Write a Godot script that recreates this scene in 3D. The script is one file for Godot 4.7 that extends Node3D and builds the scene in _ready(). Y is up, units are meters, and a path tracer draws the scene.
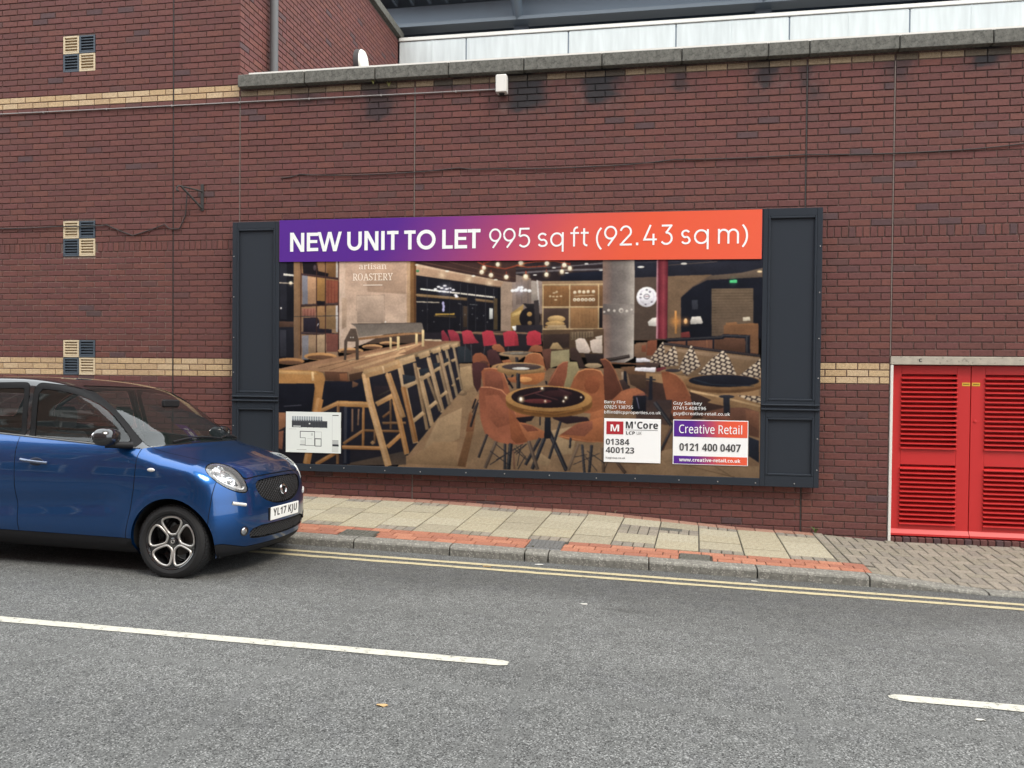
extends Node3D
# A brick wall with a lit-up-looking printed billboard, a pavement, a road and a small blue car.
# World: the wall face is the plane z = 0, x runs right along it, y is up, the street lies at z > 0.

var rng := RandomNumberGenerator.new()
var mats := {}
var texs := {}
var used := {}
var shapes := {}

func _ready():
	rng.seed = 7
	# ---- camera
	var cam := Camera3D.new()
	cam.name = "camera"
	add_child(cam)
	cam.transform = Transform3D(Basis(Vector3(0.98530772, 0.00949863, -0.1705241), Vector3(-0.01209653, 0.99982597, -0.01420225), Vector3(0.17035952, 0.01605634, 0.98525115)), Vector3(0, 1.66, 8.89))
	cam.fov = 53.07
	cam.near = 0.05
	cam.far = 400.0
	cam.current = true
	# ---- overcast sky, soft sun
	var env := Environment.new()
	env.background_mode = Environment.BG_SKY
	var sky := Sky.new()
	var sm := ProceduralSkyMaterial.new()
	sm.sky_top_color = Color(0.97, 0.99, 1.0)
	sm.sky_horizon_color = Color(0.80, 0.83, 0.85)
	sm.sky_curve = 0.35
	sm.sky_energy_multiplier = 1.35
	sm.ground_bottom_color = Color(0.20, 0.20, 0.20)
	sm.ground_horizon_color = Color(0.35, 0.35, 0.35)
	sm.sun_angle_max = 1.0
	sky.sky_material = sm
	env.sky = sky
	env.tonemap_mode = Environment.TONE_MAPPER_LINEAR
	env.tonemap_exposure = 1.85
	env.sdfgi_enabled = true
	env.ssao_enabled = true
	env.ssil_enabled = true
	var we := WorldEnvironment.new()
	we.name = "world_environment"
	we.environment = env
	add_child(we)
	var sun := DirectionalLight3D.new()
	sun.name = "sun"
	sun.light_color = Color(1.0, 0.97, 0.92)
	sun.light_energy = 0.5
	sun.light_angular_distance = 24.0
	sun.shadow_enabled = true
	add_child(sun)
	sun.look_at_from_position(Vector3(13, 21, 9), Vector3.ZERO, Vector3.UP)
	# ---- textures and materials
	make_textures()
	make_materials()
	# ---- setting
	build_ground()
	build_brick_building()
	build_brick_wall()
	build_rear_building()
	build_street_opposite()
	# ---- things
	build_billboard()
	build_doors()
	build_wall_fittings()
	build_car()
	build_small_things()

# ------------------------------------------------------------------ naming
func numbered(called: String) -> String:
	if not used.has(called):
		used[called] = 0
		return called
	used[called] += 1
	return "%s_%03d" % [called, used[called]]

func tag(o: Node, label: String, category: String, group := "") -> Node:
	o.set_meta("label", label)
	o.set_meta("category", category)
	if group != "":
		o.set_meta("group", group)
	return o

func thing(called: String, label: String, category: String, at := Vector3.ZERO, group := "") -> Node3D:
	var o := Node3D.new()
	o.name = numbered(called)
	add_child(o)
	o.position = at
	tag(o, label, category, group)
	return o

func structure(called: String) -> Node3D:
	var o := Node3D.new()
	o.name = numbered(called)
	add_child(o)
	o.set_meta("kind", "structure")
	return o

# ------------------------------------------------------------------ mesh collecting
class Buf:
	var p := PackedVector3Array()
	var n := PackedVector3Array()
	var c := PackedColorArray()
	var t := PackedVector2Array()
	var col := Color(1, 1, 1)
	func tri(a: Vector3, b: Vector3, d: Vector3, na: Vector3, nb: Vector3, nd: Vector3, ta := Vector2.ZERO, tb := Vector2.ZERO, td := Vector2.ZERO):
		# front faces run clockwise: turn the triangle where its normals say so
		if (b - a).cross(d - a).dot(na + nb + nd) > 0.0:
			p.append(a); p.append(d); p.append(b)
			n.append(na); n.append(nd); n.append(nb)
			t.append(ta); t.append(td); t.append(tb)
		else:
			p.append(a); p.append(b); p.append(d)
			n.append(na); n.append(nb); n.append(nd)
			t.append(ta); t.append(tb); t.append(td)
		c.append(col); c.append(col); c.append(col)
	func quad(a: Vector3, b: Vector3, d: Vector3, e: Vector3, nn := Vector3.ZERO):
		var k := nn
		if k == Vector3.ZERO:
			k = (d - a).cross(e - b)
			k = k.normalized()
		tri(a, b, d, k, k, k, Vector2(0, 1), Vector2(1, 1), Vector2(1, 0))
		tri(a, d, e, k, k, k, Vector2(0, 1), Vector2(1, 0), Vector2(0, 0))
	# a box with the outward side chosen from its middle
	func hexa(v: Array, skip := -1):
		var mid := Vector3.ZERO
		for q in v:
			mid += q / 8.0
		var f := [[0, 1, 2, 3], [4, 5, 6, 7], [0, 1, 5, 4], [1, 2, 6, 5], [2, 3, 7, 6], [3, 0, 4, 7]]
		for i in 6:
			if i == skip:
				continue
			var q: Array = f[i]
			var a: Vector3 = v[q[0]]
			var b: Vector3 = v[q[1]]
			var d: Vector3 = v[q[2]]
			var e: Vector3 = v[q[3]]
			var k := (d - a).cross(e - b).normalized()
			if k.dot((a + b + d + e) / 4.0 - mid) < 0.0:
				k = -k
			quad(a, b, d, e, k)
	func box(lo: Vector3, hi: Vector3):
		hexa([Vector3(lo.x, lo.y, lo.z), Vector3(hi.x, lo.y, lo.z), Vector3(hi.x, lo.y, hi.z), Vector3(lo.x, lo.y, hi.z), Vector3(lo.x, hi.y, lo.z), Vector3(hi.x, hi.y, lo.z), Vector3(hi.x, hi.y, hi.z), Vector3(lo.x, hi.y, hi.z)])
	# a box whose face towards `out` (x, y or z axis, positive) is bevelled on all four edges
	func bevel(lo: Vector3, hi: Vector3, e: float):
		var s := hi - lo
		e = min(e, min(s.x, min(s.y, s.z)) * 0.45)
		var ax := [Vector3(1, 0, 0), Vector3(0, 1, 0), Vector3(0, 0, 1)]
		var m := (lo + hi) * 0.5
		var h := s * 0.5
		# six faces, twelve edge strips, eight corners
		for i in 3:
			for sg in [-1.0, 1.0]:
				var nn: Vector3 = ax[i] * sg
				var u: Vector3 = ax[(i + 1) % 3]
				var w: Vector3 = ax[(i + 2) % 3]
				var o: Vector3 = m + nn * h[i]
				var hu: float = h[(i + 1) % 3] - e
				var hw: float = h[(i + 2) % 3] - e
				quad(o - u * hu - w * hw, o + u * hu - w * hw, o + u * hu + w * hw, o - u * hu + w * hw, nn)
		for i in 3:
			var u: Vector3 = ax[i]
			var hu: float = h[i] - e
			var j := (i + 1) % 3
			var k := (i + 2) % 3
			for sj in [-1.0, 1.0]:
				for sk in [-1.0, 1.0]:
					var a: Vector3 = m + ax[j] * (sj * h[j]) + ax[k] * (sk * (h[k] - e))
					var b: Vector3 = m + ax[j] * (sj * (h[j] - e)) + ax[k] * (sk * h[k])
					var na: Vector3 = ax[j] * sj
					var nb: Vector3 = ax[k] * sk
					tri(a - u * hu, a + u * hu, b + u * hu, na, na, nb)
					tri(a - u * hu, b + u * hu, b - u * hu, na, nb, nb)
		for sx in [-1.0, 1.0]:
			for sy in [-1.0, 1.0]:
				for sz in [-1.0, 1.0]:
					var a := m + Vector3(sx * h.x, sy * (h.y - e), sz * (h.z - e))
					var b := m + Vector3(sx * (h.x - e), sy * h.y, sz * (h.z - e))
					var d := m + Vector3(sx * (h.x - e), sy * (h.y - e), sz * h.z)
					tri(a, b, d, Vector3(sx, 0, 0), Vector3(0, sy, 0), Vector3(0, 0, sz))
	func tube(pts: Array, r: float, sides := 8, cap := true, r2 := -1.0):
		var k := pts.size()
		if r2 < 0.0:
			r2 = r
		var up := Vector3(0.13, 0.95, 0.31).normalized()
		var rings := []
		for i in k:
			var d: Vector3
			if i == 0:
				d = pts[1] - pts[0]
			elif i == k - 1:
				d = pts[k - 1] - pts[k - 2]
			else:
				d = pts[i + 1] - pts[i - 1]
			d = d.normalized()
			if absf(d.dot(up)) > 0.95:
				up = Vector3(0.9, 0.1, 0.42).normalized()
			var a := d.cross(up).normalized()
			var b := a.cross(d)
			up = b
			var ring := []
			var rr: float = lerp(r, r2, float(i) / (k - 1))
			for j in sides:
				var w := TAU * j / sides
				var nn := a * cos(w) + b * sin(w)
				ring.append([pts[i] + nn * rr, nn])
			rings.append(ring)
		for i in k - 1:
			for j in sides:
				var q = rings[i][j]
				var q2 = rings[i][(j + 1) % sides]
				var q3 = rings[i + 1][(j + 1) % sides]
				var q4 = rings[i + 1][j]
				tri(q[0], q2[0], q3[0], q[1], q2[1], q3[1])
				tri(q[0], q3[0], q4[0], q[1], q3[1], q4[1])
		if cap:
			for e in [0, k - 1]:
				var nn: Vector3 = (pts[0] - pts[1]).normalized() if e == 0 else (pts[k - 1] - pts[k - 2]).normalized()
				for j in range(1, sides - 1):
					tri(rings[e][0][0], rings[e][j][0], rings[e][j + 1][0], nn, nn, nn)
	# a profile (radius, height along axis) turned round an axis
	func lathe(o: Vector3, axis: Vector3, prof: Array, sides := 32):
		var u := axis.cross(Vector3(0.21, 0.93, 0.3)).normalized()
		var w := axis.cross(u).normalized()
		var k := prof.size()
		for i in k - 1:
			var a: Vector2 = prof[i]
			var b: Vector2 = prof[i + 1]
			if a.distance_to(b) < 1e-6:
				continue
			var tg := (b - a).normalized()
			var nr := tg.y
			var na := -tg.x
			for j in sides:
				var w0 := TAU * j / sides
				var w1 := TAU * (j + 1) / sides
				var d0 := u * cos(w0) + w * sin(w0)
				var d1 := u * cos(w1) + w * sin(w1)
				var n0 := (d0 * nr + axis * na).normalized()
				var n1 := (d1 * nr + axis * na).normalized()
				var p00 := o + d0 * a.x + axis * a.y
				var p10 := o + d1 * a.x + axis * a.y
				var p01 := o + d0 * b.x + axis * b.y
				var p11 := o + d1 * b.x + axis * b.y
				if a.x > 1e-6:
					tri(p00, p10, p11, n0, n1, n1)
				if b.x > 1e-6:
					tri(p00, p11, p01, n0, n1, n0)
				elif a.x > 1e-6:
					pass
	func ellipsoid(o: Vector3, r: Vector3, nu := 16, nv := 10):
		for i in nv:
			for j in nu:
				var q := []
				for s in [[0, 0], [0, 1], [1, 1], [1, 0]]:
					var th: float = PI * (i + s[0]) / nv
					var ph: float = TAU * (j + s[1]) / nu
					var d := Vector3(sin(th) * cos(ph), cos(th), sin(th) * sin(ph))
					q.append([o + d * r, (d / r).normalized()])
				tri(q[0][0], q[1][0], q[2][0], q[0][1], q[1][1], q[2][1])
				tri(q[0][0], q[2][0], q[3][0], q[0][1], q[2][1], q[3][1])
	func add(pp: PackedVector3Array, nn: PackedVector3Array):
		for i in range(0, pp.size(), 3):
			tri(pp[i], pp[i + 1], pp[i + 2], nn[i], nn[i + 1], nn[i + 2])
	func mesh() -> ArrayMesh:
		var a := []
		a.resize(Mesh.ARRAY_MAX)
		a[Mesh.ARRAY_VERTEX] = p
		a[Mesh.ARRAY_NORMAL] = n
		a[Mesh.ARRAY_COLOR] = c
		a[Mesh.ARRAY_TEX_UV] = t
		var m := ArrayMesh.new()
		m.add_surface_from_arrays(Mesh.PRIMITIVE_TRIANGLES, a)
		return m

func put(b: Buf, called: String, m: Material, parent: Node = null, kind := "") -> MeshInstance3D:
	return put_mesh(b.mesh(), called, m, parent, kind)

func put_mesh(me: Mesh, called: String, m: Material, parent: Node = null, kind := "", at := Transform3D()) -> MeshInstance3D:
	var o := MeshInstance3D.new()
	o.mesh = me
	o.material_override = m
	o.transform = at
	if parent == null:
		o.name = numbered(called)
		add_child(o)
	else:
		o.name = called
		parent.add_child(o, true)
	if kind != "":
		o.set_meta("kind", kind)
	return o

# ------------------------------------------------------------------ textures
func grey_image(size: int, f: Callable) -> Image:
	var d := PackedByteArray()
	d.resize(size * size * 3)
	var i := 0
	for y in size:
		for x in size:
			var v = f.call(x, y)
			if v is Color:
				d[i] = int(clampf(v.r, 0, 1) * 255.0); d[i + 1] = int(clampf(v.g, 0, 1) * 255.0); d[i + 2] = int(clampf(v.b, 0, 1) * 255.0)
			else:
				var q := int(clampf(v, 0, 1) * 255.0)
				d[i] = q; d[i + 1] = q; d[i + 2] = q
			i += 3
	return Image.create_from_data(size, size, false, Image.FORMAT_RGB8, d)

func noise_bytes(size: int, freq: float, kind: int, sd: int, oct := 4) -> PackedByteArray:
	var nz := FastNoiseLite.new()
	nz.noise_type = kind
	nz.frequency = freq
	nz.seed = sd
	nz.fractal_octaves = oct
	nz.cellular_return_type = FastNoiseLite.RETURN_CELL_VALUE
	if kind == FastNoiseLite.TYPE_CELLULAR:
		nz.fractal_type = FastNoiseLite.FRACTAL_NONE
	var im := nz.get_seamless_image(size, size)
	im.convert(Image.FORMAT_L8)
	return im.get_data()

func make_textures():
	var s := 512
	var a := noise_bytes(s, 0.02, FastNoiseLite.TYPE_SIMPLEX_SMOOTH, 3)
	var b := noise_bytes(s, 0.25, FastNoiseLite.TYPE_SIMPLEX, 4, 2)
	var c := noise_bytes(s, 0.12, FastNoiseLite.TYPE_CELLULAR, 5)
	# dragwired brick face: tone drifts, fine pits
	texs.brick = ImageTexture.create_from_image(grey_image(s, func(x, y): return 0.80 + 0.12 * a[y * s + x] / 255.0 + 0.14 * b[y * s + x] / 255.0 - (0.16 if c[y * s + x] > 236 else 0.0)))
	texs.brick_h = ImageTexture.create_from_image(grey_image(s, func(x, y): return 0.5 + 0.5 * (b[y * s + x] / 255.0 - 0.5) + 0.3 * (a[y * s + x] / 255.0 - 0.5)))
	# buff brick and slab: dark and rusty specks on a pale ground
	texs.speck = ImageTexture.create_from_image(grey_image(s, func(x, y):
		var k := c[(y * 3 % s) * s + x * 3 % s]
		var v := 0.80 + 0.14 * a[y * s + x] / 255.0 + 0.10 * b[y * s + x] / 255.0
		return Color(v, v, v) * (Color(0.62, 0.50, 0.42) if k > 238 else (Color(0.85, 0.80, 0.74) if k > 200 else Color(1, 1, 1)))))
	# rolled asphalt: chips of several greys in dark binder
	var s2 := 1024
	var ch := noise_bytes(s2, 0.22, FastNoiseLite.TYPE_CELLULAR, 11)
	var ch2 := noise_bytes(s2, 0.42, FastNoiseLite.TYPE_CELLULAR, 12)
	var lo := noise_bytes(s2, 0.012, FastNoiseLite.TYPE_SIMPLEX_SMOOTH, 13)
	texs.asphalt = ImageTexture.create_from_image(grey_image(s2, func(x, y):
		var i: int = y * s2 + x
		var v := 0.57 + 0.20 * ch[i] / 255.0 + 0.24 * (ch2[i] / 255.0 - 0.5) + 0.12 * (lo[i] / 255.0 - 0.5)
		if ch[i] > 228:
			v += 0.24
		if ch[i] < 40:
			v -= 0.20
		return Color(v * 0.99, v * 0.995, v * 0.99)))
	texs.asphalt_h = ImageTexture.create_from_image(grey_image(s2, func(x, y):
		var i: int = y * s2 + x
		return 0.25 + 0.45 * ch[i] / 255.0 + 0.2 * ch2[i] / 255.0))
	# concrete and stone with soot: blotches with their own edges
	texs.stone = ImageTexture.create_from_image(grey_image(s, func(x, y):
		var i: int = y * s + x
		var v := 0.66 + 0.22 * (a[i] / 255.0) + 0.20 * (b[i] / 255.0 - 0.5)
		var blot := a[((y * 2 + 77) % s) * s + (x * 2 + 31) % s]
		if blot > 150:
			v -= 0.12 * clampf((blot - 150) / 30.0, 0, 1)
		return v))
	texs.grime = ImageTexture.create_from_image(grey_image(s, func(x, y):
		var i: int = y * s + x
		return 0.45 + 0.35 * (b[i] / 255.0) + 0.25 * (a[i] / 255.0) + (0.3 if c[i] > 225 else 0.0)))
	# worn road paint: holes where the chips show through
	var wp := PackedByteArray()
	wp.resize(s * s * 4)
	for y in s:
		for x in s:
			var i := y * s + x
			var v := 0.86 + 0.14 * (b[i] / 255.0)
			wp[i * 4] = int(v * 255); wp[i * 4 + 1] = int(v * 255); wp[i * 4 + 2] = int(v * 255)
			var holes := 0.62 * a[i] / 255.0 + 0.5 * b[i] / 255.0
			wp[i * 4 + 3] = 0 if holes < 0.33 else 255
	texs.paint = ImageTexture.create_from_image(Image.create_from_data(s, s, false, Image.FORMAT_RGBA8, wp))
	# rain-washed white cladding: faint vertical runs
	texs.clad = ImageTexture.create_from_image(grey_image(s, func(x, y):
		var runs := a[(y / 9 % s) * s + x] / 255.0
		return 0.86 + 0.10 * runs + 0.04 * b[y * s + x] / 255.0))

func mat(key: String, color: Color, rough := 0.9, metal := 0.0, tex := "", per_metre := 1.0, height := "", cm := 0.1) -> StandardMaterial3D:
	if mats.has(key):
		return mats[key]
	var m := StandardMaterial3D.new()
	m.resource_name = key
	m.albedo_color = color
	m.roughness = rough
	m.metallic = metal
	if tex != "":
		m.albedo_texture = texs[tex]
		m.uv1_triplanar = true
		m.uv1_world_triplanar = true
		m.uv1_scale = Vector3.ONE * per_metre
		if height != "":
			m.heightmap_enabled = true
			m.heightmap_texture = texs[height]
			m.heightmap_scale = cm
	mats[key] = m
	return m

func vmat(key: String, rough := 0.9, tex := "", per_metre := 1.0, height := "", cm := 0.1) -> StandardMaterial3D:
	var m := mat(key, Color(1, 1, 1), rough, 0.0, tex, per_metre, height, cm)
	m.vertex_color_use_as_albedo = true
	return m

func lin(r: float, g: float, b: float) -> Color:
	return Color(r, g, b).linear_to_srgb()

var brick_tones := []     # linear colours
var buff_tones := []

func make_materials():
	brick_tones = [Color(0.153, 0.053, 0.046), Color(0.148, 0.051, 0.045), Color(0.143, 0.050, 0.045), Color(0.159, 0.055, 0.046), Color(0.150, 0.054, 0.049), Color(0.136, 0.048, 0.043), Color(0.168, 0.059, 0.048), Color(0.098, 0.052, 0.055), Color(0.120, 0.052, 0.049)]
	buff_tones = [Color(0.60, 0.43, 0.25), Color(0.64, 0.47, 0.28), Color(0.57, 0.41, 0.25), Color(0.66, 0.50, 0.32)]
	for i in brick_tones.size():
		var q: Color = brick_tones[i]
		mat("brick_%d" % i, q.linear_to_srgb(), 0.82, 0.0, "brick", 2.2, "brick_h", 0.12)
	for i in buff_tones.size():
		var q: Color = buff_tones[i]
		mat("buff_%d" % i, q.linear_to_srgb(), 0.85, 0.0, "speck", 2.6, "brick_h", 0.10)
	vmat("bricks", 0.82, "brick", 2.2, "brick_h", 0.12)
	vmat("mortar", 0.95, "grime", 2.0)
	vmat("asphalt", 0.88, "asphalt", 0.72, "asphalt_h", 0.14)
	mat("stone", lin(0.23, 0.225, 0.20), 0.92, 0.0, "stone", 1.3, "brick_h", 0.2)
	mat("kerb_stone", lin(0.36, 0.345, 0.305), 0.92, 0.0, "grime", 1.6, "asphalt_h", 0.5)
	mat("slate_metal", lin(0.027, 0.033, 0.043), 0.42)
	mat("slate_panel", lin(0.029, 0.035, 0.045), 0.42)
	mats.slate_metal.metallic_specular = 0.3
	mats.slate_panel.metallic_specular = 0.3
	mat("red_paint", lin(0.50, 0.021, 0.021), 0.45)
	mat("red_dark", lin(0.10, 0.008, 0.012), 0.6)
	mat("black_void", lin(0.012, 0.010, 0.012), 0.9)
	mat("white_paint", lin(0.70, 0.68, 0.64), 0.5)
	mat("lintel", lin(0.46, 0.41, 0.34), 0.7, 0.0, "brick", 1.0)
	mat("cladding", lin(0.66, 0.70, 0.70), 0.45, 0.0, "clad", 0.6)
	mat("steel_grey", lin(0.17, 0.21, 0.26), 0.5)
	mat("steel_dark", lin(0.12, 0.15, 0.19), 0.55)
	mat("pipe_grey", lin(0.10, 0.10, 0.105), 0.45)
	mat("cable", lin(0.03, 0.028, 0.028), 0.7)
	mat("conduit", lin(0.27, 0.25, 0.245), 0.5)
	mat("print_white", lin(0.86, 0.87, 0.88), 0.5)
	mat("print_black", lin(0.02, 0.02, 0.024), 0.5)
	mat("print_text", lin(0.06, 0.06, 0.065), 0.5)
	mat("screw", lin(0.55, 0.55, 0.55), 0.35, 0.8)

# ------------------------------------------------------------------ levels of the street
const KERB_Z := 1.66
const KERB_W := 0.16
const WALL_X := [-14.0, -8.5, -4.06, -3.3, -2.35, -1.3, -0.5, 0.3, 0.64, 1.1, 1.73, 2.2, 2.55, 3.9, 8.0, 30.0]
const WALL_Y := [0.30, 0.22, 0.140, 0.132, 0.118, 0.082, 0.062, 0.006, -0.02, -0.052, -0.072, -0.108, -0.135, -0.14, -0.22, -0.70]
const ROAD_Z := [1.0, 1.66, 3.25, 4.5, 6.0, 8.0, 12.0]
const ROAD_A := [-0.20, -0.174, -0.09, -0.04, -0.02, -0.04, -0.04]
const ROAD_B := [-0.022, -0.022, -0.0175, -0.0124, -0.0124, -0.0124, -0.0124]

func interp(x: float, xs: Array, ys: Array) -> float:
	if x <= xs[0]:
		return ys[0] + (x - xs[0]) * (ys[1] - ys[0]) / (xs[1] - xs[0])
	for i in xs.size() - 1:
		if x <= xs[i + 1]:
			return lerpf(ys[i], ys[i + 1], (x - xs[i]) / (xs[i + 1] - xs[i]))
	return ys[-1]

func road_y(x: float, z: float) -> float:
	return interp(z, ROAD_Z, ROAD_A) + interp(z, ROAD_Z, ROAD_B) * x

func kerb_y(x: float) -> float:
	var t := clampf((x - 1.99) / 0.97, 0, 1)
	return road_y(x, KERB_Z) + lerpf(0.09, 0.02, t)

func pave_y(x: float, z: float) -> float:
	var t := clampf(z / (KERB_Z - KERB_W), 0, 1)
	return lerpf(interp(x, WALL_X, WALL_Y), kerb_y(x), t)

# one paving piece between four ground points given as (x, z), following the slope
func paver(pts: Array, gap: float, e: float, lift := 0.0, thick := 0.05) -> ArrayMesh:
	var mid := Vector2.ZERO
	for q in pts:
		mid += q / 4.0
	var b := Buf.new()
	var top := []
	var rim := []
	var low := []
	for q in pts:
		var d: Vector2 = (mid - q)
		var s := Vector2(signf(d.x), signf(d.y)) * gap * 0.5
		var o: Vector2 = q + s
		var i: Vector2 = o + Vector2(signf(d.x), signf(d.y)) * e
		var y := pave_y(o.x, o.y) + lift
		rim.append(Vector3(o.x, y - e * 0.8, o.y))
		low.append(Vector3(o.x, y - thick, o.y))
		top.append(Vector3(i.x, pave_y(i.x, i.y) + lift, i.y))
	b.quad(top[0], top[1], top[2], top[3], Vector3.UP)
	for k in 4:
		var j := (k + 1) % 4
		var nn: Vector3 = ((rim[k] + rim[j]) * 0.5 - (top[0] + top[2]) * 0.5)
		nn.y = 0
		nn = nn.normalized()
		var nt := (nn + Vector3.UP).normalized()
		b.quad(top[k], top[j], rim[j], rim[k], nt)
		b.quad(rim[k], rim[j], low[j], low[k], nn)
	return b.mesh()

func build_ground():
	var g := structure("ground")
	var b := Buf.new()
	b.col = Color(0.12, 0.11, 0.10)
	b.quad(Vector3(-200, -2.2, -200), Vector3(200, -2.2, -200), Vector3(200, -2.2, 200), Vector3(-200, -2.2, 200), Vector3.UP)
	put(b, "ground_sheet", vmat("earth", 0.95, "grime", 0.5), g)
	# ---- road
	var r := structure("road")
	b = Buf.new()
	var nz := FastNoiseLite.new()
	nz.seed = 21
	nz.frequency = 0.55
	var nz2 := FastNoiseLite.new()
	nz2.seed = 22
	nz2.frequency = 2.3
	var xs := [-60.0, -40.0, -25.0, -16.0]
	var x := -12.0
	while x < 8.01:
		xs.append(x)
		x += 0.125
	xs += [10.0, 14.0, 25.0, 40.0, 60.0]
	var zs := []
	var z := 1.45
	while z < 8.31:
		zs.append(z)
		z += 0.125
	var tone := func(px: float, pz: float) -> Color:
		# noise patches and streaks of tone, darker on the kerb side of a ragged edge
		var t := 0.218 + 0.040 * nz.get_noise_2d(px * 0.5, pz) + 0.024 * nz2.get_noise_2d(px, pz * 1.6) + 0.045 * nz.get_noise_2d(px * 0.22 + 300.0, pz * 1.7)
		t += 0.045 * (smoothstep(2.9, 3.3, pz + 0.8 * nz.get_noise_2d(px * 0.8, 9.0)) - 0.5)
		t -= 0.11 * exp(-pow((px + 0.12) / 0.13, 2) - pow((pz - 3.21) / 0.05, 2))
		return Color(t, t * 1.0, t * 0.985)
	for i in xs.size() - 1:
		for k in zs.size() - 1:
			var q := []
			for s in [[0, 0], [1, 0], [1, 1], [0, 1]]:
				var px: float = xs[i + s[0]]
				var pz: float = zs[k + s[1]]
				q.append(Vector3(px, road_y(px, pz), pz))
			b.col = tone.call((q[0].x + q[1].x) * 0.5, (q[0].z + q[3].z) * 0.5)
			# corner colours so that patches blend
			var c0 := b.c.size()
			b.quad(q[0], q[1], q[2], q[3], Vector3.UP)
			for m in 6:
				var v: Vector3 = b.p[c0 + m]
				b.c[c0 + m] = tone.call(v.x, v.z)
	put(b, "asphalt_surface", mats.asphalt, r)
	# painted lines: worn edges, 4 mm above the asphalt
	var yl := mat("yellow_line", lin(0.51, 0.44, 0.275), 0.8, 0.0, "paint", 1.7)
	var wl := mat("white_line", lin(0.53, 0.515, 0.445), 0.8, 0.0, "paint", 1.7)
	for m in [yl, wl]:
		m.transparency = BaseMaterial3D.TRANSPARENCY_ALPHA_SCISSOR
		m.alpha_scissor_threshold = 0.5
	stripe("yellow_line", r, yl, -30.0, 30.0, 1.955, 0.082, 0.010)
	stripe("yellow_line", r, yl, -30.0, 30.0, 2.140, 0.080, 0.014)
	for s in [[-16.8, -12.8], [-10.8, -6.8], [-4.80, -0.752], [1.30, 5.30], [7.24, 11.24]]:
		stripe("white_line", r, wl, s[0], s[1], 4.535 - 0.004 * s[0] * 0.0, 0.088, 0.006)
	# ---- pavement
	var p := structure("pavement")
	b = Buf.new()
	for i in xs.size() - 1:
		for k in 6:
			var q := []
			for s in [[0, 0], [1, 0], [1, 1], [0, 1]]:
				var px: float = xs[i + s[0]]
				var pz: float = -0.05 + (KERB_Z - KERB_W + 0.06) * (k + s[1]) / 6.0
				q.append(Vector3(px, pave_y(px, pz) - 0.012, pz))
			b.col = Color(0.085, 0.075, 0.062)
			b.quad(q[0], q[1], q[2], q[3], Vector3.UP)
	put(b, "joint_sand", mats.mortar, p)
	var slab := []
	for c in [Color(0.41, 0.375, 0.28), Color(0.45, 0.415, 0.315), Color(0.37, 0.335, 0.25), Color(0.425, 0.385, 0.28)]:
		slab.append(mat("slab_%d" % slab.size(), c.linear_to_srgb(), 0.9, 0.0, "speck", 2.0, "brick_h", 0.12))
	var grey := []
	for c in [Color(0.29, 0.26, 0.215), Color(0.26, 0.235, 0.20), Color(0.32, 0.285, 0.235), Color(0.275, 0.25, 0.20)]:
		grey.append(mat("grey_block_%d" % grey.size(), c.linear_to_srgb(), 0.92, 0.0, "speck", 3.2, "brick_h", 0.12))
	var red := []
	for c in [Color(0.45, 0.185, 0.115), Color(0.40, 0.165, 0.105), Color(0.49, 0.215, 0.135), Color(0.37, 0.15, 0.10)]:
		red.append(mat("red_block_%d" % red.size(), c.linear_to_srgb(), 0.9, 0.0, "speck", 3.4, "brick_h", 0.12))
	var faded := []
	for c in [Color(0.36, 0.19, 0.135), Color(0.32, 0.165, 0.12), Color(0.38, 0.21, 0.155)]:
		faded.append(mat("faded_block_%d" % faded.size(), c.linear_to_srgb(), 0.92, 0.0, "speck", 3.4, "brick_h", 0.12))
	var lay := func(called: String, set_of: Array, xa: float, xb: float, za: float, zb: float, gap := 0.012, e := 0.005):
		var sh := func(xx: float, zz: float) -> float:
			return xx - 0.118 * clampf((1.83 - xx) / 2.3, 0, 1) * clampf(zz - 0.15, 0, 1.4)
		var lift := rng.randf_range(-0.002, 0.003)
		var pts := [Vector2(sh.call(xa, za), za), Vector2(sh.call(xb, za), za), Vector2(sh.call(xb, zb), zb), Vector2(sh.call(xa, zb), zb)]
		put_mesh(paver(pts, gap, e, lift), called, set_of[rng.randi() % set_of.size()], p)
	# slab columns 0.41 m wide, rows alternating with strips of small grey blocks
	var col := 0
	var x1 := 1.83
	while x1 > -10.0:
		var xa := x1 - 0.408
		var rows := []
		var small := []
		if col == 3:
			rows = [[0.145, 0.40], [0.62, 0.91], [0.91, 1.20]]
			small = [[0.40, 0.51], [0.51, 0.62]]
		elif col == 4:
			rows = [[0.145, 0.42], [0.76, 1.06]]
			small = [[0.42, 0.53], [0.53, 0.645], [0.645, 0.76], [1.06, 1.20]]
		elif col % 2 == 0:
			rows = [[0.265, 0.535], [0.535, 0.80], [0.80, 1.08]]
			small = [[0.145, 0.265], [1.08, 1.20]]
		else:
			rows = [[0.145, 0.41], [0.41, 0.675], [0.675, 0.94], [0.94, 1.20]]
		for q in rows:
			lay.call("paving_slab", slab, xa, x1, q[0], q[1])
		for q in small:
			for k in 4:
				lay.call("grey_paving_block", grey, xa + 0.102 * k, xa + 0.102 * (k + 1), q[0], q[1], 0.009, 0.006)
		x1 = xa
		col += 1
	# red header strip along the wall and red blocks along the kerb
	x = 1.83
	while x > -8.0:
		lay.call("red_paving_block", faded, x - 0.205, x, 0.02, 0.142, 0.007, 0.005)
		x -= 0.205
	var holes := [[-2.905, -2.545, 1.30], [-0.985, -0.635, 1.22], [0.43, 0.72, 1.30]]
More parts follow.
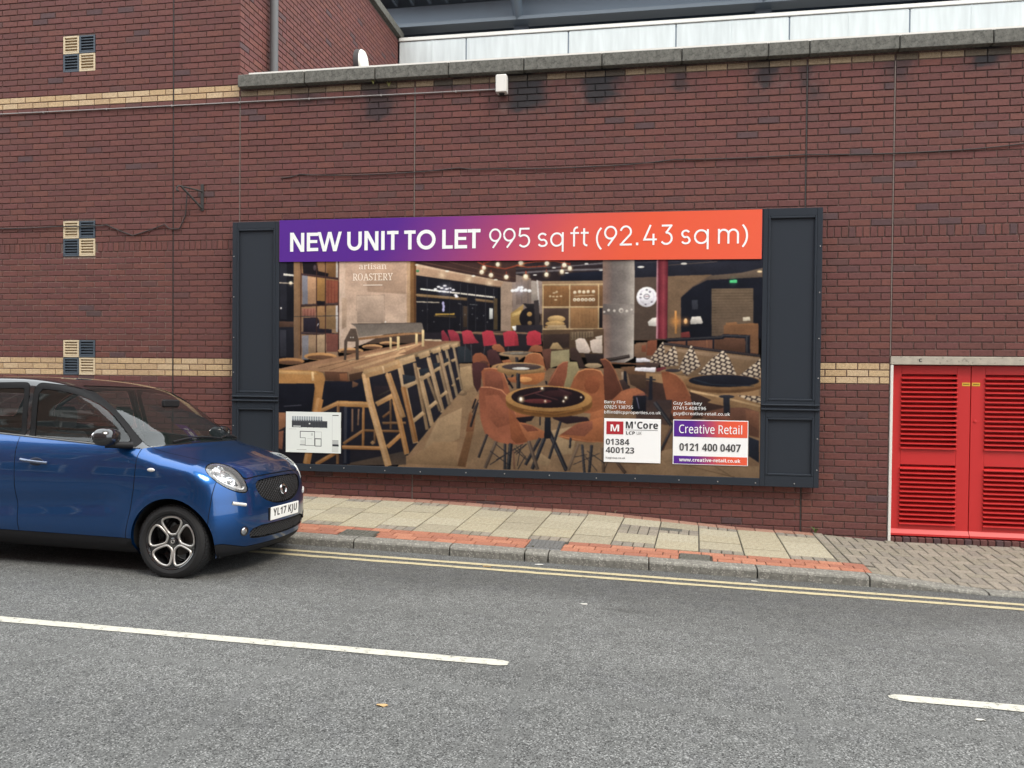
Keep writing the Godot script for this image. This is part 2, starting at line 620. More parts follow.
	for row in 3:
		x = 2.06 + 0.07 * row
		while x > -8.0:
			# blocks are cut where a service cover is let in
			var parts := [[x - 0.205, minf(x, 2.055)]]
			for h in holes:
				if row < 1 and h[2] > 1.26:
					continue
				var nxt := []
				for q in parts:
					if q[1] <= h[0] or q[0] >= h[1]:
						nxt.append(q)
						continue
					if h[0] - q[0] > 0.03:
						nxt.append([q[0], h[0]])
					if q[1] - h[1] > 0.03:
						nxt.append([h[1], q[1]])
				parts = nxt
			for q in parts:
				lay.call("red_paving_block", red, q[0], q[1], 1.205 + 0.096 * row, 1.205 + 0.096 * (row + 1), 0.007, 0.005)
			x -= 0.205
	# herringbone of grey blocks in front of the doors
	for k in 13:
		lay.call("grey_paving_block", grey, 1.835, 1.94, 0.0 + 0.1 * k * 0.923, 0.1 * (k + 1) * 0.923, 0.008, 0.006)
	var u := 0.104
	for i in range(-1, 34):
		for j in range(0, 16):
			var res := posmod(i - j, 4)
			var ax := 1.945 + u * i
			var az := 0.02 + u * j
			var bx := ax + u
			var bz := az + u
			if res == 0:
				bx += u
			elif res == 2:
				az -= u
			else:
				continue
			ax = maxf(ax, 1.945)
			az = maxf(az, 0.0)
			bz = minf(bz, KERB_Z - KERB_W)
			if az > 1.12 and ax < 2.05:
				ax = 2.05
			elif bz > 1.20 and ax < 2.05:
				bz = 1.20
			if bx - ax < 0.03 or bz - az < 0.03:
				continue
			var lift := rng.randf_range(-0.003, 0.003)
			put_mesh(paver([Vector2(ax, az), Vector2(bx, az), Vector2(bx, bz), Vector2(ax, bz)], 0.009, 0.007, lift), "grey_paving_block", grey[rng.randi() % 4], p)
	# ---- kerb stones
	var kerb := structure("kerb")
	var cuts := [-16.2, -14.3, -12.4, -11.4, -10.45, -9.5, -8.55, -7.6, -6.65, -5.7, -4.75, -3.79, -2.83, -1.85, -1.113, -0.887, 0.056, 1.026, 1.986, 2.96, 3.9, 4.85, 5.8, 6.75, 8.6, 12.0]
	for i in cuts.size() - 1:
		var kt := Buf.new()
		var kf := Buf.new()
		var xa: float = cuts[i] + 0.006
		var xb: float = cuts[i + 1] - 0.006
		var n := 20
		var chip := []
		for k in n + 1:
			chip.append([rng.randf_range(0.0, 0.008), rng.randf_range(-0.005, 0.004)])
		for k in n:
			var a := lerpf(xa, xb, float(k) / n)
			var c := lerpf(xa, xb, float(k + 1) / n)
			var e := 0.022
			var row := func(px: float, q: Array) -> Array:
				var y := kerb_y(px)
				var d: float = q[0]
				var f: float = q[1]
				return [Vector3(px, y, KERB_Z - KERB_W), Vector3(px, y - d * 0.2, KERB_Z - e - d), Vector3(px, y - 0.006 - d, KERB_Z - 0.008 - d), Vector3(px, y - e - d, KERB_Z + f), Vector3(px, road_y(px, KERB_Z) - 0.06, KERB_Z + 0.008 + f)]
			var p0: Array = row.call(a, chip[k])
			var p1: Array = row.call(c, chip[k + 1])
			kt.quad(p0[0], p1[0], p1[1], p0[1], Vector3.UP)
			kt.quad(p0[1], p1[1], p1[2], p0[2], Vector3(0, 0.9, 0.43))
			kf.quad(p0[2], p1[2], p1[3], p0[3], Vector3(0, 0.5, 0.86))
			kf.quad(p0[3], p1[3], p1[4], p0[4], Vector3(0, 0.05, 1))
		for px in [xa, xb]:
			var y := kerb_y(px)
			kf.quad(Vector3(px, y - 0.005, KERB_Z - KERB_W), Vector3(px, y - 0.005, KERB_Z - 0.02), Vector3(px, y - 0.3, KERB_Z), Vector3(px, y - 0.3, KERB_Z - KERB_W), Vector3(1 if px == xb else -1, 0, 0))
		kt.add(kf.p, kf.n)
		put(kt, "kerb_stone", mats.kerb_stone, kerb)

func stripe(called: String, parent: Node, m: Material, xa: float, xb: float, zc: float, w: float, rough: float):
	var b := Buf.new()
	var nz := FastNoiseLite.new()
	nz.seed = int(zc * 100) + int(xa * 10)
	nz.frequency = 3.0
	var x := xa
	var last := []
	while x < xb + 0.001:
		var k := 1.0
		var near := minf(x - xa, xb - x)
		if absf(xa) < 29.0 and near < 0.06:
			k = 0.35 + 0.65 * sqrt(maxf(0.0, near / 0.06))
		var z0 := zc - w * 0.5 * k + rough * nz.get_noise_2d(x, 0.0)
		var z1 := zc + w * 0.5 * k + rough * nz.get_noise_2d(x, 50.0)
		var cur := [Vector3(x, road_y(x, z0) + 0.004, z0), Vector3(x, road_y(x, z1) + 0.004, z1)]
		if last.size() > 0:
			b.quad(last[0], cur[0], cur[1], last[1], Vector3.UP)
		last = cur
		x += 0.04 if absf(x) < 7.0 else 0.5
	put(b, called, m, parent)

# ------------------------------------------------------------------ brickwork
var eye := Vector3(0, 1.66, 8.89)

# mineral and soot stains that hang below the coping joints: x, half width, depth, strength
const STAINS := [[-4.12, 0.16, 0.12, 0.6], [-3.22, 0.24, 0.42, 0.8], [-2.32, 0.22, 0.10, 0.75], [-1.42, 0.34, 0.44, 0.95], [-0.527, 0.27, 0.36, 1.0], [0.361, 0.16, 0.20, 0.75], [1.287, 0.17, 0.26, 0.9], [1.717, 0.10, 0.34, 0.7], [2.63, 0.13, 0.30, 0.65], [3.545, 0.22, 0.14, 0.95], [4.45, 0.2, 0.3, 0.8], [-8.0, 0.0, 0.0, 0.0]]
func stain(x: float, y: float) -> float:
	var t := 0.0
	for s in STAINS:
		if s[1] <= 0.0:
			continue
		var dy: float = 5.09 - y
		if dy < -0.1 or dy > s[2] + 0.3:
			continue
		var w: float = s[1] * (1.0 - 0.25 * clampf(dy / (s[2] + 0.05), 0, 1))
		var inside: float = 1.0 - smoothstep(w * 0.35, w * 1.25, absf(x - s[0]))
		var fall: float = 1.0 - smoothstep(s[2] * 0.8, s[2] + 0.06, dy)
		t = maxf(t, inside * fall * s[3])
		t = maxf(t, 0.25 * s[3] * (1.0 - smoothstep(w * 1.2, w * 2.0, absf(x - s[0]))) * (1.0 - smoothstep(s[2], s[2] + 0.28, dy)))
	return t

# courses of a stretch of wall between xa and xb; every entry is [x0, x1, y0, y1, buff]
func courses(list: Array, xa: float, xb: float, from_y: float, n: int, pitch: float, buff: bool, holes: Array, parity := 0):
	for k in n:
		var y0 := from_y + pitch * k + 0.005
		var y1 := from_y + pitch * (k + 1) - 0.005
		var x := xa
		if (k + parity) % 2 == 1:
			x -= 0.1125
		while x < xb - 0.02:
			var a := maxf(x, xa) + 0.005
			var c := minf(x + 0.225, xb) - 0.005
			x += 0.225
			var parts := [[a, c]]
			for h in holes:
				if minf(y1, h[3]) - maxf(y0, h[2]) < 0.02:
					continue
				var nxt := []
				for q in parts:
					if h[1] <= q[0] or h[0] >= q[1]:
						nxt.append(q)
						continue
					if h[0] - q[0] > 0.03:
						nxt.append([q[0], h[0]])
					if q[1] - h[1] > 0.03:
						nxt.append([h[1], q[1]])
				parts = nxt
			for q in parts:
				if q[1] - q[0] > 0.025:
					list.append([q[0], q[1], y0, y1, buff])

# bricks set on edge in one course
func rowlock(list: Array, xa: float, xb: float, y0: float, y1: float, holes: Array):
	var n := int(round((xb - xa) / 0.0765))
	var w := (xb - xa) / n
	for k in n:
		var a := xa + w * k + 0.005
		var c := xa + w * (k + 1) - 0.005
		var ok := true
		for h in holes:
			if a < h[1] and c > h[0] and y0 < h[3] and y1 > h[2]:
				ok = false
		if ok:
			list.append([a, c, y0 + 0.005, y1 - 0.005, false])

func brick_shape(w: float, h: float, d: float) -> ArrayMesh:
	var key := "brick %d %d %d" % [int(round(w * 1000)), int(round(h * 1000)), int(round(d * 1000))]
	if not shapes.has(key):
		var b := Buf.new()
		face_brick(b, Vector3.ZERO, Vector3.RIGHT, Vector3.UP, Vector3.BACK, w, h, d)
		shapes[key] = b.mesh()
	return shapes[key]

# the front, the arris and the sides of a brick whose face middle is o; r, u, f are right, up and out
func face_brick(b: Buf, o: Vector3, r: Vector3, u: Vector3, f: Vector3, w: float, h: float, d: float):
	var e := 0.005
	var hw := w * 0.5
	var hh := h * 0.5
	var c := [o - r * (hw - e) - u * (hh - e), o + r * (hw - e) - u * (hh - e), o + r * (hw - e) + u * (hh - e), o - r * (hw - e) + u * (hh - e)]
	var m := [o - r * hw - u * hh - f * e, o + r * hw - u * hh - f * e, o + r * hw + u * hh - f * e, o - r * hw + u * hh - f * e]
	b.quad(c[0], c[1], c[2], c[3], f)
	var out := [-u, r, u, -r]
	for k in 4:
		var j := (k + 1) % 4
		var nn: Vector3 = out[k]
		b.tri(c[k], c[j], m[j], f, f, nn)
		b.tri(c[k], m[j], m[k], f, nn, nn)
		b.quad(m[k], m[j], m[j] - f * (d - e), m[k] - f * (d - e), nn)

func brick_tone(x: float, y: float) -> int:
	var q := rng.randf()
	if q < 0.016:
		return 7
	if q < 0.045:
		return 8
	return rng.randi() % 7

# the nearest 300 red bricks are single parts, the others one part; all buff bricks are single
func lay_bricks(list: Array, parent: Node, stained: bool):
	var reds := []
	for e in list:
		var mid := Vector3((e[0] + e[1]) * 0.5, (e[2] + e[3]) * 0.5, 0)
		var t := stain(mid.x, mid.y) if stained else 0.0
		var jit := rng.randf_range(-0.0015, 0.0015)
		if e[4]:
			var bm: StandardMaterial3D = mats["buff_%d" % (rng.randi() % 4)]
			if stained and mid.y > 4.0:
				bm = sooty(clampf(0.45 + t * 0.5 + rng.randf_range(-0.18, 0.12), 0.1, 0.97), true)
			put_mesh(brick_shape(e[1] - e[0], e[3] - e[2], 0.03), "buff_brick", bm, parent, "", Transform3D(Basis(), mid + Vector3(0, 0, jit)))
		else:
			reds.append([mid.distance_squared_to(eye) if t < 0.05 else 1e6, mid + Vector3(0, 0, jit), e[1] - e[0], e[3] - e[2], brick_tone(mid.x, mid.y), t])
	reds.sort_custom(func(a, b): return a[0] < b[0])
	var rest := Buf.new()
	for i in reds.size():
		var q: Array = reds[i]
		if i < 300:
			put_mesh(brick_shape(q[2], q[3], 0.03), "brick", mats["brick_%d" % q[4]], parent, "", Transform3D(Basis(), q[1]))
		else:
			var c: Color = brick_tones[q[4]]
			rest.col = c * rng.randf_range(0.95, 1.05)
			if stained and q[1].y > 4.3:
				stained_brick(rest, q[1], q[2], q[3])
			else:
				face_brick(rest, q[1], Vector3.RIGHT, Vector3.UP, Vector3.BACK, q[2], q[3], 0.03)
	put(rest, "brickwork", mats.bricks, parent, "stuff")

# brick face in small cells, so that a soot stain keeps its own outline across the bricks
func stained_brick(b: Buf, o: Vector3, w: float, h: float):
	var base := b.col
	var at := b.c.size()
	face_brick(b, o, Vector3.RIGHT, Vector3.UP, Vector3.BACK, w, h, 0.03)
	var n := maxi(2, int(w / 0.024))
	for i in n:
		for k in 3:
			var x0 := lerpf(-w * 0.5 + 0.004, w * 0.5 - 0.004, float(i) / n)
			var x1 := lerpf(-w * 0.5 + 0.004, w * 0.5 - 0.004, float(i + 1) / n)
			var y0 := lerpf(-h * 0.5 + 0.004, h * 0.5 - 0.004, k / 3.0)
			var y1 := lerpf(-h * 0.5 + 0.004, h * 0.5 - 0.004, (k + 1) / 3.0)
			b.quad(o + Vector3(x0, y0, 0.0006), o + Vector3(x1, y0, 0.0006), o + Vector3(x1, y1, 0.0006), o + Vector3(x0, y1, 0.0006), Vector3.BACK)
	for m in range(at, b.c.size()):
		var v: Vector3 = b.p[m]
		var t := stain_edge(v.x, v.y)
		var c := base.lerp(Color(0.020, 0.020, 0.025), clampf(t, 0, 0.95))
		# pale lime rim where the wet stain dries out
		var rim := clampf(1.0 - absf(t - 0.30) / 0.14, 0, 1) * 0.5 * soot_noise.get_noise_2d(v.x * 2.0 + 40.0, v.y * 2.0)
		if rim > 0.0:
			c = c.lerp(Color(0.26, 0.22, 0.21), rim)
		b.c[m] = c

var soot_noise := FastNoiseLite.new()
func stain_edge(x: float, y: float) -> float:
	soot_noise.seed = 31
	soot_noise.frequency = 3.0
	soot_noise.fractal_octaves = 3
	var dx := 0.10 * soot_noise.get_noise_2d(x, y)
	var dy := 0.12 * soot_noise.get_noise_2d(x + 70.0, y)
	return stain(x + dx, y + dy)

func sooty(t: float, _buff: bool) -> StandardMaterial3D:
	var k := int(round(t * 8.0))
	var c := Color(0.46, 0.34, 0.21).lerp(Color(0.028, 0.028, 0.030), k / 8.0)
	return mat("sooty_buff_%d" % k, c.linear_to_srgb(), 0.9, 0.0, "speck", 2.6, "brick_h", 0.1)

# mortar sheet with real thickness behind the bricks
func mortar_sheet(b: Buf, x0: float, x1: float, y0: float, y1: float, z: float, tone: Callable):
	var nx := int(ceil((x1 - x0) / 0.1))
	var ny := int(ceil((y1 - y0) / 0.1))
	for i in nx:
		for k in ny:
			var q := []
			for s in [[0, 0], [1, 0], [1, 1], [0, 1]]:
				q.append(Vector3(lerpf(x0, x1, float(i + s[0]) / nx), lerpf(y0, y1, float(k + s[1]) / ny), z))
			var at := b.c.size()
			b.quad(q[0], q[1], q[2], q[3], Vector3.BACK)
			for m in 6:
				var v: Vector3 = b.p[at + m]
				b.c[at + m] = tone.call(v.x, v.y)

const Y_BAND := 1.563
const P_LOW := 0.0757
const Y_ROW := 3.153
const Y_UP := 3.273
const P_UP := 0.0768
const Y_BAND2 := 5.0394

func mortar_tone(x: float, y: float) -> Color:
	var nzv := sin(x * 2.3 + 1.7) * sin(y * 3.1 + x) * 0.5 + 0.5
	var pale := Color(0.34, 0.235, 0.20)
	var dark := Color(0.125, 0.070, 0.062)
	var t := 0.34 + 0.28 * nzv
	if x < -5.9 and y < 3.15 and y > 1.0:
		t = 0.85
	if x > 2.6 or (y < 1.2 and x > 1.7):
		t = maxf(t, 0.62)
	if y > 4.4:
		t *= 0.6
	if x < -5.9 and y < 3.15 and y > 1.0:
		pale = Color(0.48, 0.36, 0.31)
	var c := dark.lerp(pale, t)
	return c.lerp(Color(0.02, 0.02, 0.024), stain_edge(x, y) if x > -5.0 and y > 4.2 else 0.0)

func build_brick_building():
	var t := thing("brick_building", "tall red brick building with buff brick bands rising at the left of the wall", "building", Vector3(-8.5, 0, 0))
	var inner := Node3D.new()
	var holes := [[-7.485, -7.015, 5.478, 5.945], [-7.485, -7.015, 3.10, 3.56], [-7.485, -7.015, 1.563, 2.018]]
	var list := []
	for seg in [[-10.41, -5.918], [-5.908, -5.003]]:
		courses(list, seg[0], seg[1], Y_BAND - 26 * P_LOW, 26, P_LOW, false, holes, 1)
		courses(list, seg[0], seg[1], Y_BAND, 3, P_LOW, true, holes, 1)
		courses(list, seg[0], seg[1], Y_BAND + 3 * P_LOW, 18, P_LOW, false, holes)
		rowlock(list, seg[0], seg[1], Y_ROW, Y_UP, holes)
		courses(list, seg[0], seg[1], Y_UP, 23, P_UP, false, holes)
		courses(list, seg[0], seg[1], Y_BAND2, 2, P_UP, true, holes)
		courses(list, seg[0], seg[1], Y_BAND2 + 2 * P_UP, 41, P_UP, false, holes)
	t.position = Vector3.ZERO
	inner.free()
	lay_bricks(list, t, false)
	# the side wall above the lower roof
	var b := Buf.new()
	var side := []
	courses(side, 0.0, 6.13, 5.04, 43, P_UP, false, [])
	for e in side:
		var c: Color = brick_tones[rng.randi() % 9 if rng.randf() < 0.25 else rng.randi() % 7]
		b.col = c * rng.randf_range(1.0, 1.16)  # brick colour raised here to imitate the stronger skylight on this face
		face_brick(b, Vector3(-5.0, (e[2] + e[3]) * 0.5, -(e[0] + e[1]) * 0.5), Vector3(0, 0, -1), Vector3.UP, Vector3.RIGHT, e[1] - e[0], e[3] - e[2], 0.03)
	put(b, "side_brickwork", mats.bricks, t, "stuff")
	# mortar and body of the wall
	b = Buf.new()
	mortar_sheet(b, -10.41, -7.485, -0.6, 8.38, -0.009, mortar_tone)
	mortar_sheet(b, -7.015, -5.012, -0.6, 8.38, -0.009, mortar_tone)
	for q in [[-0.6, 1.563], [2.018, 3.10], [3.56, 5.478], [5.945, 8.38]]:
		mortar_sheet(b, -7.485, -7.015, q[0], q[1], -0.009, mortar_tone)
	b.col = Color(0.16, 0.12, 0.105)
	b.quad(Vector3(-5.011, 4.9, -0.01), Vector3(-5.011, 4.9, -6.13), Vector3(-5.011, 8.38, -6.13), Vector3(-5.011, 8.38, -0.01), Vector3.RIGHT)
	put(b, "mortar", mats.mortar, t)
	b = Buf.new()
	b.col = Color(0.1, 0.05, 0.05)
	b.box(Vector3(-16.0, -0.6, -8.0), Vector3(-10.41, 8.4, 0.0))
	b.box(Vector3(-10.41, -0.6, -8.0), Vector3(-5.03, 8.38, -0.03))
	put(b, "wall_core", mats.bricks, t)
	# movement joint
	b = Buf.new()
	b.box(Vector3(-5.918, -0.3, -0.012), Vector3(-5.908, 8.38, -0.003))
	put(b, "movement_joint", mats.cable, t)
	# coping of the side and front
	for k in 7:
		b = Buf.new()
		b.bevel(Vector3(-5.35, 8.39, -6.30 + 0.9 * k), Vector3(-4.93, 8.54, -6.30 + 0.9 * (k + 1) - 0.008 + (0.06 if k == 6 else 0.0)), 0.012)
		put(b, "coping_stone", mats.stone, t)
	b = Buf.new()
	b.bevel(Vector3(-10.4, 8.39, -0.35), Vector3(-5.36, 8.54, 0.06), 0.012)
	put(b, "coping_stone", mats.stone, t)
	# air bricks, two by two, cream and dark
	var cream := mat("vent_cream", lin(0.58, 0.48, 0.33), 0.7)
	var navy := mat("vent_dark", lin(0.055, 0.075, 0.10), 0.6)
	for h in holes:
		var cx: float = (h[0] + h[1]) * 0.5
		var cy: float = (h[2] + h[3]) * 0.5
		var hs: float = (h[3] - h[2]) * 0.5
		for i in 2:
			for j in 2:
				var m := cream if (i + j) % 2 == 0 else navy
				# top left and bottom right are cream
				var x0 := cx + (i - 1) * 0.233 + 0.003
				var y0 := cy - j * hs + 0.003
				var y1 := cy + (1 - j) * hs - 0.003
				b = Buf.new()
				var x1 := x0 + 0.227
				var w := 0.022
				b.bevel(Vector3(x0, y0, -0.03), Vector3(x0 + w, y1, 0.004), 0.003)
				b.bevel(Vector3(x1 - w, y0, -0.03), Vector3(x1, y1, 0.004), 0.003)
				b.bevel(Vector3(x0 + w, y0, -0.03), Vector3(x1 - w, y0 + w, 0.004), 0.003)
				b.bevel(Vector3(x0 + w, y1 - w, -0.03), Vector3(x1 - w, y1, 0.004), 0.003)
				var f := put(b, "air_brick", m, t)
				var sl := Buf.new()
				var n := 5
				for k in n:
					var yy := y0 + w + (y1 - y0 - 2 * w) * (k + 0.5) / n
					sl.hexa([Vector3(x0 + w, yy - 0.002, -0.028), Vector3(x1 - w, yy - 0.002, -0.028), Vector3(x1 - w, yy - 0.013, 0.0), Vector3(x0 + w, yy - 0.013, 0.0), Vector3(x0 + w, yy + 0.009, -0.028), Vector3(x1 - w, yy + 0.009, -0.028), Vector3(x1 - w, yy - 0.002, 0.0), Vector3(x0 + w, yy - 0.002, 0.0)])
				put(sl, "slats", m, f)
				var bk := Buf.new()
				bk.quad(Vector3(x0, y0, -0.029), Vector3(x1, y0, -0.029), Vector3(x1, y1, -0.029), Vector3(x0, y1, -0.029), Vector3.BACK)
				put(bk, "backing", m, f)

const DOOR_X0 := 2.612
const DOOR_X1 := 4.272
const DOOR_TOP := 1.868

func build_brick_wall():
	var t := thing("brick_wall", "long dark red brick wall with a stone coping behind the billboard", "wall")
	var holes := [[DOOR_X0, DOOR_X1, -0.6, DOOR_TOP], [-4.9, 1.75, 0.56, 3.34]]
	var list := []
	for seg in [[-4.997, -2.750], [-2.740, 1.706], [1.716, 2.606], [2.616, 7.2]]:
		courses(list, seg[0], seg[1], Y_BAND - 26 * P_LOW, 26, P_LOW, false, holes, 1)
		courses(list, seg[0], seg[1], Y_BAND, 3, P_LOW, true, holes, 1)
		courses(list, seg[0], seg[1], Y_BAND + 3 * P_LOW, 18, P_LOW, false, holes)
		rowlock(list, seg[0], seg[1], Y_ROW, Y_UP, holes)
		courses(list, seg[0], seg[1], Y_UP, 23, P_UP, false, holes)
		courses(list, seg[0], seg[1], Y_BAND2, 1, P_UP, true, holes)
	lay_bricks(list, t, true)
	var b := Buf.new()
	mortar_sheet(b, -5.012, DOOR_X0, -0.6, 5.14, -0.009, mortar_tone)
	mortar_sheet(b, DOOR_X0, DOOR_X1, DOOR_TOP, 5.14, -0.009, mortar_tone)
	mortar_sheet(b, DOOR_X1, 7.2, -0.6, 5.14, -0.009, mortar_tone)
	put(b, "mortar", mats.mortar, t)
	b = Buf.new()
	b.col = Color(0.10, 0.05, 0.045)
	b.box(Vector3(-5.02, -0.6, -0.34), Vector3(DOOR_X0, 5.14, -0.03))
	b.box(Vector3(DOOR_X0, DOOR_TOP, -0.34), Vector3(DOOR_X1, 5.14, -0.03))
	b.box(Vector3(DOOR_X1, -0.6, -0.34), Vector3(16.0, 5.14, -0.03))
	b.box(Vector3(7.2, -0.6, -0.03), Vector3(16.0, 5.14, 0.0))
	put(b, "wall_core", mats.bricks, t)
	var pale := mat("joint_sealant", lin(0.17, 0.135, 0.12), 0.8)
	for j in [[-5.002, pale], [-2.745, pale], [1.711, mats.cable], [2.611, pale]]:
		b = Buf.new()
		b.box(Vector3(j[0] - 0.005, -0.3 if j[0] < 2.0 else 1.87, -0.012), Vector3(j[0] + 0.005, 5.04, -0.003))
		put(b, "movement_joint", j[1], t)
	# coping stones
	var cuts := [-5.0, -4.121, -3.224, -2.32, -1.424, -0.527, 0.361, 1.287, 1.717, 2.63, 3.545, 4.46, 5.36, 6.26, 7.2, 16.0]
	for i in cuts.size() - 1:
		b = Buf.new()
		b.bevel(Vector3(cuts[i] + 0.006, 5.135, -0.38), Vector3(cuts[i + 1] - 0.006, 5.286, 0.075), 0.010)
		put(b, "coping_stone", mats.stone, t)
	b = Buf.new()
	b.box(Vector3(-4.99, 5.15, -0.36), Vector3(16.0, 5.27, 0.05))
	put(b, "coping_joint", mats.stone, t)
	b = Buf.new()
	b.box(Vector3(-4.86, 5.289, -0.30), Vector3(16.0, 5.312, 0.045))
	put(b, "roof_edge_trim", mats.white_paint, t)

# ------------------------------------------------------------------ buildings behind and across
func build_rear_building():
	var t := thing("clad_building", "white panelled upper storey under dark steel beams behind the brick wall", "building")
	var z := -6.13
	var xs := [-4.985, -3.59, -1.55, 0.50, 2.56, 4.64, 6.70, 8.76, 12.0, 16.0]
	for i in xs.size() - 1:
		var b := Buf.new()
		b.bevel(Vector3(xs[i] + 0.012, 5.2, z - 0.1), Vector3(xs[i + 1] - 0.012, 8.29, z), 0.008)
		put(b, "panel", mats.cladding, t)
		b = Buf.new()
		var c: float = (xs[i] + xs[i + 1]) * 0.5
		b.box(Vector3(c - 0.01, 5.2, z), Vector3(c + 0.01, 8.29, z + 0.006))
		put(b, "panel_rib", mats.cladding, t)
	var b := Buf.new()
	b.box(Vector3(-4.985, 5.2, z - 0.3), Vector3(16.0, 8.28, z - 0.02))
	put(b, "backing", mats.steel_grey, t)
	b = Buf.new()
	b.bevel(Vector3(-4.985, 8.30, z - 0.12), Vector3(16.0, 8.375, z + 0.02), 0.01)
	put(b, "panel_cap", mats.white_paint, t)
	b = Buf.new()
	b.box(Vector3(-8.0, 8.38, z - 2.2), Vector3(16.0, 11.0, z - 1.9))
	put(b, "recess_wall", mats.steel_dark, t)
	# plate girder with flanges
	b = Buf.new()
	b.bevel(Vector3(-8.0, 8.72, -6.78), Vector3(16.0, 8.80, -6.42), 0.008)
	put(b, "beam_flange", mat("flange", lin(0.17, 0.20, 0.235), 0.5), t)
	b = Buf.new()
	b.box(Vector3(-8.0, 8.80, -6.62), Vector3(16.0, 9.20, -6.58))
	put(b, "beam_web", mats.steel_grey, t)
	b = Buf.new()
	b.bevel(Vector3(-2.45, 9.20, -6.62), Vector3(16.0, 10.6, -6.56), 0.008)
	put(b, "girder_plate", mats.steel_grey, t)
	for x in [-2.55, 2.2, 6.9]:
		b = Buf.new()
		b.tube([Vector3(x - 0.05, 8.8, -6.5), Vector3(x - 0.05, 9.9, -5.0)], 0.11, 4)
		put(b, "strut", mats.steel_grey, t)
		b = Buf.new()
		b.box(Vector3(x - 0.18, 8.3, -6.75), Vector3(x + 0.12, 8.72, -6.70))
		put(b, "bearing_plate", mats.steel_grey, t)
	# roof deck with joists towards the street
	b = Buf.new()
	b.box(Vector3(-8.0, 9.42, -12.0), Vector3(16.0, 9.50, -5.75))
	put(b, "roof_deck", mats.steel_dark, t)
	for k in 8:
		b = Buf.new()
		var x := -5.2 + 0.36 * k
		b.box(Vector3(x, 9.22, -6.56), Vector3(x + 0.05, 9.42, -5.8))
		put(b, "joist", mats.steel_grey, t)
	# low roof between the two
	b = Buf.new()
	b.box(Vector3(-5.0, 4.7, -6.2), Vector3(16.0, 5.0, -0.34))
	put(b, "low_roof", mats.stone, t)

# the far side of the street, behind the photographer: it shows in the car's paint and glass
func build_street_opposite():
	var p := structure("far_pavement")
	var b := Buf.new()
	b.col = Color(0.28, 0.25, 0.20)
	b.hexa([Vector3(-60, road_y(-60, 8.2) - 0.3, 8.2), Vector3(60, road_y(60, 8.2) - 0.3, 8.2), Vector3(60, road_y(60, 8.2) - 0.3, 14), Vector3(-60, road_y(-60, 8.2) - 0.3, 14), Vector3(-60, road_y(-60, 8.2) + 0.1, 8.2), Vector3(60, road_y(60, 8.2) + 0.1, 8.2), Vector3(60, road_y(60, 8.2) + 0.1, 14), Vector3(-60, road_y(-60, 8.2) + 0.1, 14)])
	put(b, "paving_sheet", mats.mortar, p)
	var t := thing("office_building", "brick office building across the street, mirrored in the car windows", "building")
	b = Buf.new()
	b.col = Color(0.30, 0.13, 0.085)
	b.box(Vector3(-26.0, -0.6, 13.4), Vector3(12.0, 12.6, 22.0))
	put(b, "wall", mats.bricks, t)
	b = Buf.new()
	b.bevel(Vector3(-26.2, 12.6, 13.1), Vector3(12.2, 12.95, 22.0), 0.02)
	put(b, "parapet", mats.white_paint, t)
	var glass := mat("office_glass", lin(0.05, 0.06, 0.07), 0.05)
	for row in 4:
		for k in 15:
			var x := -25.0 + 2.5 * k
			var y := 0.9 + 2.9 * row
			b = Buf.new()
			b.bevel(Vector3(x, y - 0.12, 13.26), Vector3(x + 1.7, y + 1.62, 13.38), 0.01)
			var w := put(b, "window", mats.white_paint, t)
			b = Buf.new()
			b.box(Vector3(x + 0.08, y, 13.24), Vector3(x + 0.81, y + 1.54, 13.25))
			b.box(Vector3(x + 0.89, y, 13.24), Vector3(x + 1.62, y + 1.54, 13.25))
			put(b, "pane", glass, w)

# ------------------------------------------------------------------ lettering
var fonts := {}
func font(kind: String) -> SystemFont:
	if not fonts.has(kind):
		var f := SystemFont.new()
		f.font_names = PackedStringArray(["Droid Serif" if kind.begins_with("serif") else "Droid Sans"])
		f.font_weight = 700 if kind.ends_with("bold") else 400
		f.font_italic = kind.contains("italic")
		fonts[kind] = f
	return fonts[kind]

# writing fitted into the rectangle x0..x1, y0..y1 at depth z
func writing(s: String, kind: String, x0: float, x1: float, y0: float, y1: float, z: float, m: Material, parent: Node, called := "lettering") -> MeshInstance3D:
	var t := TextMesh.new()
	t.text = s
	t.font = font(kind)
	t.font_size = 48
	t.pixel_size = 0.01
	t.depth = 0.004
	t.curve_step = 1.5
	var bb := t.get_aabb()
	var o := MeshInstance3D.new()
	o.mesh = t
	o.material_override = m
	var sx := (x1 - x0) / bb.size.x
	var sy := (y1 - y0) / bb.size.y
	o.transform = Transform3D(Basis(Vector3(sx, 0, 0), Vector3(0, sy, 0), Vector3(0, 0, 0.5)), Vector3(x0 - bb.position.x * sx, y0 - bb.position.y * sy, z))
	o.name = called
	parent.add_child(o, true)
	return o

# ------------------------------------------------------------------ printed picture of the billboard
var pic: Image
func hexc(s: String) -> Color:
	return Color.html("#" + s)

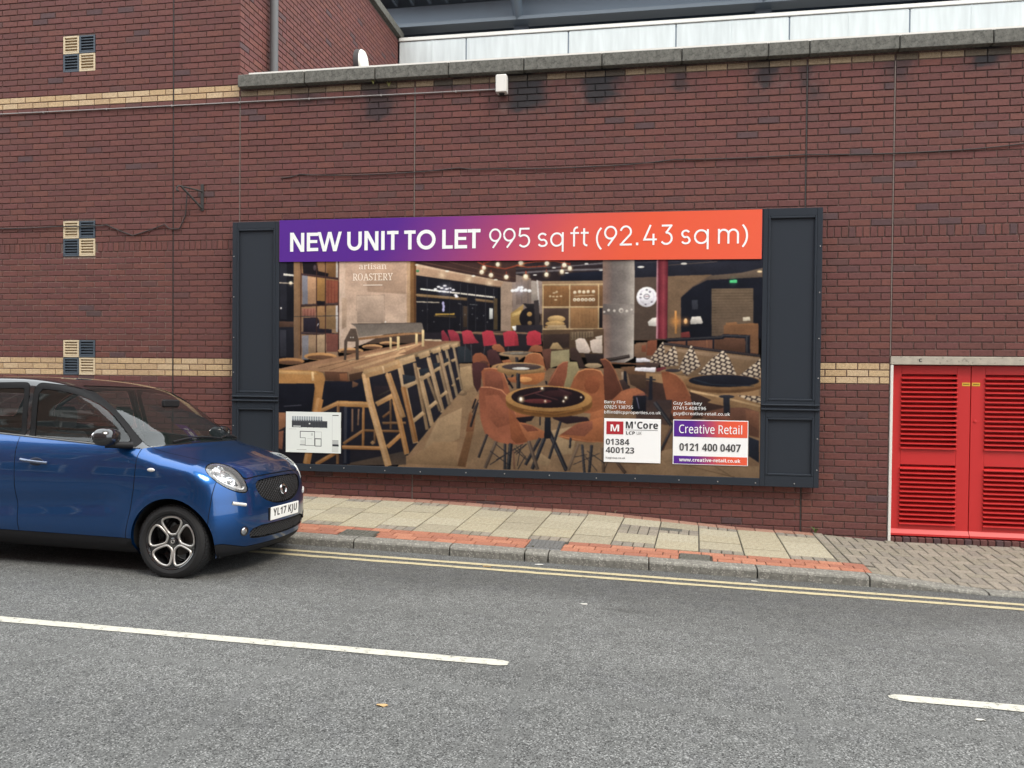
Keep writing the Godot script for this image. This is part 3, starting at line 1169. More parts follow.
func spans(pts: Array, paint: Callable):
	var n := pts.size() / 2
	var lo := 1e9
	var hi := -1e9
	for i in n:
		lo = minf(lo, pts[i * 2 + 1])
		hi = maxf(hi, pts[i * 2 + 1])
	var h := pic.get_height()
	var w := pic.get_width()
	for y in range(maxi(0, int(lo)), mini(h, int(hi) + 1)):
		var c := y + 0.5
		var cut := []
		for i in n:
			var j := (i + 1) % n
			var y0: float = pts[i * 2 + 1]
			var y1: float = pts[j * 2 + 1]
			if (y0 <= c) != (y1 <= c):
				cut.append(pts[i * 2] + (c - y0) / (y1 - y0) * (pts[j * 2] - pts[i * 2]))
		cut.sort()
		for k in range(0, cut.size() - 1, 2):
			var a := clampi(int(round(cut[k])), 0, w)
			var b := clampi(int(round(cut[k + 1])), 0, w)
			if b > a:
				paint.call(a, b, y, (c - lo) / maxf(1.0, hi - lo))

func poly(c1: String, c2: String, across: bool, pts: Array):
	var a := hexc(c1)
	var b := hexc(c2)
	if c1 == c2 and pts.size() < 60:
		a = a * 1.10
		b = b * 0.84
	if not across:
		spans(pts, func(x0, x1, y, t): pic.fill_rect(Rect2i(x0, y, x1 - x0, 1), a.lerp(b, t)))
	else:
		spans(pts, func(x0, x1, y, _t):
			for x in range(x0, x1, 2):
				pic.fill_rect(Rect2i(x, y, mini(2, x1 - x), 1), a.lerp(b, float(x - x0) / (x1 - x0))))

func stroke(c: String, w: float, pts: Array):
	var line := PackedVector2Array()
	for i in range(0, pts.size(), 2):
		line.append(Vector2(pts[i], pts[i + 1]))
	for q in Geometry2D.offset_polyline(line, maxf(0.6, w * 0.5), Geometry2D.JOIN_ROUND, Geometry2D.END_BUTT):
		var flat := []
		for v in q:
			flat.append(v.x)
			flat.append(v.y)
		poly(c, c, false, flat)
	# rounded members of the photographed furniture: a paler side
	if w > 6.0:
		var off := PackedVector2Array()
		for v in line:
			off.append(v + Vector2(-w * 0.2, -w * 0.14))
		var k := hexc(c).lerp(Color(1.0, 0.93, 0.82), 0.13).to_html(false)
		for q in Geometry2D.offset_polyline(off, w * 0.2, Geometry2D.JOIN_ROUND, Geometry2D.END_BUTT):
			var flat := []
			for v in q:
				flat.append(v.x)
				flat.append(v.y)
			poly(k, k, false, flat)

func oval(c1: String, c2: String, cx: float, cy: float, rx: float, ry: float):
	var flat := []
	for i in 28:
		flat.append(cx + rx * cos(TAU * i / 28))
		flat.append(cy + ry * sin(TAU * i / 28))
	poly(c1, c2, false, flat)

# printed halo of a photographed lamp
func glow(c: String, cx: int, cy: int, r: int, a: float):
	var k := hexc(c)
	for y in range(maxi(0, cy - r), mini(pic.get_height(), cy + r + 1)):
		for x in range(maxi(0, cx - r), mini(pic.get_width(), cx + r + 1)):
			var d := Vector2(x - cx, y - cy).length() / r
			if d < 1.0:
				pic.set_pixel(x, y, pic.get_pixel(x, y).lerp(k, a * pow(1.0 - d, 2.0)))

# woven pattern of the printed cushions
func lattice(c: String, d: String, s: float, pts: Array):
	var a := hexc(c)
	var b := hexc(d)
	spans(pts, func(x0, x1, y, t):
		for x in range(x0, x1):
			var u: float = x * 0.8 + y * 0.55
			var v: float = y * 0.9 - x * 0.38
			var row := floorf(v / (s * 1.15))
			var fu := fposmod(u + row * s * 0.9, s * 1.8) / (s * 1.8)
			var fv := fposmod(v, s * 1.15) / (s * 1.15)
			var ink := fu < 0.24 or fv < 0.24
			pic.set_pixel(x, y, (b if ink else a).lerp(Color(0.25, 0.2, 0.18), 0.35 * t)))

func print_cafe() -> ImageTexture:
	pic = Image.create(1500, 650, false, Image.FORMAT_RGB8)
	poly("5f4a3e","5f4a3e",false,[-12,-20,1509,-12,1512,245,-11,267])
	poly("7f6248","6b523d",false,[-10,343,1514,330,1519,680,1145,694])
	poly("1b1c25","1b1c25",false,[-8,-11,49,-10,50,192,-7,191])
	poly("2b2c36","2b2c36",false,[1,-3,25,-3,26,185,2,185])
	poly("e8e0d0","e8e0d0",false,[14,37,51,41,51,47,14,44])
	poly("b9a893","b9a893",false,[-1,65,50,68,50,71,-1,69])
	oval("f6e6cc","f6e6cc",39,68,6,5)
	glow("ffe0b0",39,69,16,0.5)
	oval("e8e0d8","e8e0d8",6,149,3,3)
	poly("553d32","553d32",false,[-7,191,50,192,50,210,-7,211])
	poly("1f2029","1f2029",false,[-7,210,50,210,51,313,-6,314])
	poly("33343e","33343e",false,[2,219,24,219,25,305,3,305])
	poly("a27850","6d5340",false,[49,-10,74,-10,76,313,51,313])
	poly("8a6444","8a6444",false,[66,-10,74,-10,76,313,67,313])
	poly("9f7148","8a6d55",false,[74,-10,202,-8,204,312,76,313])
	poly("8d8b96","6f6e78",false,[78,43,97,45,98,139,79,139])
	poly("bb8c66","bb8c66",false,[97,47,128,52,128,139,98,139])
	poly("a5763f","a5763f",false,[128,52,157,57,157,139,129,139])
	poly("8a6038","8a6038",false,[162,-1,192,0,192,52,162,50])
	poly("c9c0b6","c9c0b6",false,[193,0,200,0,201,53,193,52])
	poly("964f39","844533",false,[160,59,203,63,203,137,160,133])
	stroke("7d3a2c",1.6,[167,60,168,135])
	stroke("7d3a2c",1.6,[178,60,178,135])
	stroke("7d3a2c",1.6,[189,60,189,135])
	poly("251f25","251f25",false,[77,-10,127,-9,133,31,168,39,166,50,82,39])
	oval("5d4a52","5d4a52",121,20,5,9)
	stroke("3a2428",6.3,[74,40,132,47,203,57])
	stroke("3a2828",7.9,[75,141,203,136])
	poly("1e1a20","1e1a20",false,[127,126,159,127,159,139,127,139])
	poly("9d6553","8d5648",false,[79,150,125,149,125,178,79,177])
	stroke("7a4238",1.6,[87,151,88,177])
	stroke("7a4238",1.6,[98,151,98,177])
	stroke("7a4238",1.6,[109,151,109,177])
	stroke("7a4238",1.6,[118,151,118,177])
	poly("9b7148","9b7148",false,[129,144,157,144,158,216,129,216])
	poly("8f6d48","8f6d48",false,[161,144,193,142,193,216,161,216])
	poly("bfb8b4","bfb8b4",false,[193,142,201,141,202,226,194,226])
	poly("2a2530","2a2530",false,[83,180,131,179,138,190,138,215,180,217,180,229,83,230])
	stroke("e4dcd8",2.0,[135,198,128,210])
	stroke("3a2a2c",7.9,[77,229,202,234])
	stroke("43403e",2.4,[50,176,204,174])
	poly("7b7980","7b7980",false,[79,238,101,236,101,315,80,315])
	poly("9d7e60","9d7e60",false,[101,236,129,235,129,297,101,297])
	poly("ab8d6b","ab8d6b",false,[129,235,161,233,162,296,129,297])
	poly("864c40","6b4038",false,[161,230,203,233,203,289,162,289])
	stroke("472c26",3.2,[74,-6,75,301])
	stroke("472c26",3.2,[127,-5,129,301])
	stroke("472c26",3.2,[157,-5,159,300])
	stroke("472c26",3.2,[201,-4,203,300])
	poly("d0aa8e","bea48e",false,[203,-8,430,-4,431,198,287,264,205,292])
	poly("d9b79c","c6ac98",false,[205,-8,224,-8,225,210,206,251])
	poly("b99a80","b99a80",false,[214,117,231,117,229,210,214,218])
	poly("c7a184","c7a184",false,[289,-3,425,-1,426,107,299,98])
	poly("b89c86","b89c86",false,[265,110,353,110,354,196,265,196])
	stroke("8d7866",1.2,[263,110,355,109,357,194])
	stroke("a08a76",1.2,[263,110,262,158])
	oval("f6efe4","f6efe4",359,194,2,3)
	poly("c9a07a","b08c66",false,[427,-4,448,-4,450,198,429,198])
	poly("8a6038","8a6038",false,[439,-4,454,-4,456,198,440,198])
	poly("6d4628","6d4628",false,[450,-4,458,-4,459,198,452,198])
	poly("4c332e","3f2c2b",false,[456,-4,1041,-13,1042,75,738,90,457,16])
	stroke("6b4a3e",2.4,[475,7,758,67])
	stroke("5d4036",3.2,[565,8,781,63])
	poly("c59c7a","c59c7a",false,[458,12,557,34,738,70,738,88,458,48])
	poly("dcb894","dcb894",false,[458,12,557,34,738,70,738,73,458,21])
	glow("ffe6bc",541,49,22,0.75)
	glow("ffe6bc",626,63,22,0.75)
	glow("ffe6bc",692,76,22,0.75)
	oval("fff4dc","fff4dc",460,16,6,2)
	oval("fff4dc","fff4dc",558,37,6,3)
	oval("fff4dc","fff4dc",642,53,6,3)
	oval("fff4dc","fff4dc",712,65,6,2)
	oval("3f8d5a","3f8d5a",463,35,5,4)
	poly("1e1e26","1e1e26",false,[459,48,728,90,729,222,460,230])
	poly("2c2a2e","2c2a2e",false,[606,143,627,146,627,218,607,218])
	poly("4a3a2e","4a3a2e",false,[611,145,623,146,623,210,611,210])
	stroke("836440",8.7,[460,110,622,124])
	stroke("73583a",7.9,[649,126,711,133])
	stroke("f4ead8",4.8,[472,91,710,119])
	stroke("c9baa2",3.2,[460,131,534,134])
	stroke("b9913c",5.2,[521,171,583,170])
	stroke("5d4a30",3.2,[517,175,587,179])
	poly("c2c4be","c2c4be",false,[693,152,704,153,704,185,693,186])
	stroke("7d7e80",1.6,[631,140,655,142])
	stroke("8a8a88",1.6,[594,137,604,139])
	oval("f6f4ff","f6f4ff",521,92,6,3)
	oval("f6f4ff","f6f4ff",531,85,6,3)
	oval("f6f4ff","f6f4ff",541,89,6,3)
	oval("f6f4ff","f6f4ff",551,82,6,3)
	oval("f6f4ff","f6f4ff",557,92,6,3)
	oval("f6f4ff","f6f4ff",567,90,6,3)
	oval("f6f4ff","f6f4ff",578,95,6,3)
	oval("f6f4ff","f6f4ff",535,99,6,3)
	oval("f6f4ff","f6f4ff",549,100,6,3)
	oval("f6f4ff","f6f4ff",566,101,6,3)
	oval("f6f4ff","f6f4ff",586,111,6,3)
	oval("f6f4ff","f6f4ff",589,116,6,3)
	glow("dfe0ff",551,93,38,0.45)
	oval("b4aee0","b4aee0",546,137,4,6)
	oval("b4aee0","b4aee0",548,147,4,6)
	oval("b4aee0","b4aee0",547,157,4,6)
	oval("6b6a70","6b6a70",496,155,2,2)
	oval("6b6a70","6b6a70",480,159,2,2)
	oval("6b6a70","6b6a70",639,171,2,2)
	oval("6b6a70","6b6a70",655,183,2,2)
	oval("6b6a70","6b6a70",675,175,2,2)
	oval("6b6a70","6b6a70",687,195,2,2)
	oval("6b6a70","6b6a70",517,194,2,2)
	oval("6b6a70","6b6a70",600,202,2,2)
	oval("6b6a70","6b6a70",616,172,2,2)
	oval("6b6a70","6b6a70",640,152,2,2)
	stroke("3d3b42",1.6,[494,59,496,222])
	stroke("3d3b42",1.6,[566,70,567,222])
	stroke("3d3b42",1.6,[601,76,602,222])
	stroke("3d3b42",1.6,[624,79,625,222])
	stroke("3d3b42",1.6,[649,83,650,222])
	stroke("3d3b42",1.6,[680,88,682,222])
	stroke("3d3b42",1.6,[706,92,707,222])
	poly("53442f","53442f",false,[707,121,718,123,719,218,707,218])
	stroke("17171c",5.5,[722,90,725,222])
	poly("aa8f79","937b68",false,[728,88,738,70,764,73,765,222,729,222])
	poly("927e73","927e73",false,[764,73,858,69,859,169,765,187])
	poly("857268","857268",false,[775,45,822,49,823,138,776,142])
	poly("a6988c","a6988c",false,[823,68,840,71,841,130,823,130])
	stroke("6b5f5c",1.6,[793,64,794,138])
	stroke("6b5f5c",1.6,[813,64,813,138])
	oval("ffffff","ffffff",775,98,6,5)
	oval("ffffff","ffffff",785,91,6,5)
	oval("ffffff","ffffff",793,99,6,5)
	oval("ffffff","ffffff",805,98,6,5)
	oval("ffffff","ffffff",817,100,6,5)
	oval("ffffff","ffffff",765,99,6,5)
	oval("ffffff","ffffff",779,97,6,5)
	oval("ffffff","ffffff",793,90,6,5)
	glow("e6e6ff",787,97,32,0.5)
	poly("b08c50","8a6a38",false,[760,168,774,158,800,140,793,208,761,222])
	poly("cfaa62","cfaa62",false,[764,170,792,158,792,170,765,179])
	oval("201d22","201d22",820,184,33,34)
	poly("292629","292629",false,[797,138,846,140,835,150,823,154,808,150])
	oval("b58a4c","b58a4c",818,171,8,7)
	oval("8a6a42","8a6a42",819,198,7,6)
	stroke("cfc6bf",4.8,[840,53,847,144])
	poly("3a3334","3a3334",false,[831,130,846,128,851,211,836,211])
	poly("e8e6e0","e8e6e0",false,[763,208,779,206,787,220,771,221])
	stroke("a08a62",2.4,[789,219,855,215])
	poly("8f7153","8f7153",false,[856,69,1042,67,1044,234,857,235])
	poly("8f623a","8f623a",false,[859,85,939,86,940,147,859,147])
	poly("8b603c","8b603c",false,[944,86,1025,87,1026,148,944,147])
	poly("936942","936942",false,[944,152,1026,153,1027,213,945,213])
	poly("7d5838","7d5838",false,[1029,86,1042,86,1043,148,1030,148])
	stroke("7a5230",1.2,[862,88,863,142])
	stroke("7a5230",1.2,[874,102,875,133])
	stroke("7a5230",1.2,[885,94,886,140])
	stroke("7a5230",1.2,[897,108,898,131])
	stroke("7a5230",1.2,[908,99,910,138])
	stroke("7a5230",1.2,[920,91,921,129])
	stroke("7a5230",1.2,[932,105,933,136])
	stroke("7a5230",1.2,[943,96,944,142])
	stroke("7a5230",1.2,[955,110,956,133])
	stroke("7f5834",1.2,[955,173,957,209])
	stroke("7a5230",1.2,[966,102,967,140])
	stroke("7f5834",1.2,[967,166,968,202])
	stroke("7a5230",1.2,[978,93,979,131])
	stroke("7f5834",1.2,[978,159,979,194])
	stroke("7a5230",1.2,[989,107,990,138])
	stroke("7f5834",1.2,[990,171,991,206])
	stroke("7a5230",1.2,[1001,99,1002,129])
	stroke("7f5834",1.2,[1001,163,1002,199])
	stroke("7a5230",1.2,[1012,90,1013,136])
	stroke("7f5834",1.2,[1013,156,1014,192])
	poly("493832","493832",false,[861,154,938,154,938,213,861,213])
	oval("bd955a","bd955a",901,186,27,11)
	oval("cfa76a","cfa76a",900,182,23,6)
	oval("b88f54","b88f54",897,200,30,8)
	oval("c49c60","c49c60",897,198,26,4)
	oval("a87f48","a87f48",897,210,32,5)
	poly("241f22","241f22",false,[1030,153,1043,153,1044,213,1030,213])
	stroke("c8a878",3.2,[856,82,1042,82])
	stroke("c8a878",3.2,[857,150,1043,150])
	stroke("c8a878",3.2,[858,217,1044,216])
	stroke("c8a878",3.2,[859,82,860,223])
	stroke("c8a878",3.2,[940,81,941,235])
	stroke("c8a878",3.2,[1027,81,1029,234])
	oval("d8bd92","d8bd92",893,107,5,2)
	oval("d8bd92","d8bd92",901,104,4,3)
	oval("d8bd92","d8bd92",881,117,4,3)
	oval("d8bd92","d8bd92",891,118,4,2)
	oval("d8bd92","d8bd92",902,118,4,2)
	oval("d8bd92","d8bd92",914,117,4,2)
	oval("d8bd92","d8bd92",898,128,5,2)
	oval("e6d3b0","e6d3b0",956,106,5,5)
	oval("e6d3b0","e6d3b0",970,104,5,5)
	oval("e6d3b0","e6d3b0",983,105,5,5)
	oval("e6d3b0","e6d3b0",996,104,5,5)
	oval("e6d3b0","e6d3b0",1012,104,5,5)
	oval("efe0c4","efe0c4",956,128,5,5)
	oval("efe0c4","efe0c4",967,128,5,5)
	oval("efe0c4","efe0c4",979,128,5,5)
	oval("efe0c4","efe0c4",990,128,5,5)
	oval("efe0c4","efe0c4",1002,128,5,5)
	oval("efe0c4","efe0c4",1012,128,5,5)
	oval("8b603c","8b603c",956,128,2,2)
	oval("8b603c","8b603c",967,128,2,2)
	oval("8b603c","8b603c",979,128,2,2)
	oval("8b603c","8b603c",990,128,2,2)
	oval("8b603c","8b603c",1002,128,2,2)
	oval("8b603c","8b603c",1012,128,2,2)
	stroke("d8bd92",2.0,[953,117,1015,115])
	poly("342a2e","342a2e",false,[775,-2,1041,-1,1042,71,912,71,854,71,775,50])
	poly("1e2231","1e2231",false,[912,48,1042,42,1042,70,912,71])
	stroke("716a6e",5.5,[775,45,904,39,1042,37])
	stroke("4e484e",3.2,[775,33,1041,21])
	stroke("8a8388",2.0,[892,31,1041,18])
	oval("f4efe6","f4efe6",892,31,6,2)
	oval("f4efe6","f4efe6",990,20,6,2)
	oval("f4efe6","f4efe6",1034,40,6,2)
	oval("f4efe6","f4efe6",931,47,6,2)
	oval("f4efe6","f4efe6",834,52,6,2)
	stroke("a8462e",3.6,[654,9,678,21,741,32,806,15,838,11,892,10,938,20])
	stroke("a8462e",3.6,[674,15,701,4])
	stroke("a8462e",3.6,[775,21,810,28,869,25])
	stroke("b8402c",2.8,[674,11,674,23])
	glow("ffc27a",674,29,17,0.8)
	oval("fff0cf","fff0cf",674,28,7,7)
	stroke("b8402c",2.8,[668,24,668,36])
	glow("ffc27a",668,41,17,0.8)
	oval("fff0cf","fff0cf",668,41,7,7)
	stroke("b8402c",2.8,[697,34,697,45])
	glow("ffc27a",697,51,17,0.8)
	oval("fff0cf","fff0cf",697,51,7,7)
	stroke("b8402c",2.8,[745,40,745,51])
	glow("ffc27a",745,57,17,0.8)
	oval("fff0cf","fff0cf",745,57,7,7)
	stroke("b8402c",2.8,[719,0,719,12])
	glow("ffc27a",719,18,17,0.8)
	oval("fff0cf","fff0cf",718,18,6,7)
	stroke("b8402c",2.8,[790,-2,790,9])
	glow("ffc27a",791,15,17,0.8)
	oval("fff0cf","fff0cf",790,15,6,7)
	stroke("b8402c",2.8,[805,39,805,51])
	glow("ffc27a",805,56,17,0.8)
	oval("fff0cf","fff0cf",804,56,6,7)
	stroke("b8402c",2.8,[790,-3,790,9])
	glow("ffc27a",790,15,17,0.8)
	oval("fff0cf","fff0cf",790,14,7,7)
	stroke("b8402c",2.8,[870,0,870,12])
	glow("ffc27a",870,17,17,0.8)
	oval("fff0cf","fff0cf",870,17,7,7)
	stroke("b8402c",2.8,[923,6,923,18])
	glow("ffc27a",923,24,17,0.8)
	oval("fff0cf","fff0cf",923,23,7,7)
	stroke("b8402c",2.8,[940,16,940,28])
	glow("ffc27a",940,34,17,0.8)
	oval("fff0cf","fff0cf",940,33,6,7)
	stroke("b8402c",2.8,[916,26,916,38])
	glow("ffc27a",916,44,17,0.8)
	oval("fff0cf","fff0cf",916,43,6,7)
	stroke("b8402c",2.8,[869,34,869,45])
	glow("ffc27a",869,51,17,0.8)
	oval("fff0cf","fff0cf",869,51,6,7)
	stroke("b8402c",2.8,[807,40,807,52])
	glow("ffc27a",807,57,17,0.8)
	oval("fff0cf","fff0cf",806,57,6,7)
	poly("8f6b5c","7c6358",false,[1039,-5,1058,-5,1059,56,1062,290,1041,290])
	poly("8a6d60","6a5f5c",true,[1039,-5,1068,-5,1071,318,1042,319])
	poly("6d625f","7d746e",true,[1067,-5,1101,-4,1105,318,1071,318])
	poly("7d746e","b5aa9e",true,[1101,-4,1134,-4,1134,303,1105,318])
	poly("5f5653","9a9088",true,[1041,141,1133,142,1133,173,1042,173])
	oval("cfc4b8","cfc4b8",1045,165,3,3)
	oval("cfc4b8","cfc4b8",1058,160,4,4)
	oval("cfc4b8","cfc4b8",1075,162,4,4)
	oval("cfc4b8","cfc4b8",1095,161,7,7)
	oval("cfc4b8","cfc4b8",1112,163,4,4)
	oval("cfc4b8","cfc4b8",1126,159,3,3)
	oval("8a7f78","8a7f78",1096,161,4,4)
	poly("5c4b41","5c4b41",false,[1133,0,1501,2,1504,245,1136,246])
	poly("2a2c39","2a2c39",false,[1133,-4,1504,-1,1505,41,1437,53,1358,59,1134,63])
	stroke("3d3d4a",5.5,[1137,19,1358,15])
	stroke("6a5a52",2.0,[1230,28,1372,19])
	oval("efe9de","efe9de",1152,32,10,3)
	oval("efe9de","efe9de",1277,24,9,3)
	oval("efe9de","efe9de",1399,9,6,2)
	poly("7b6149","6d543f",false,[1231,60,1358,57,1301,92,1269,123,1270,245,1233,245])
	poly("6d5b4d","6d5b4d",false,[1358,59,1441,53,1501,39,1501,67,1344,71])
	poly("1a1d28","1a1d28",false,[1270,123,1304,93,1344,73,1501,66,1504,245,1272,245])
	glow("ff9a3c",1255,193,28,0.8)
	stroke("c8823c",6.3,[1255,163,1256,230])
	oval("ffd9a0","ffd9a0",1492,50,7,3)
	poly("715d49","604e40",false,[1357,98,1475,98,1477,238,1359,238])
	stroke("5a4938",1.2,[1358,104,1474,103])
	stroke("5a4938",1.2,[1358,112,1474,112])
	stroke("5a4938",1.2,[1358,120,1475,120])
	stroke("5a4938",1.2,[1359,128,1475,128])
	stroke("5a4938",1.2,[1359,137,1475,136])
	stroke("5a4938",1.2,[1359,145,1475,144])
	stroke("5a4938",1.2,[1359,153,1475,152])
	stroke("5a4938",1.2,[1359,161,1475,160])
	stroke("5a4938",1.2,[1359,169,1475,168])
	stroke("5a4938",1.2,[1359,177,1475,176])
	stroke("5a4938",1.2,[1359,186,1475,184])
	stroke("5a4938",1.2,[1359,194,1476,193])
	stroke("5a4938",1.2,[1360,202,1476,201])
	stroke("5a4938",1.2,[1360,210,1476,209])
	stroke("5a4938",1.2,[1360,218,1476,217])
	stroke("5a4938",1.2,[1360,227,1476,225])
	poly("54e08a","54e08a",false,[1408,74,1429,73,1429,82,1408,82])
	glow("40d080",1418,77,20,0.4)
	oval("e8c890","e8c890",1284,193,5,8)
	glow("ffa050",1284,194,22,0.7)
	poly("cfc8be","cfc8be",false,[1302,180,1327,179,1334,197,1331,201,1298,202,1297,193])
	poly("3a3d48","3a3d48",false,[1301,131,1318,131,1319,158,1302,159])
	poly("d4cec4","d4cec4",false,[1188,183,1201,182,1201,208,1177,207,1174,195])
	oval("efecf4","efecf4",1170,121,30,30)
	oval("d9d2e2","d9d2e2",1170,121,22,22)
	oval("efecf4","efecf4",1170,121,20,20)
	oval("5d5a66","5d5a66",1170,120,9,8)
	oval("efecf4","efecf4",1170,120,7,6)
	stroke("8d5a66",2.0,[1165,119,1176,119])
	oval("6a6672","6a6672",1170,100,3,2)
	oval("6a6672","6a6672",1153,113,3,2)
	oval("6a6672","6a6672",1185,136,3,2)
	oval("6a6672","6a6672",1167,143,3,2)
	oval("6a6672","6a6672",1152,123,3,2)
	oval("6a6672","6a6672",1179,106,3,2)
	poly("8d5f3c","7a5034",false,[1399,198,1429,196,1432,202,1468,199,1490,200,1490,245,1400,245])
	poly("c9bba2","c9bba2",false,[1447,182,1466,181,1468,192,1447,193])
	poly("75302f","75302f",false,[1271,227,1295,223,1299,245,1272,245])
	poly("c98a94","5d1f2c",true,[1198,-3,1204,-3,1207,245,1199,245])
	poly("6d202e","963a44",true,[1203,-3,1217,-2,1220,245,1205,245])
	poly("963a44","5f1b28",true,[1217,-2,1231,-2,1231,245,1219,245])
	poly("6b5140","6b5140",false,[1140,257,1202,253,1203,329,1141,329])
	poly("844933","844933",false,[1174,251,1202,249,1200,295,1171,295])
	poly("6f4635","6f4635",false,[1233,249,1393,242,1454,245,1490,286,1490,297,1233,264])
	poly("7d5538","6d4a33",false,[1393,205,1491,205,1492,288,1467,284,1467,238,1393,234])
	poly("5a3c2e","5a3c2e",false,[1368,245,1454,243,1455,284,1368,275])
	stroke("1c1e28",10.3,[1229,249,1390,241,1393,236,1468,239])
	stroke("1c1e28",13.5,[1461,238,1462,288])
	stroke("1c1e28",4.8,[1287,246,1288,272])
	stroke("1c1e28",4.8,[1364,244,1365,277])
	stroke("8a5a40",2.4,[1345,249,1347,272])
	poly("7f6449","6b533d",false,[1220,261,1497,290,1499,381,1221,347])
	poly("92755a","92755a",false,[1224,269,1347,285,1498,301,1498,310,1347,296,1224,278])
	stroke("272127",7.9,[1220,259,1347,276,1498,294])
	lattice("d6c0a2","2c2226",9,[1219,252,1225,280,1221,325,1176,318,1189,295])
	lattice("d9c4a6","2c2226",9,[1252,263,1261,287,1265,324,1212,329,1222,295])
	lattice("decaac","2c2226",9,[1302,261,1316,294,1330,324,1289,354,1265,336,1281,298])
	lattice("e4d0b2","2c2226",9,[1394,277,1412,305,1432,351,1395,364,1322,348,1354,309])
	lattice("dcc8aa","2c2226",9,[1498,302,1499,370,1481,363,1438,353,1470,326])
	poly("8f6d4a","8f6d4a",false,[1141,345,1282,354,1377,390,1499,429,1500,463,1500,459,1399,439,1142,371])
	poly("3c2b27","3c2b27",false,[1142,363,1238,381,1334,413,1400,442,1364,477,1143,496,1142,394])
	poly("5d3d30","5d3d30",false,[1320,466,1400,446,1457,445,1496,457,1497,533,1465,525,1364,495])
	poly("6e4735","6e4735",false,[1457,449,1496,457,1497,511,1461,486])
	poly("1f232e","1f232e",false,[1467,530,1497,541,1498,605,1468,586])
	poly("8f6c49","8f6c49",false,[1349,432,1421,446,1496,437,1495,393,1399,402])
	stroke("b89468",5.5,[1301,399,1377,413,1500,441])
	oval("704d31","704d31",1394,379,114,25)
	oval("8a6440","8a6440",1394,372,115,23)
	oval("1f212c","1f212c",1395,368,100,18)
	stroke("2c3440",2.4,[1308,365,1363,379,1481,382])
	lattice("cdb797","2c2226",9,[1435,410,1499,411,1500,433,1464,423])
	poly("ded9e2","ded9e2",false,[1141,303,1167,303,1183,308,1181,314,1141,315])
	poly("4a3a36","4a3a36",false,[1141,315,1208,317,1208,330,1141,331])
	poly("e2dde6","e2dde6",false,[1141,332,1200,330,1197,344,1141,342])
	poly("6d2d34","6d2d34",false,[1201,332,1227,328,1230,340,1201,343])
	oval("8d6e4c","8d6e4c",1245,343,33,9)
	oval("3a3438","3a3438",1249,339,22,5)
	poly("8a4d30","7b4431",false,[1215,343,1234,342,1256,349,1279,369,1297,403,1311,455,1311,470,1302,482,1254,483,1232,430,1222,385])
	stroke("b0744c",2.4,[1238,344,1260,353,1282,375,1301,414])
	poly("20222b","20222b",false,[1181,357,1190,357,1191,468,1178,469])
	stroke("2a2c36",4.0,[1171,365,1199,367])
	poly("24262f","24262f",false,[1395,413,1413,412,1414,464,1414,465,1396,465])
	oval("2c2e38","2c2e38",1404,414,22,5)
	poly("6a4038","6a4038",false,[1142,392,1172,408,1178,416,1142,412])
	poly("2f2a2e","2f2a2e",false,[1142,416,1179,418,1180,469,1143,469])
	stroke("8a86a8",2.4,[1146,422,1154,446])
	poly("3a2e2e","4d3a32",false,[1142,428,1248,426,1248,449,1236,502,1143,485])
	stroke("25262e",11.9,[1198,435,1251,507])
	stroke("4a2f24",10.3,[1249,503,1217,582])
	stroke("25262e",6.3,[1255,501,1215,578])
	poly("7d4a38","7d4a38",false,[1338,472,1378,480,1422,481,1400,469,1371,460])
	poly("8e7152","7d6046",false,[588,324,640,322,657,415,638,494,627,673,397,656,492,538,552,473,581,440,609,408])
	poly("9a7d5c","9a7d5c",false,[532,497,609,460,602,555,521,596,480,606])
	poly("86694b","86694b",false,[422,639,521,569,594,567,595,642])
	poly("a2845f","a2845f",false,[596,337,636,329,645,392,609,416])
	oval("7b6248","7b6248",609,414,16,9)
	oval("947757","947757",606,412,11,5)
	poly("85694c","6f5741",false,[626,475,810,472,1050,468,1053,697,628,712])
	poly("6b4a30","6b4a30",false,[626,531,647,534,622,645,595,642])
	poly("7f5236","7f5236",false,[632,479,657,443,647,533,622,534])
	poly("936d4c","936d4c",false,[641,439,661,415,666,482,638,482])
	poly("8d7355","8d7355",false,[847,588,891,617,879,633,820,627])
	poly("9a7f5e","9a7f5e",false,[886,525,974,507,952,596,898,598])
	poly("7a6148","7a6148",false,[1219,578,1255,569,1256,614,1499,615,1499,681,1145,694,1145,625,1219,615])
	stroke("5a4533",2.0,[1300,621,1431,650])
	stroke("5a4533",2.0,[1366,615,1420,647])
	poly("27232a","27232a",false,[487,227,808,227,809,285,624,321,592,322,487,263])
	poly("2c333a","2c333a",false,[587,270,620,270,640,290,640,319,592,320])
	stroke("7a5640",7.1,[575,226,712,231,808,235])
	poly("2a262c","2a262c",false,[777,204,859,204,856,281,778,293])
	stroke("80604a",5.5,[777,228,871,232])
	poly("54402f","54402f",false,[859,219,1044,216,1045,299,941,304,860,281])
	poly("3a2c28","3a2c28",false,[861,233,941,231,941,273,862,277])
	poly("7a664e","7a664e",false,[944,225,1013,223,1014,239,945,250])
	poly("a98d66","a98d66",false,[875,204,929,204,933,215,871,216])
	stroke("4b3a2e",1.6,[946,226,947,246])
	stroke("4b3a2e",1.6,[955,226,955,246])
	stroke("4b3a2e",1.6,[963,226,963,246])
	stroke("4b3a2e",1.6,[972,226,972,246])
	stroke("4b3a2e",1.6,[980,226,980,246])
	stroke("4b3a2e",1.6,[989,226,989,246])
	stroke("4b3a2e",1.6,[997,226,997,246])
	stroke("4b3a2e",1.6,[1005,226,1006,246])
	poly("8a2b39","8a2b39",false,[541,222,548,219,565,243,567,256,542,251])
	poly("9c2f3e","9c2f3e",false,[561,219,579,219,595,231,603,255,571,254])
	poly("b23342","b23342",false,[606,224,623,219,637,222,650,247,663,259,612,263])
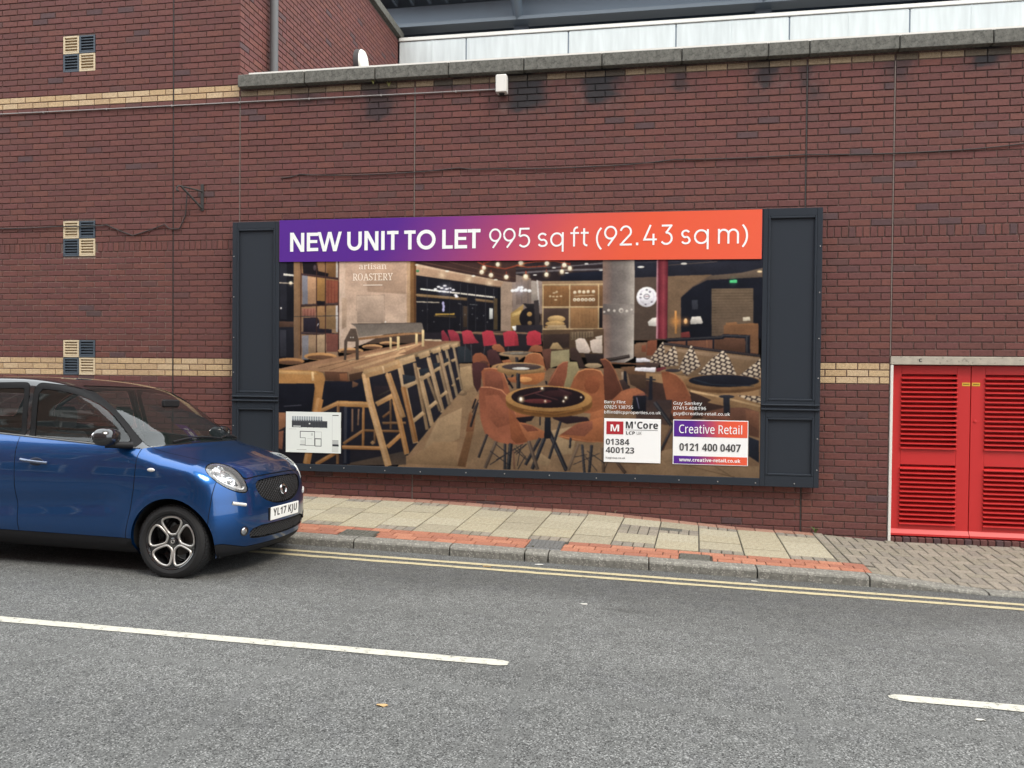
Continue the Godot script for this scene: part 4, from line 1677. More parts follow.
	poly("bd3343","a82c3b",false,[670,227,685,220,704,222,712,243,718,265,676,269])
	poly("c23444","ab2d3c",false,[736,228,751,222,773,222,782,235,786,267,742,270])
	poly("c03140","a82a38",false,[809,239,816,224,836,220,853,228,856,262,836,269,811,265])
	poly("a52b38","a52b38",false,[773,231,783,239,785,266,773,268])
	stroke("4a464c",2.4,[618,263,616,318])
	stroke("4a464c",2.4,[636,263,640,317])
	stroke("4a464c",2.4,[680,269,676,298])
	stroke("4a464c",2.4,[754,270,752,289])
	poly("a98b5e","a98b5e",false,[880,277,891,258,906,257,923,278])
	poly("958a66","857450",false,[885,284,941,278,946,388,927,392,935,319,884,335])
	poly("8a7d58","8a7d58",false,[942,315,965,315,973,342,962,396,929,396])
	poly("cdbaab","cdbaab",false,[959,250,970,244,987,245,999,265,1006,282,1001,289,968,288,962,273])
	poly("c6b3a4","c6b3a4",false,[1003,252,1014,247,1040,246,1041,289,1012,288,1006,277])
	poly("d6c6b4","d6c6b4",false,[1019,240,1040,235,1040,247,1021,247])
	poly("40302c","40302c",false,[944,275,960,272,974,292,990,332,974,336,965,313,945,310])
	poly("50312b","50312b",false,[992,294,1005,293,1018,313,1030,336,1001,336])
	oval("a38a68","a38a68",1014,326,26,8)
	poly("2e2625","2e2625",false,[987,290,1045,292,1045,319,995,319])
	stroke("2c2423",10.3,[1036,312,1079,306,1122,297])
	stroke("6d4a35",4.8,[1049,318,1170,321])
	poly("7a5a44","7a5a44",false,[1135,261,1170,258,1170,299,1135,299])
	poly("864933","864933",false,[1157,265,1170,263,1170,285,1157,284])
	poly("dedae2","dedae2",false,[1144,303,1170,302,1170,314,1146,314])
	poly("e4e0e8","e4e0e8",false,[1139,331,1171,330,1171,343,1137,341])
	poly("6b4c36","6b4c36",false,[1094,330,1137,327,1137,341,1171,343,1171,355,1117,350])
	poly("4a372c","4a372c",false,[1117,350,1171,355,1171,401,1125,382])
	poly("a08a76","a08a76",false,[1098,345,1104,345,1104,366,1099,366])
	poly("1d1f28","1d1f28",false,[1105,341,1113,343,1117,382,1125,390,1106,394])
	poly("3a2c2a","3a2c2a",false,[1087,371,1106,367,1125,394,1171,393,1172,416,1088,432])
	poly("23222b","23222b",false,[-1,384,241,381,427,311,591,263,609,404,552,469,434,615,429,607,397,648,0,654])
	poly("1a1c27","1a1c27",false,[-1,386,121,390,239,383,317,374,318,444,207,446,139,484,-1,486])
	poly("3a332f","4a3c32",false,[234,645,429,599,430,643,234,650])
	poly("26262c","26262c",false,[411,315,440,331,457,362,416,379])
	oval("a87446","a87446",37,320,51,11)
	oval("6b4a35","6b4a35",37,324,41,6)
	oval("c28a52","c28a52",142,304,56,12)
	oval("6b4a35","6b4a35",142,307,45,7)
	oval("c8945e","c8945e",244,285,43,9)
	oval("6b4a35","6b4a35",244,288,34,5)
	oval("c08c5a","c08c5a",316,272,35,8)
	oval("6b4a35","6b4a35",316,275,28,4)
	oval("c4925f","c4925f",369,261,30,6)
	oval("6b4a35","6b4a35",369,264,24,3)
	poly("8d6248","a07656",false,[-2,345,121,319,224,300,291,286,487,253,601,253,602,270,559,267,394,309,427,299,232,353,134,352,-2,347])
	poly("b98a62","b98a62",false,[99,338,224,312,291,296,456,263,489,258,428,287,266,336,155,350])
	poly("e3bd8a","e3bd8a",false,[232,315,427,271,469,261,394,287,275,309,241,320])
	poly("cfa274","cfa274",false,[249,340,427,287,419,279,394,295,427,295,266,344])
	stroke("6d4a38",1.6,[134,341,292,304])
	stroke("7d553e",1.6,[172,348,427,275])
	poly("5c3d2d","5c3d2d",false,[157,352,233,353,239,384,158,380])
	poly("845337","845337",false,[207,359,232,357,237,381,209,379])
	poly("a87e5a","a87e5a",false,[233,353,427,297,394,309,395,324,427,315,288,352,250,361])
	poly("4a3428","4a3428",false,[239,361,288,350,284,372,241,384])
	poly("6b4a38","6b4a38",false,[250,381,271,389,267,397,250,403])
	poly("55463c","55463c",false,[222,254,243,215,261,215,271,252,271,314,261,314,260,256,233,256,229,315,221,315])
	oval("e8e0d4","e8e0d4",244,243,2,2)
	oval("e8e0d4","e8e0d4",252,243,2,2)
	poly("6f645c","85796c",false,[245,200,426,197,479,198,486,226,394,229,270,242,261,210])
	poly("a0714a","a0714a",false,[270,244,427,228,394,230,486,226,486,232,427,235,270,252])
	stroke("5a4e46",2.4,[245,200,476,197])
	stroke("e2c285",7.1,[376,243,377,279])
	stroke("e2c285",7.1,[402,240,402,279])
	stroke("e2c285",7.1,[461,231,461,265])
	stroke("e2c285",7.1,[482,219,482,271])
	stroke("e2c285",7.1,[400,241,401,283])
	stroke("d9c09a",4.8,[487,250,542,252])
	stroke("8d7150",15.9,[599,262,559,267,498,286,395,314])
	stroke("c09a6c",11.9,[575,270,593,266])
	stroke("c09a6c",13.5,[545,278,567,271])
	stroke("c09a6c",15.9,[512,287,539,279])
	stroke("c09a6c",18.2,[469,302,504,291])
	stroke("c09a6c",22.2,[405,322,457,306])
	stroke("8a7256",7.9,[581,274,609,404])
	stroke("8d7558",9.5,[557,282,593,424])
	stroke("97795a",10.3,[537,290,577,444])
	stroke("7d644a",11.1,[529,298,569,452])
	stroke("a3835f",14.3,[500,306,548,476])
	stroke("6b553f",10.3,[492,350,540,472])
	stroke("a5835c",15.1,[467,338,514,519])
	stroke("846748",11.1,[455,323,498,531])
	stroke("b08d64",18.2,[404,317,461,574])
	stroke("a8835a",15.1,[391,443,432,610])
	stroke("ab8a62",8.7,[574,316,588,310])
	stroke("ab8a62",9.5,[549,330,567,319])
	stroke("ab8a62",10.3,[518,348,540,335])
	stroke("ab8a62",12.7,[474,375,506,356])
	stroke("ab8a62",14.3,[420,401,463,380])
	stroke("ab8a62",6.3,[576,393,586,387])
	stroke("ab8a62",9.5,[540,427,561,410])
	stroke("ab8a62",11.9,[499,466,528,442])
	stroke("ab8a62",12.7,[450,507,486,477])
	stroke("ab8a62",5.5,[590,373,600,367])
	poly("2b3038","2b3038",false,[416,359,457,364,458,378,420,391])
	poly("2b3038","2b3038",false,[469,342,500,338,502,350,474,364])
	poly("2b3038","2b3038",false,[516,323,537,321,537,332,519,340])
	poly("2b3038","2b3038",false,[548,310,564,307,565,317,550,323])
	stroke("141a2a",23.8,[233,450,232,647])
	stroke("7a5a48",5.5,[251,470,251,543])
	stroke("7a5a48",5.5,[272,470,270,522])
	stroke("6b472b",9.5,[203,447,202,648])
	stroke("8a5a2e",8.7,[288,461,287,587])
	stroke("7d5430",9.5,[221,582,289,537])
	stroke("6b4526",8.7,[293,538,413,538])
	stroke("6f482a",7.9,[352,495,377,476])
	stroke("5d3f28",7.1,[377,440,379,532])
	stroke("6b4a2e",7.9,[352,513,429,511])
	stroke("5a3c26",7.1,[326,541,326,578])
	poly("8d6a48","8d6a48",false,[319,569,327,576,319,585,311,576])
	stroke("9d6837",11.1,[217,593,348,593])
	stroke("a8723e",13.5,[368,589,422,540])
	stroke("a6713d",17.4,[387,416,432,607])
	stroke("8d5c30",15.9,[418,399,461,570])
	stroke("b07b43",18.2,[207,454,307,456])
	stroke("b0804d",15.9,[331,454,390,423])
	poly("2b242a","2b242a",false,[322,396,383,395,387,412,330,442,322,420])
	stroke("3d3630",4.0,[335,428,383,405])
	stroke("b48858",23.0,[292,358,309,441,372,649])
	stroke("b78b5b",28.5,[292,358,347,344,407,324])
	stroke("a27648",19.8,[368,357,385,403,419,495])
	stroke("d6b083",5.5,[351,333,355,355])
	stroke("a57240",13.5,[141,480,207,450])
	poly("b47f46","a06c38",false,[-2,346,129,350,151,357,159,376,155,394,141,484,113,484,124,403,121,391,-1,392])
	poly("c9985c","c9985c",false,[-2,350,125,353,134,362,-2,361])
	stroke("e0b67c",7.9,[116,354,117,382])
	stroke("8d5d32",3.2,[123,394,126,415,115,484])
	stroke("a46e39",24.6,[141,440,96,651])
	stroke("8d5c30",12.7,[129,650,206,605])
	poly("8f5f42","8f5f42",false,[-3,486,25,486,26,530,-3,547])
	poly("7a4c3a","7a4c3a",false,[-3,549,17,544,13,606,-3,602])
	stroke("454552",3.2,[17,466,78,461])
	poly("8d6a4a","8d6a4a",false,[809,297,776,320,760,316,752,293])
	poly("98593a","98593a",false,[701,270,710,263,726,262,740,274,745,291,708,284])
	poly("4c2e30","4c2e30",false,[687,284,698,278,716,282,726,301,735,321,704,333,690,321])
	oval("a78560","a78560",783,293,59,9)
	oval("716558","716558",785,291,49,5)
	stroke("9a9488",2.4,[760,291,799,289])
	stroke("25242a",9.5,[780,303,782,321])
	poly("9d5e3d","9d5e3d",false,[732,313,756,309,768,321,740,324])
	poly("915136","915136",false,[641,300,650,291,668,289,684,299,696,325,697,333,642,334])
	oval("5d3a2e","5d3a2e",676,322,16,8)
	poly("4a2b2c","4a2b2c",false,[640,322,656,318,680,321,699,336,677,340,670,360,668,396,657,411,645,388,641,349])
	oval("8d6640","8d6640",781,343,80,17)
	oval("ab8052","ab8052",781,334,80,16)
	oval("43383a","43383a",783,333,67,11)
	oval("8d8a80","8d8a80",760,329,24,4)
	oval("d8d4cc","d8d4cc",799,336,23,3)
	stroke("1e1d24",5.5,[740,352,769,398])
	stroke("1e1d24",5.5,[770,353,755,387])
	stroke("1e1d24",11.1,[786,353,786,396])
	poly("9d5a36","9d5a36",false,[749,367,809,355,809,382,761,379])
	poly("995538","8f4e35",false,[669,348,677,339,697,335,720,339,738,352,753,387,760,410,749,430,677,403])
	poly("844936","844936",false,[679,348,705,344,729,354,737,375,741,402,705,397,681,391])
	stroke("c07a50",2.8,[677,339,697,336,720,339,740,354,757,398])
	poly("94573a","94573a",false,[814,286,824,269,838,264,858,268,861,287])
	poly("5d3a30","5d3a30",false,[856,284,870,277,886,276,884,331,872,344,866,316])
	poly("a05f3b","965535",false,[800,320,807,301,817,291,836,288,852,291,862,305,871,344,802,332])
	stroke("d08a58",2.4,[807,301,818,292,836,289,853,292,862,306])
	oval("8d6a42","8d6a42",793,342,74,15)
	oval("a98152","a98152",793,334,74,15)
	oval("4a3e3e","4a3e3e",795,332,61,10)
	oval("cfccc4","cfccc4",793,337,27,4)
	oval("5d4a44","5d4a44",825,328,23,4)
	poly("a96336","a96336",false,[790,356,868,348,865,370,841,386,802,386,790,375])
	oval("da9352","da9352",805,370,23,8)
	stroke("201f26",11.9,[785,353,786,398])
	stroke("201f26",5.5,[871,374,873,385])
	poly("854934","854934",false,[938,314,934,358,924,393,876,387,888,358,907,327,922,316])
	stroke("b0694a",2.4,[938,315,923,317,908,328,881,380])
	poly("603629","603629",false,[1033,308,1048,304,1062,313,1077,337,1089,375,1103,402,1076,427,1050,433,1045,364,1045,330])
	stroke("a0603e",2.8,[1035,308,1050,306,1063,315,1078,339,1102,400])
	poly("915132","985634",false,[944,396,956,365,969,344,990,336,1015,336,1036,342,1045,357,1051,460,1050,468,1020,472,955,465,1008,434,977,407])
	stroke("c8804e",3.2,[956,365,970,345,991,337,1015,337,1036,343,1044,357])
	oval("8a4a2e","8a4a2e",1011,384,23,27)
	poly("9b5a3b","9b5a3b",false,[1071,429,1099,402,1121,394,1144,392,1167,405,1133,416,1126,462,1071,463])
	poly("7d4a3c","7d4a3c",false,[1133,415,1167,405,1172,416,1148,424])
	poly("1b1d26","1b1d26",false,[1135,416,1172,414,1172,461,1129,462])
	stroke("8884a8",2.0,[1144,420,1152,454])
	poly("874a34","93533a",false,[663,400,673,394,697,394,733,403,759,428,775,468,785,472,803,523,812,558,802,569,762,571,715,562,682,538,668,494,663,435])
	stroke("bd7a56",2.8,[667,396,697,395,733,404,759,429,776,472,795,511,811,534])
	poly("915139","915139",false,[681,423,721,418,753,453,762,480,770,504,722,521,690,482])
	poly("a05d39","a05d39",false,[775,469,810,476,811,491,785,488])
	poly("2a2026","2a2026",false,[789,492,811,488,811,503,795,503])
	poly("a05e3b","a05e3b",false,[782,498,827,509,879,533,874,545,816,559,796,527])
	poly("8b4d30","8b4d30",false,[755,457,785,496,798,527,818,561,780,568,764,551])
	poly("7a4432","7a4432",false,[795,507,831,512,851,526,815,530])
	poly("9e5b37","9e5b37",false,[909,542,963,504,1009,487,1047,471,1048,557,998,558,936,551])
	poly("844b37","844b37",false,[967,503,1013,493,1015,516,990,540,917,536])
	poly("a7613b","a7613b",false,[1008,468,1046,456,1047,479,1005,491])
	poly("a05d39","a05d39",false,[779,465,834,479,803,495,779,488])
	poly("2c2026","2c2026",false,[885,480,943,479,997,482,1005,493,936,504,897,490])
	poly("241c22","241c22",false,[779,488,838,481,827,497,791,502])
	stroke("b9744a",2.4,[913,541,998,555,1048,556])
	stroke("20212a",12.7,[878,519,937,646])
	stroke("20212a",7.9,[917,497,883,611])
	stroke("20212a",9.5,[855,549,810,632])
	stroke("20212a",11.1,[868,550,831,644])
	stroke("20212a",6.3,[948,546,946,577])
	stroke("20212a",4.0,[854,479,854,510])
	poly("1c1d26","1c1d26",false,[869,479,886,478,888,548,867,551])
	stroke("5d4a3c",9.5,[973,563,942,645])
	stroke("2a2a30",7.9,[983,565,991,650])
	stroke("22232a",8.7,[1012,566,1005,649])
	stroke("4a382c",9.5,[1044,573,1049,648])
	stroke("3a2c26",9.5,[1088,615,1114,648])
	stroke("4a3c34",11.1,[820,559,848,645])
	stroke("26262c",2.0,[780,574,816,616])
	stroke("26262c",2.0,[814,567,781,601])
	stroke("26262c",2.0,[796,570,785,636])
	stroke("26262c",2.0,[956,627,1036,590])
	stroke("26262c",2.0,[960,604,998,595])
	stroke("26262c",2.0,[991,599,1029,644])
	stroke("26262c",2.0,[998,584,1052,620])
	stroke("26262c",2.0,[1060,616,1049,644])
	stroke("2a2528",7.9,[690,541,663,614])
	stroke("4a3c34",10.3,[719,562,684,646])
	stroke("20222a",8.7,[746,569,746,648])
	stroke("1e2028",12.7,[764,568,757,648])
	stroke("6a4a3a",5.5,[772,582,776,646])
	stroke("2a2528",2.4,[642,475,661,435])
	stroke("241f24",7.1,[659,443,637,519])
	stroke("241f24",5.5,[653,432,642,463])
	stroke("26262c",2.4,[717,570,763,606])
	stroke("26262c",2.4,[755,598,699,635])
	stroke("26262c",2.4,[719,619,802,569])
	stroke("26262c",2.4,[774,582,812,616])
	stroke("26262c",2.4,[811,569,775,597])
	stroke("26262c",2.4,[810,604,787,646])
	stroke("26262c",2.4,[699,592,763,637])
	oval("86582c","86582c",880,444,133,41)
	oval("7a4f28","7a4f28",880,439,133,41)
	oval("b07e44","b07e44",879,428,133,39)
	oval("241a1f","241a1f",877,424,113,32)
	oval("5d2a2c","5d2a2c",846,436,43,7)
	oval("3a2226","3a2226",907,412,46,10)
	stroke("6b3a3a",3.2,[802,421,857,405])
	stroke("4a2c30",4.0,[838,413,908,431])
	stroke("4a2c30",3.2,[908,397,946,411])
	glow("ffd9a0",794,430,16,0.8)
	oval("fff0d8","fff0d8",794,430,4,5)
	glow("ffd9a0",859,397,12,0.8)
	oval("fff0d8","fff0d8",859,397,3,3)
	glow("ffd9a0",932,424,12,0.8)
	oval("fff0d8","fff0d8",932,424,3,3)
	glow("ffd9a0",978,422,7,0.8)
	oval("fff0d8","fff0d8",978,422,2,2)
	glow("ffd9a0",869,436,9,0.8)
	oval("fff0d8","fff0d8",869,435,2,2)
	glow("ffd9a0",925,435,9,0.8)
	oval("fff0d8","fff0d8",925,435,2,3)
	glow("ffd9a0",795,432,16,0.8)
	oval("fff0d8","fff0d8",794,432,4,5)
	stroke("8d5c2c",4.0,[803,466,897,475,982,457])
	oval("5a3a1c","5a3a1c",951,470,2,2)
	# print grain and soft mottling of floor, walls and wood
	var nz := FastNoiseLite.new()
	nz.seed = 5
	nz.frequency = 0.02
	nz.fractal_octaves = 5
	var d := pic.get_data()
	for y in 650:
		for x in 1500:
			var v := 1.0 + 0.12 * nz.get_noise_2d(x * 0.7, y) + 0.10 * nz.get_noise_2d(x * 6.0, y * 6.0 + 900.0)
			var i := (y * 1500 + x) * 3
			var g := (d[i] + d[i + 1] + d[i + 2]) / 3.0
			for k in 3:
				d[i + k] = clampi(int(((d[i + k] * 0.80 + g * 0.20) * 1.06 - 3.0) * v), 0, 255)
	# soften edges as an enlarged photograph does
	var e := d.duplicate()
	for y in range(1, 649):
		for x in range(1, 1499):
			var i := (y * 1500 + x) * 3
			for k in 3:
				var j := i + k
				e[j] = (d[j] * 2 + d[j - 3] + d[j + 3] + d[j - 4500] + d[j + 4500]) / 6
	d = e.duplicate()
	for y in range(2, 648):
		for x in range(2, 1498):
			var i := (y * 1500 + x) * 3
			for k in 3:
				var j := i + k
				e[j] = (d[j] * 2 + d[j - 6] + d[j + 6] + d[j - 9000] + d[j + 9000]) / 6
	var im := Image.create_from_data(1500, 650, false, Image.FORMAT_RGB8, e)
	return ImageTexture.create_from_image(im)

func print_plan() -> ImageTexture:
	pic = Image.create(440, 310, false, Image.FORMAT_RGB8)
	pic.fill(Color(0.93, 0.95, 0.94))
	var g := Color(0.25, 0.26, 0.28)
	var bar := func(x: int, y: int, w: int, h: int, c := Color(0.25, 0.26, 0.28)): pic.fill_rect(Rect2i(x, y, w, h), c)
	# elevation drawing
	bar.call(48, 68, 285, 50, Color(0.30, 0.31, 0.33))
	for i in 13:
		bar.call(50 + i * 19, 34, 14, 26, Color(0.62, 0.66, 0.68))
		bar.call(50 + i * 19, 60, 16, 10, Color(0.45, 0.47, 0.5))
	for i in 24:
		bar.call(52 + i * 12, 74 + (i * 7) % 9, 3, 40, Color(0.22, 0.23, 0.25))
	bar.call(60, 106, 60, 8, Color(0.8, 0.82, 0.82))
	bar.call(185, 84, 12, 10, Color(0.85, 0.86, 0.86))
	for i in 12:
		bar.call(26 + i * 5, 131, 3, 2, Color(0.5, 0.5, 0.5))
	# floor plan
	for q in [[114, 146, 120, 5], [114, 146, 5, 50], [114, 250, 45, 5], [114, 196, 42, 3], [156, 196, 3, 58], [156, 254, 80, 3], [230, 146, 4, 110], [234, 200, 52, 6], [282, 200, 5, 60], [234, 256, 52, 5], [234, 200, 4, 60], [236, 150, 50, 1], [286, 150, 1, 50], [205, 160, 2, 20], [215, 160, 2, 20]]:
		bar.call(q[0], q[1], q[2], q[3])
	for i in 7:
		bar.call(120 + i * 5, 215, 1, 36, Color(0.6, 0.6, 0.6))
	for i in 9:
		bar.call(174 + i * 4, 203, 3, 2, Color(0.5, 0.5, 0.5))
	for i in 16:
		bar.call(88 + i * 5, 286, 4, 3, Color(0.45, 0.45, 0.45))
	# title column
	bar.call(372, 20, 1, 285, Color(0.6, 0.6, 0.62))
	bar.call(374, 20, 48, 6)
	for i in 5:
		bar.call(374, 212 + i * 9, 48, 5, Color(0.5, 0.5, 0.52))
	bar.call(374, 244, 50, 14)
	for i in 6:
		bar.call(374, 264 + i * 7, 48, 2, Color(0.6, 0.6, 0.6))
	return ImageTexture.create_from_image(pic)

func image_mat(tex: Texture2D, rough: float) -> StandardMaterial3D:
	var m := StandardMaterial3D.new()
	m.albedo_texture = tex
	m.roughness = rough
	m.metallic_specular = 0.2
	m.albedo_color = lin(0.86, 0.86, 0.86)
	return m

func plate(b: Buf, x0: float, x1: float, y0: float, y1: float, z: float):
	b.tri(Vector3(x0, y0, z), Vector3(x1, y0, z), Vector3(x1, y1, z), Vector3.BACK, Vector3.BACK, Vector3.BACK, Vector2(0, 1), Vector2(1, 1), Vector2(1, 0))
	b.tri(Vector3(x0, y0, z), Vector3(x1, y1, z), Vector3(x0, y1, z), Vector3.BACK, Vector3.BACK, Vector3.BACK, Vector2(0, 1), Vector2(1, 0), Vector2(0, 0))

func sunset(slant: float) -> GradientTexture2D:
	var g := Gradient.new()
	g.offsets = PackedFloat32Array([0.0, 0.24, 0.36, 0.48, 0.62, 0.76, 1.0])
	g.colors = PackedColorArray([hexc("5d3296"), hexc("5f3194"), hexc("86408a"), hexc("b24c74"), hexc("e06058"), hexc("ee6347"), hexc("f0674c")])
	var t := GradientTexture2D.new()
	t.gradient = g
	t.width = 1024
	t.height = 128
	t.fill_from = Vector2(0.0, 0.5)
	t.fill_to = Vector2(1.0, 0.5 + slant)
	return t

var inked := []
func ink(w: float, pts: Array):
	var line := PackedVector2Array()
	for i in range(0, pts.size(), 2):
		line.append(Vector2(pts[i] * 0.001, pts[i + 1] * 0.001) * 100.0)
	for q in Geometry2D.offset_polyline(line, w * 50.0, Geometry2D.JOIN_MITER, Geometry2D.END_BUTT):
		if w > 0.03:
			# bold capitals are cut square at the base line and the cap line
			for k in Geometry2D.intersect_polygons(q, PackedVector2Array([Vector2(-500, 308.9), Vector2(200, 308.9), Vector2(200, 332.2), Vector2(-500, 332.2)])):
				inked.append(k)
		else:
			inked.append(q)

func banner_strokes():
	inked = []
	ink(0.0420, [-4251,3093,-4251,3318])
	ink(0.0420, [-4109,3093,-4109,3318])
	ink(0.0428, [-4255,3330,-4105,3081])
	ink(0.0420, [-4034,3093,-4034,3318])
	ink(0.0391, [-4034,3297,-3909,3297])
	ink(0.0391, [-4034,3114,-3909,3114])
	ink(0.0361, [-4034,3210,-3921,3210])
	ink(0.0386, [-3901,3338,-3828,3081,-3762,3330,-3697,3081,-3624,3338])
	ink(0.0420, [-3519,3318,-3519,3184,-3519,3184,-3518,3172,-3514,3159,-3508,3147,-3501,3137,-3491,3128,-3480,3121,-3468,3117,-3455,3114,-3442,3114,-3429,3117,-3417,3121,-3406,3128,-3396,3137,-3389,3147,-3383,3159,-3379,3172,-3378,3184,-3378,3318])
	ink(0.0420, [-3303,3093,-3303,3318])
	ink(0.0420, [-3169,3093,-3169,3318])
	ink(0.0428, [-3307,3330,-3165,3081])
	ink(0.0430, [-3092,3093,-3092,3318])
	ink(0.0420, [-2970,3093,-2970,3318])
	ink(0.0391, [-3041,3297,-2900,3297])
	ink(0.0420, [-2759,3093,-2759,3318])
	ink(0.0391, [-2829,3297,-2689,3297])
	ink(0.0420, [-2466,3202,-2466,3215,-2469,3228,-2472,3240,-2478,3252,-2485,3263,-2493,3272,-2502,3281,-2513,3288,-2524,3294,-2536,3298,-2549,3300,-2562,3301,-2574,3300,-2587,3297,-2598,3293,-2610,3287,-2620,3279,-2629,3270,-2637,3260,-2644,3249,-2649,3237,-2652,3225,-2654,3212,-2654,3199])
	ink(0.0420, [-2654,3199,-2652,3186,-2649,3174,-2644,3162,-2637,3151,-2629,3141,-2620,3132,-2610,3124,-2598,3118,-2587,3114,-2574,3111,-2562,3110,-2549,3111,-2536,3113,-2524,3117,-2513,3123,-2502,3130,-2493,3139,-2485,3148,-2478,3159,-2472,3171,-2469,3183,-2466,3196,-2466,3209])
	ink(0.0420, [-2344,3093,-2344,3318])
	ink(0.0391, [-2344,3114,-2237,3114])
	ink(0.0420, [-2194,3093,-2194,3318])
	ink(0.0391, [-2194,3297,-2065,3297])
	ink(0.0391, [-2194,3114,-2065,3114])
	ink(0.0361, [-2194,3210,-2077,3210])
	ink(0.0420, [-1983,3093,-1983,3318])
	ink(0.0391, [-2060,3297,-1906,3297])
	ink(0.0215, [-1671,3238,-1671,3250,-1674,3262,-1678,3273,-1685,3283,-1692,3292,-1702,3298,-1712,3304,-1722,3306,-1733,3307,-1744,3306,-1755,3302,-1764,3297,-1773,3289,-1780,3280,-1786,3270,-1790,3258,-1792,3246,-1792,3234])
	ink(0.0215, [-1792,3234,-1790,3222,-1786,3211,-1780,3200,-1773,3191,-1764,3184,-1755,3178,-1744,3175,-1733,3173,-1722,3174,-1712,3177,-1702,3182,-1692,3189,-1685,3198,-1678,3208,-1674,3219,-1671,3230,-1671,3243])
	ink(0.0215, [-1672,3226,-1674,3218,-1678,3210,-1682,3202,-1758,3093])
	ink(0.0215, [-1503,3238,-1503,3250,-1506,3262,-1511,3273,-1517,3283,-1525,3292,-1534,3298,-1544,3304,-1556,3306,-1567,3307,-1578,3306,-1589,3302,-1599,3297,-1608,3289,-1615,3280,-1621,3270,-1625,3258,-1627,3246,-1627,3234])
	ink(0.0215, [-1627,3234,-1625,3222,-1621,3211,-1615,3200,-1608,3191,-1599,3184,-1589,3178,-1578,3175,-1567,3173,-1556,3174,-1544,3177,-1534,3182,-1525,3189,-1517,3198,-1511,3208,-1506,3219,-1503,3230,-1503,3243])
	ink(0.0215, [-1504,3226,-1506,3218,-1510,3210,-1514,3202,-1593,3093])
	ink(0.0215, [-1330,3307,-1437,3307,-1447,3222])
	ink(0.0215, [-1445,3219,-1425,3226,-1414,3231,-1402,3233,-1389,3233,-1377,3231,-1366,3226,-1356,3219,-1347,3210,-1340,3199,-1336,3187,-1333,3174,-1333,3162,-1335,3149,-1340,3137,-1347,3126,-1355,3117,-1366,3110,-1377,3105,-1389,3102,-1401,3102,-1413,3104,-1424,3109,-1435,3116,-1444,3125])
	ink(0.0215, [-1139,3227,-1144,3233,-1150,3238,-1158,3242,-1166,3245,-1175,3246,-1184,3246,-1193,3244,-1201,3240,-1208,3236,-1214,3230,-1218,3224,-1221,3216,-1221,3209,-1220,3207,-1219,3200,-1216,3193,-1211,3187,-1206,3182,-1199,3177,-1192,3174,-1184,3173,-1171,3177])
	ink(0.0215, [-1171,3177,-1162,3176,-1154,3172,-1146,3167,-1140,3161,-1135,3154,-1133,3146,-1132,3138,-1130,3137,-1132,3129,-1136,3123,-1141,3116,-1148,3111,-1156,3107,-1166,3105,-1175,3104,-1185,3104,-1195,3106,-1203,3110,-1211,3114,-1217,3120,-1222,3126])
	ink(0.0215, [-947,3172,-948,3185,-950,3198,-955,3210,-962,3220,-970,3230,-980,3237,-991,3242,-1002,3245,-1014,3246,-1026,3245,-1038,3241,-1048,3235,-1058,3227,-1065,3217,-1072,3206,-1076,3194,-1078,3182,-1078,3168])
	ink(0.0215, [-1078,3168,-1076,3156,-1072,3144,-1065,3133,-1058,3123,-1048,3115,-1038,3109,-1026,3105,-1014,3104,-1002,3105,-991,3108,-980,3113,-970,3120,-962,3130,-955,3140,-950,3152,-948,3165,-947,3178])
	ink(0.0215, [-945,3257,-945,3036])
	ink(0.0215, [-816,3093,-816,3273,-816,3273,-815,3280,-813,3287,-810,3293,-805,3298,-800,3303,-794,3306,-787,3308,-780,3309,-773,3308])
	ink(0.0215, [-858,3245,-761,3245])
	ink(0.0215, [-702,3297,-702,3133,-702,3138,-702,3132,-700,3125,-697,3120,-693,3114,-689,3110,-683,3107,-677,3104,-671,3103,-664,3103])
	ink(0.0215, [-739,3245,-650,3245])
	ink(0.0215, [-507,3298,-517,3287,-526,3275,-535,3262,-542,3248,-547,3233,-552,3217,-555,3201,-556,3185,-556,3169,-555,3153,-552,3137,-547,3121,-542,3106,-535,3092,-526,3079,-517,3067,-507,3056])
	ink(0.0215, [-341,3238,-341,3250,-344,3262,-349,3273,-355,3283,-363,3292,-372,3298,-382,3304,-394,3306,-405,3307,-416,3306,-427,3302,-437,3297,-446,3289,-453,3280,-459,3270,-463,3258,-465,3246,-465,3234])
	ink(0.0215, [-465,3234,-463,3222,-459,3211,-453,3200,-446,3191,-437,3184,-427,3178,-416,3175,-405,3173,-394,3174,-382,3177,-372,3182,-363,3189,-355,3198,-349,3208,-344,3219,-341,3230,-341,3243])
	ink(0.0215, [-342,3226,-344,3218,-348,3210,-352,3202,-431,3093])
	ink(0.0215, [-288,3258,-286,3268,-281,3278,-275,3287,-267,3295,-258,3301,-248,3305,-238,3307,-228,3307,-217,3305,-207,3301,-198,3295,-191,3288,-184,3279,-180,3269,-177,3258,-176,3247,-177,3236,-180,3225,-184,3216,-286,3106])
	ink(0.0215, [-300,3104,-165,3104])
	ink(0.0260, [-106,3093,-106,3123])
	ink(0.0215, [42,3318,-28,3155,111,3155])
	ink(0.0215, [74,3093,74,3218])
	ink(0.0215, [164,3307,270,3307,212,3225])
	ink(0.0215, [206,3227,209,3228,220,3228,230,3226,241,3222,250,3216,258,3209,265,3200,270,3189,273,3178,274,3167,273,3156,271,3144,266,3134,260,3125,252,3117,243,3110,233,3106,222,3103,211,3103,200,3104,190,3108,180,3114,172,3121,165,3130])
	ink(0.0215, [462,3227,458,3233,452,3238,445,3242,437,3245,429,3246,421,3246,414,3244,406,3240,400,3236,395,3230,391,3224,389,3216,388,3209,389,3207,390,3200,393,3193,397,3187,402,3182,408,3177,415,3174,422,3173,433,3177])
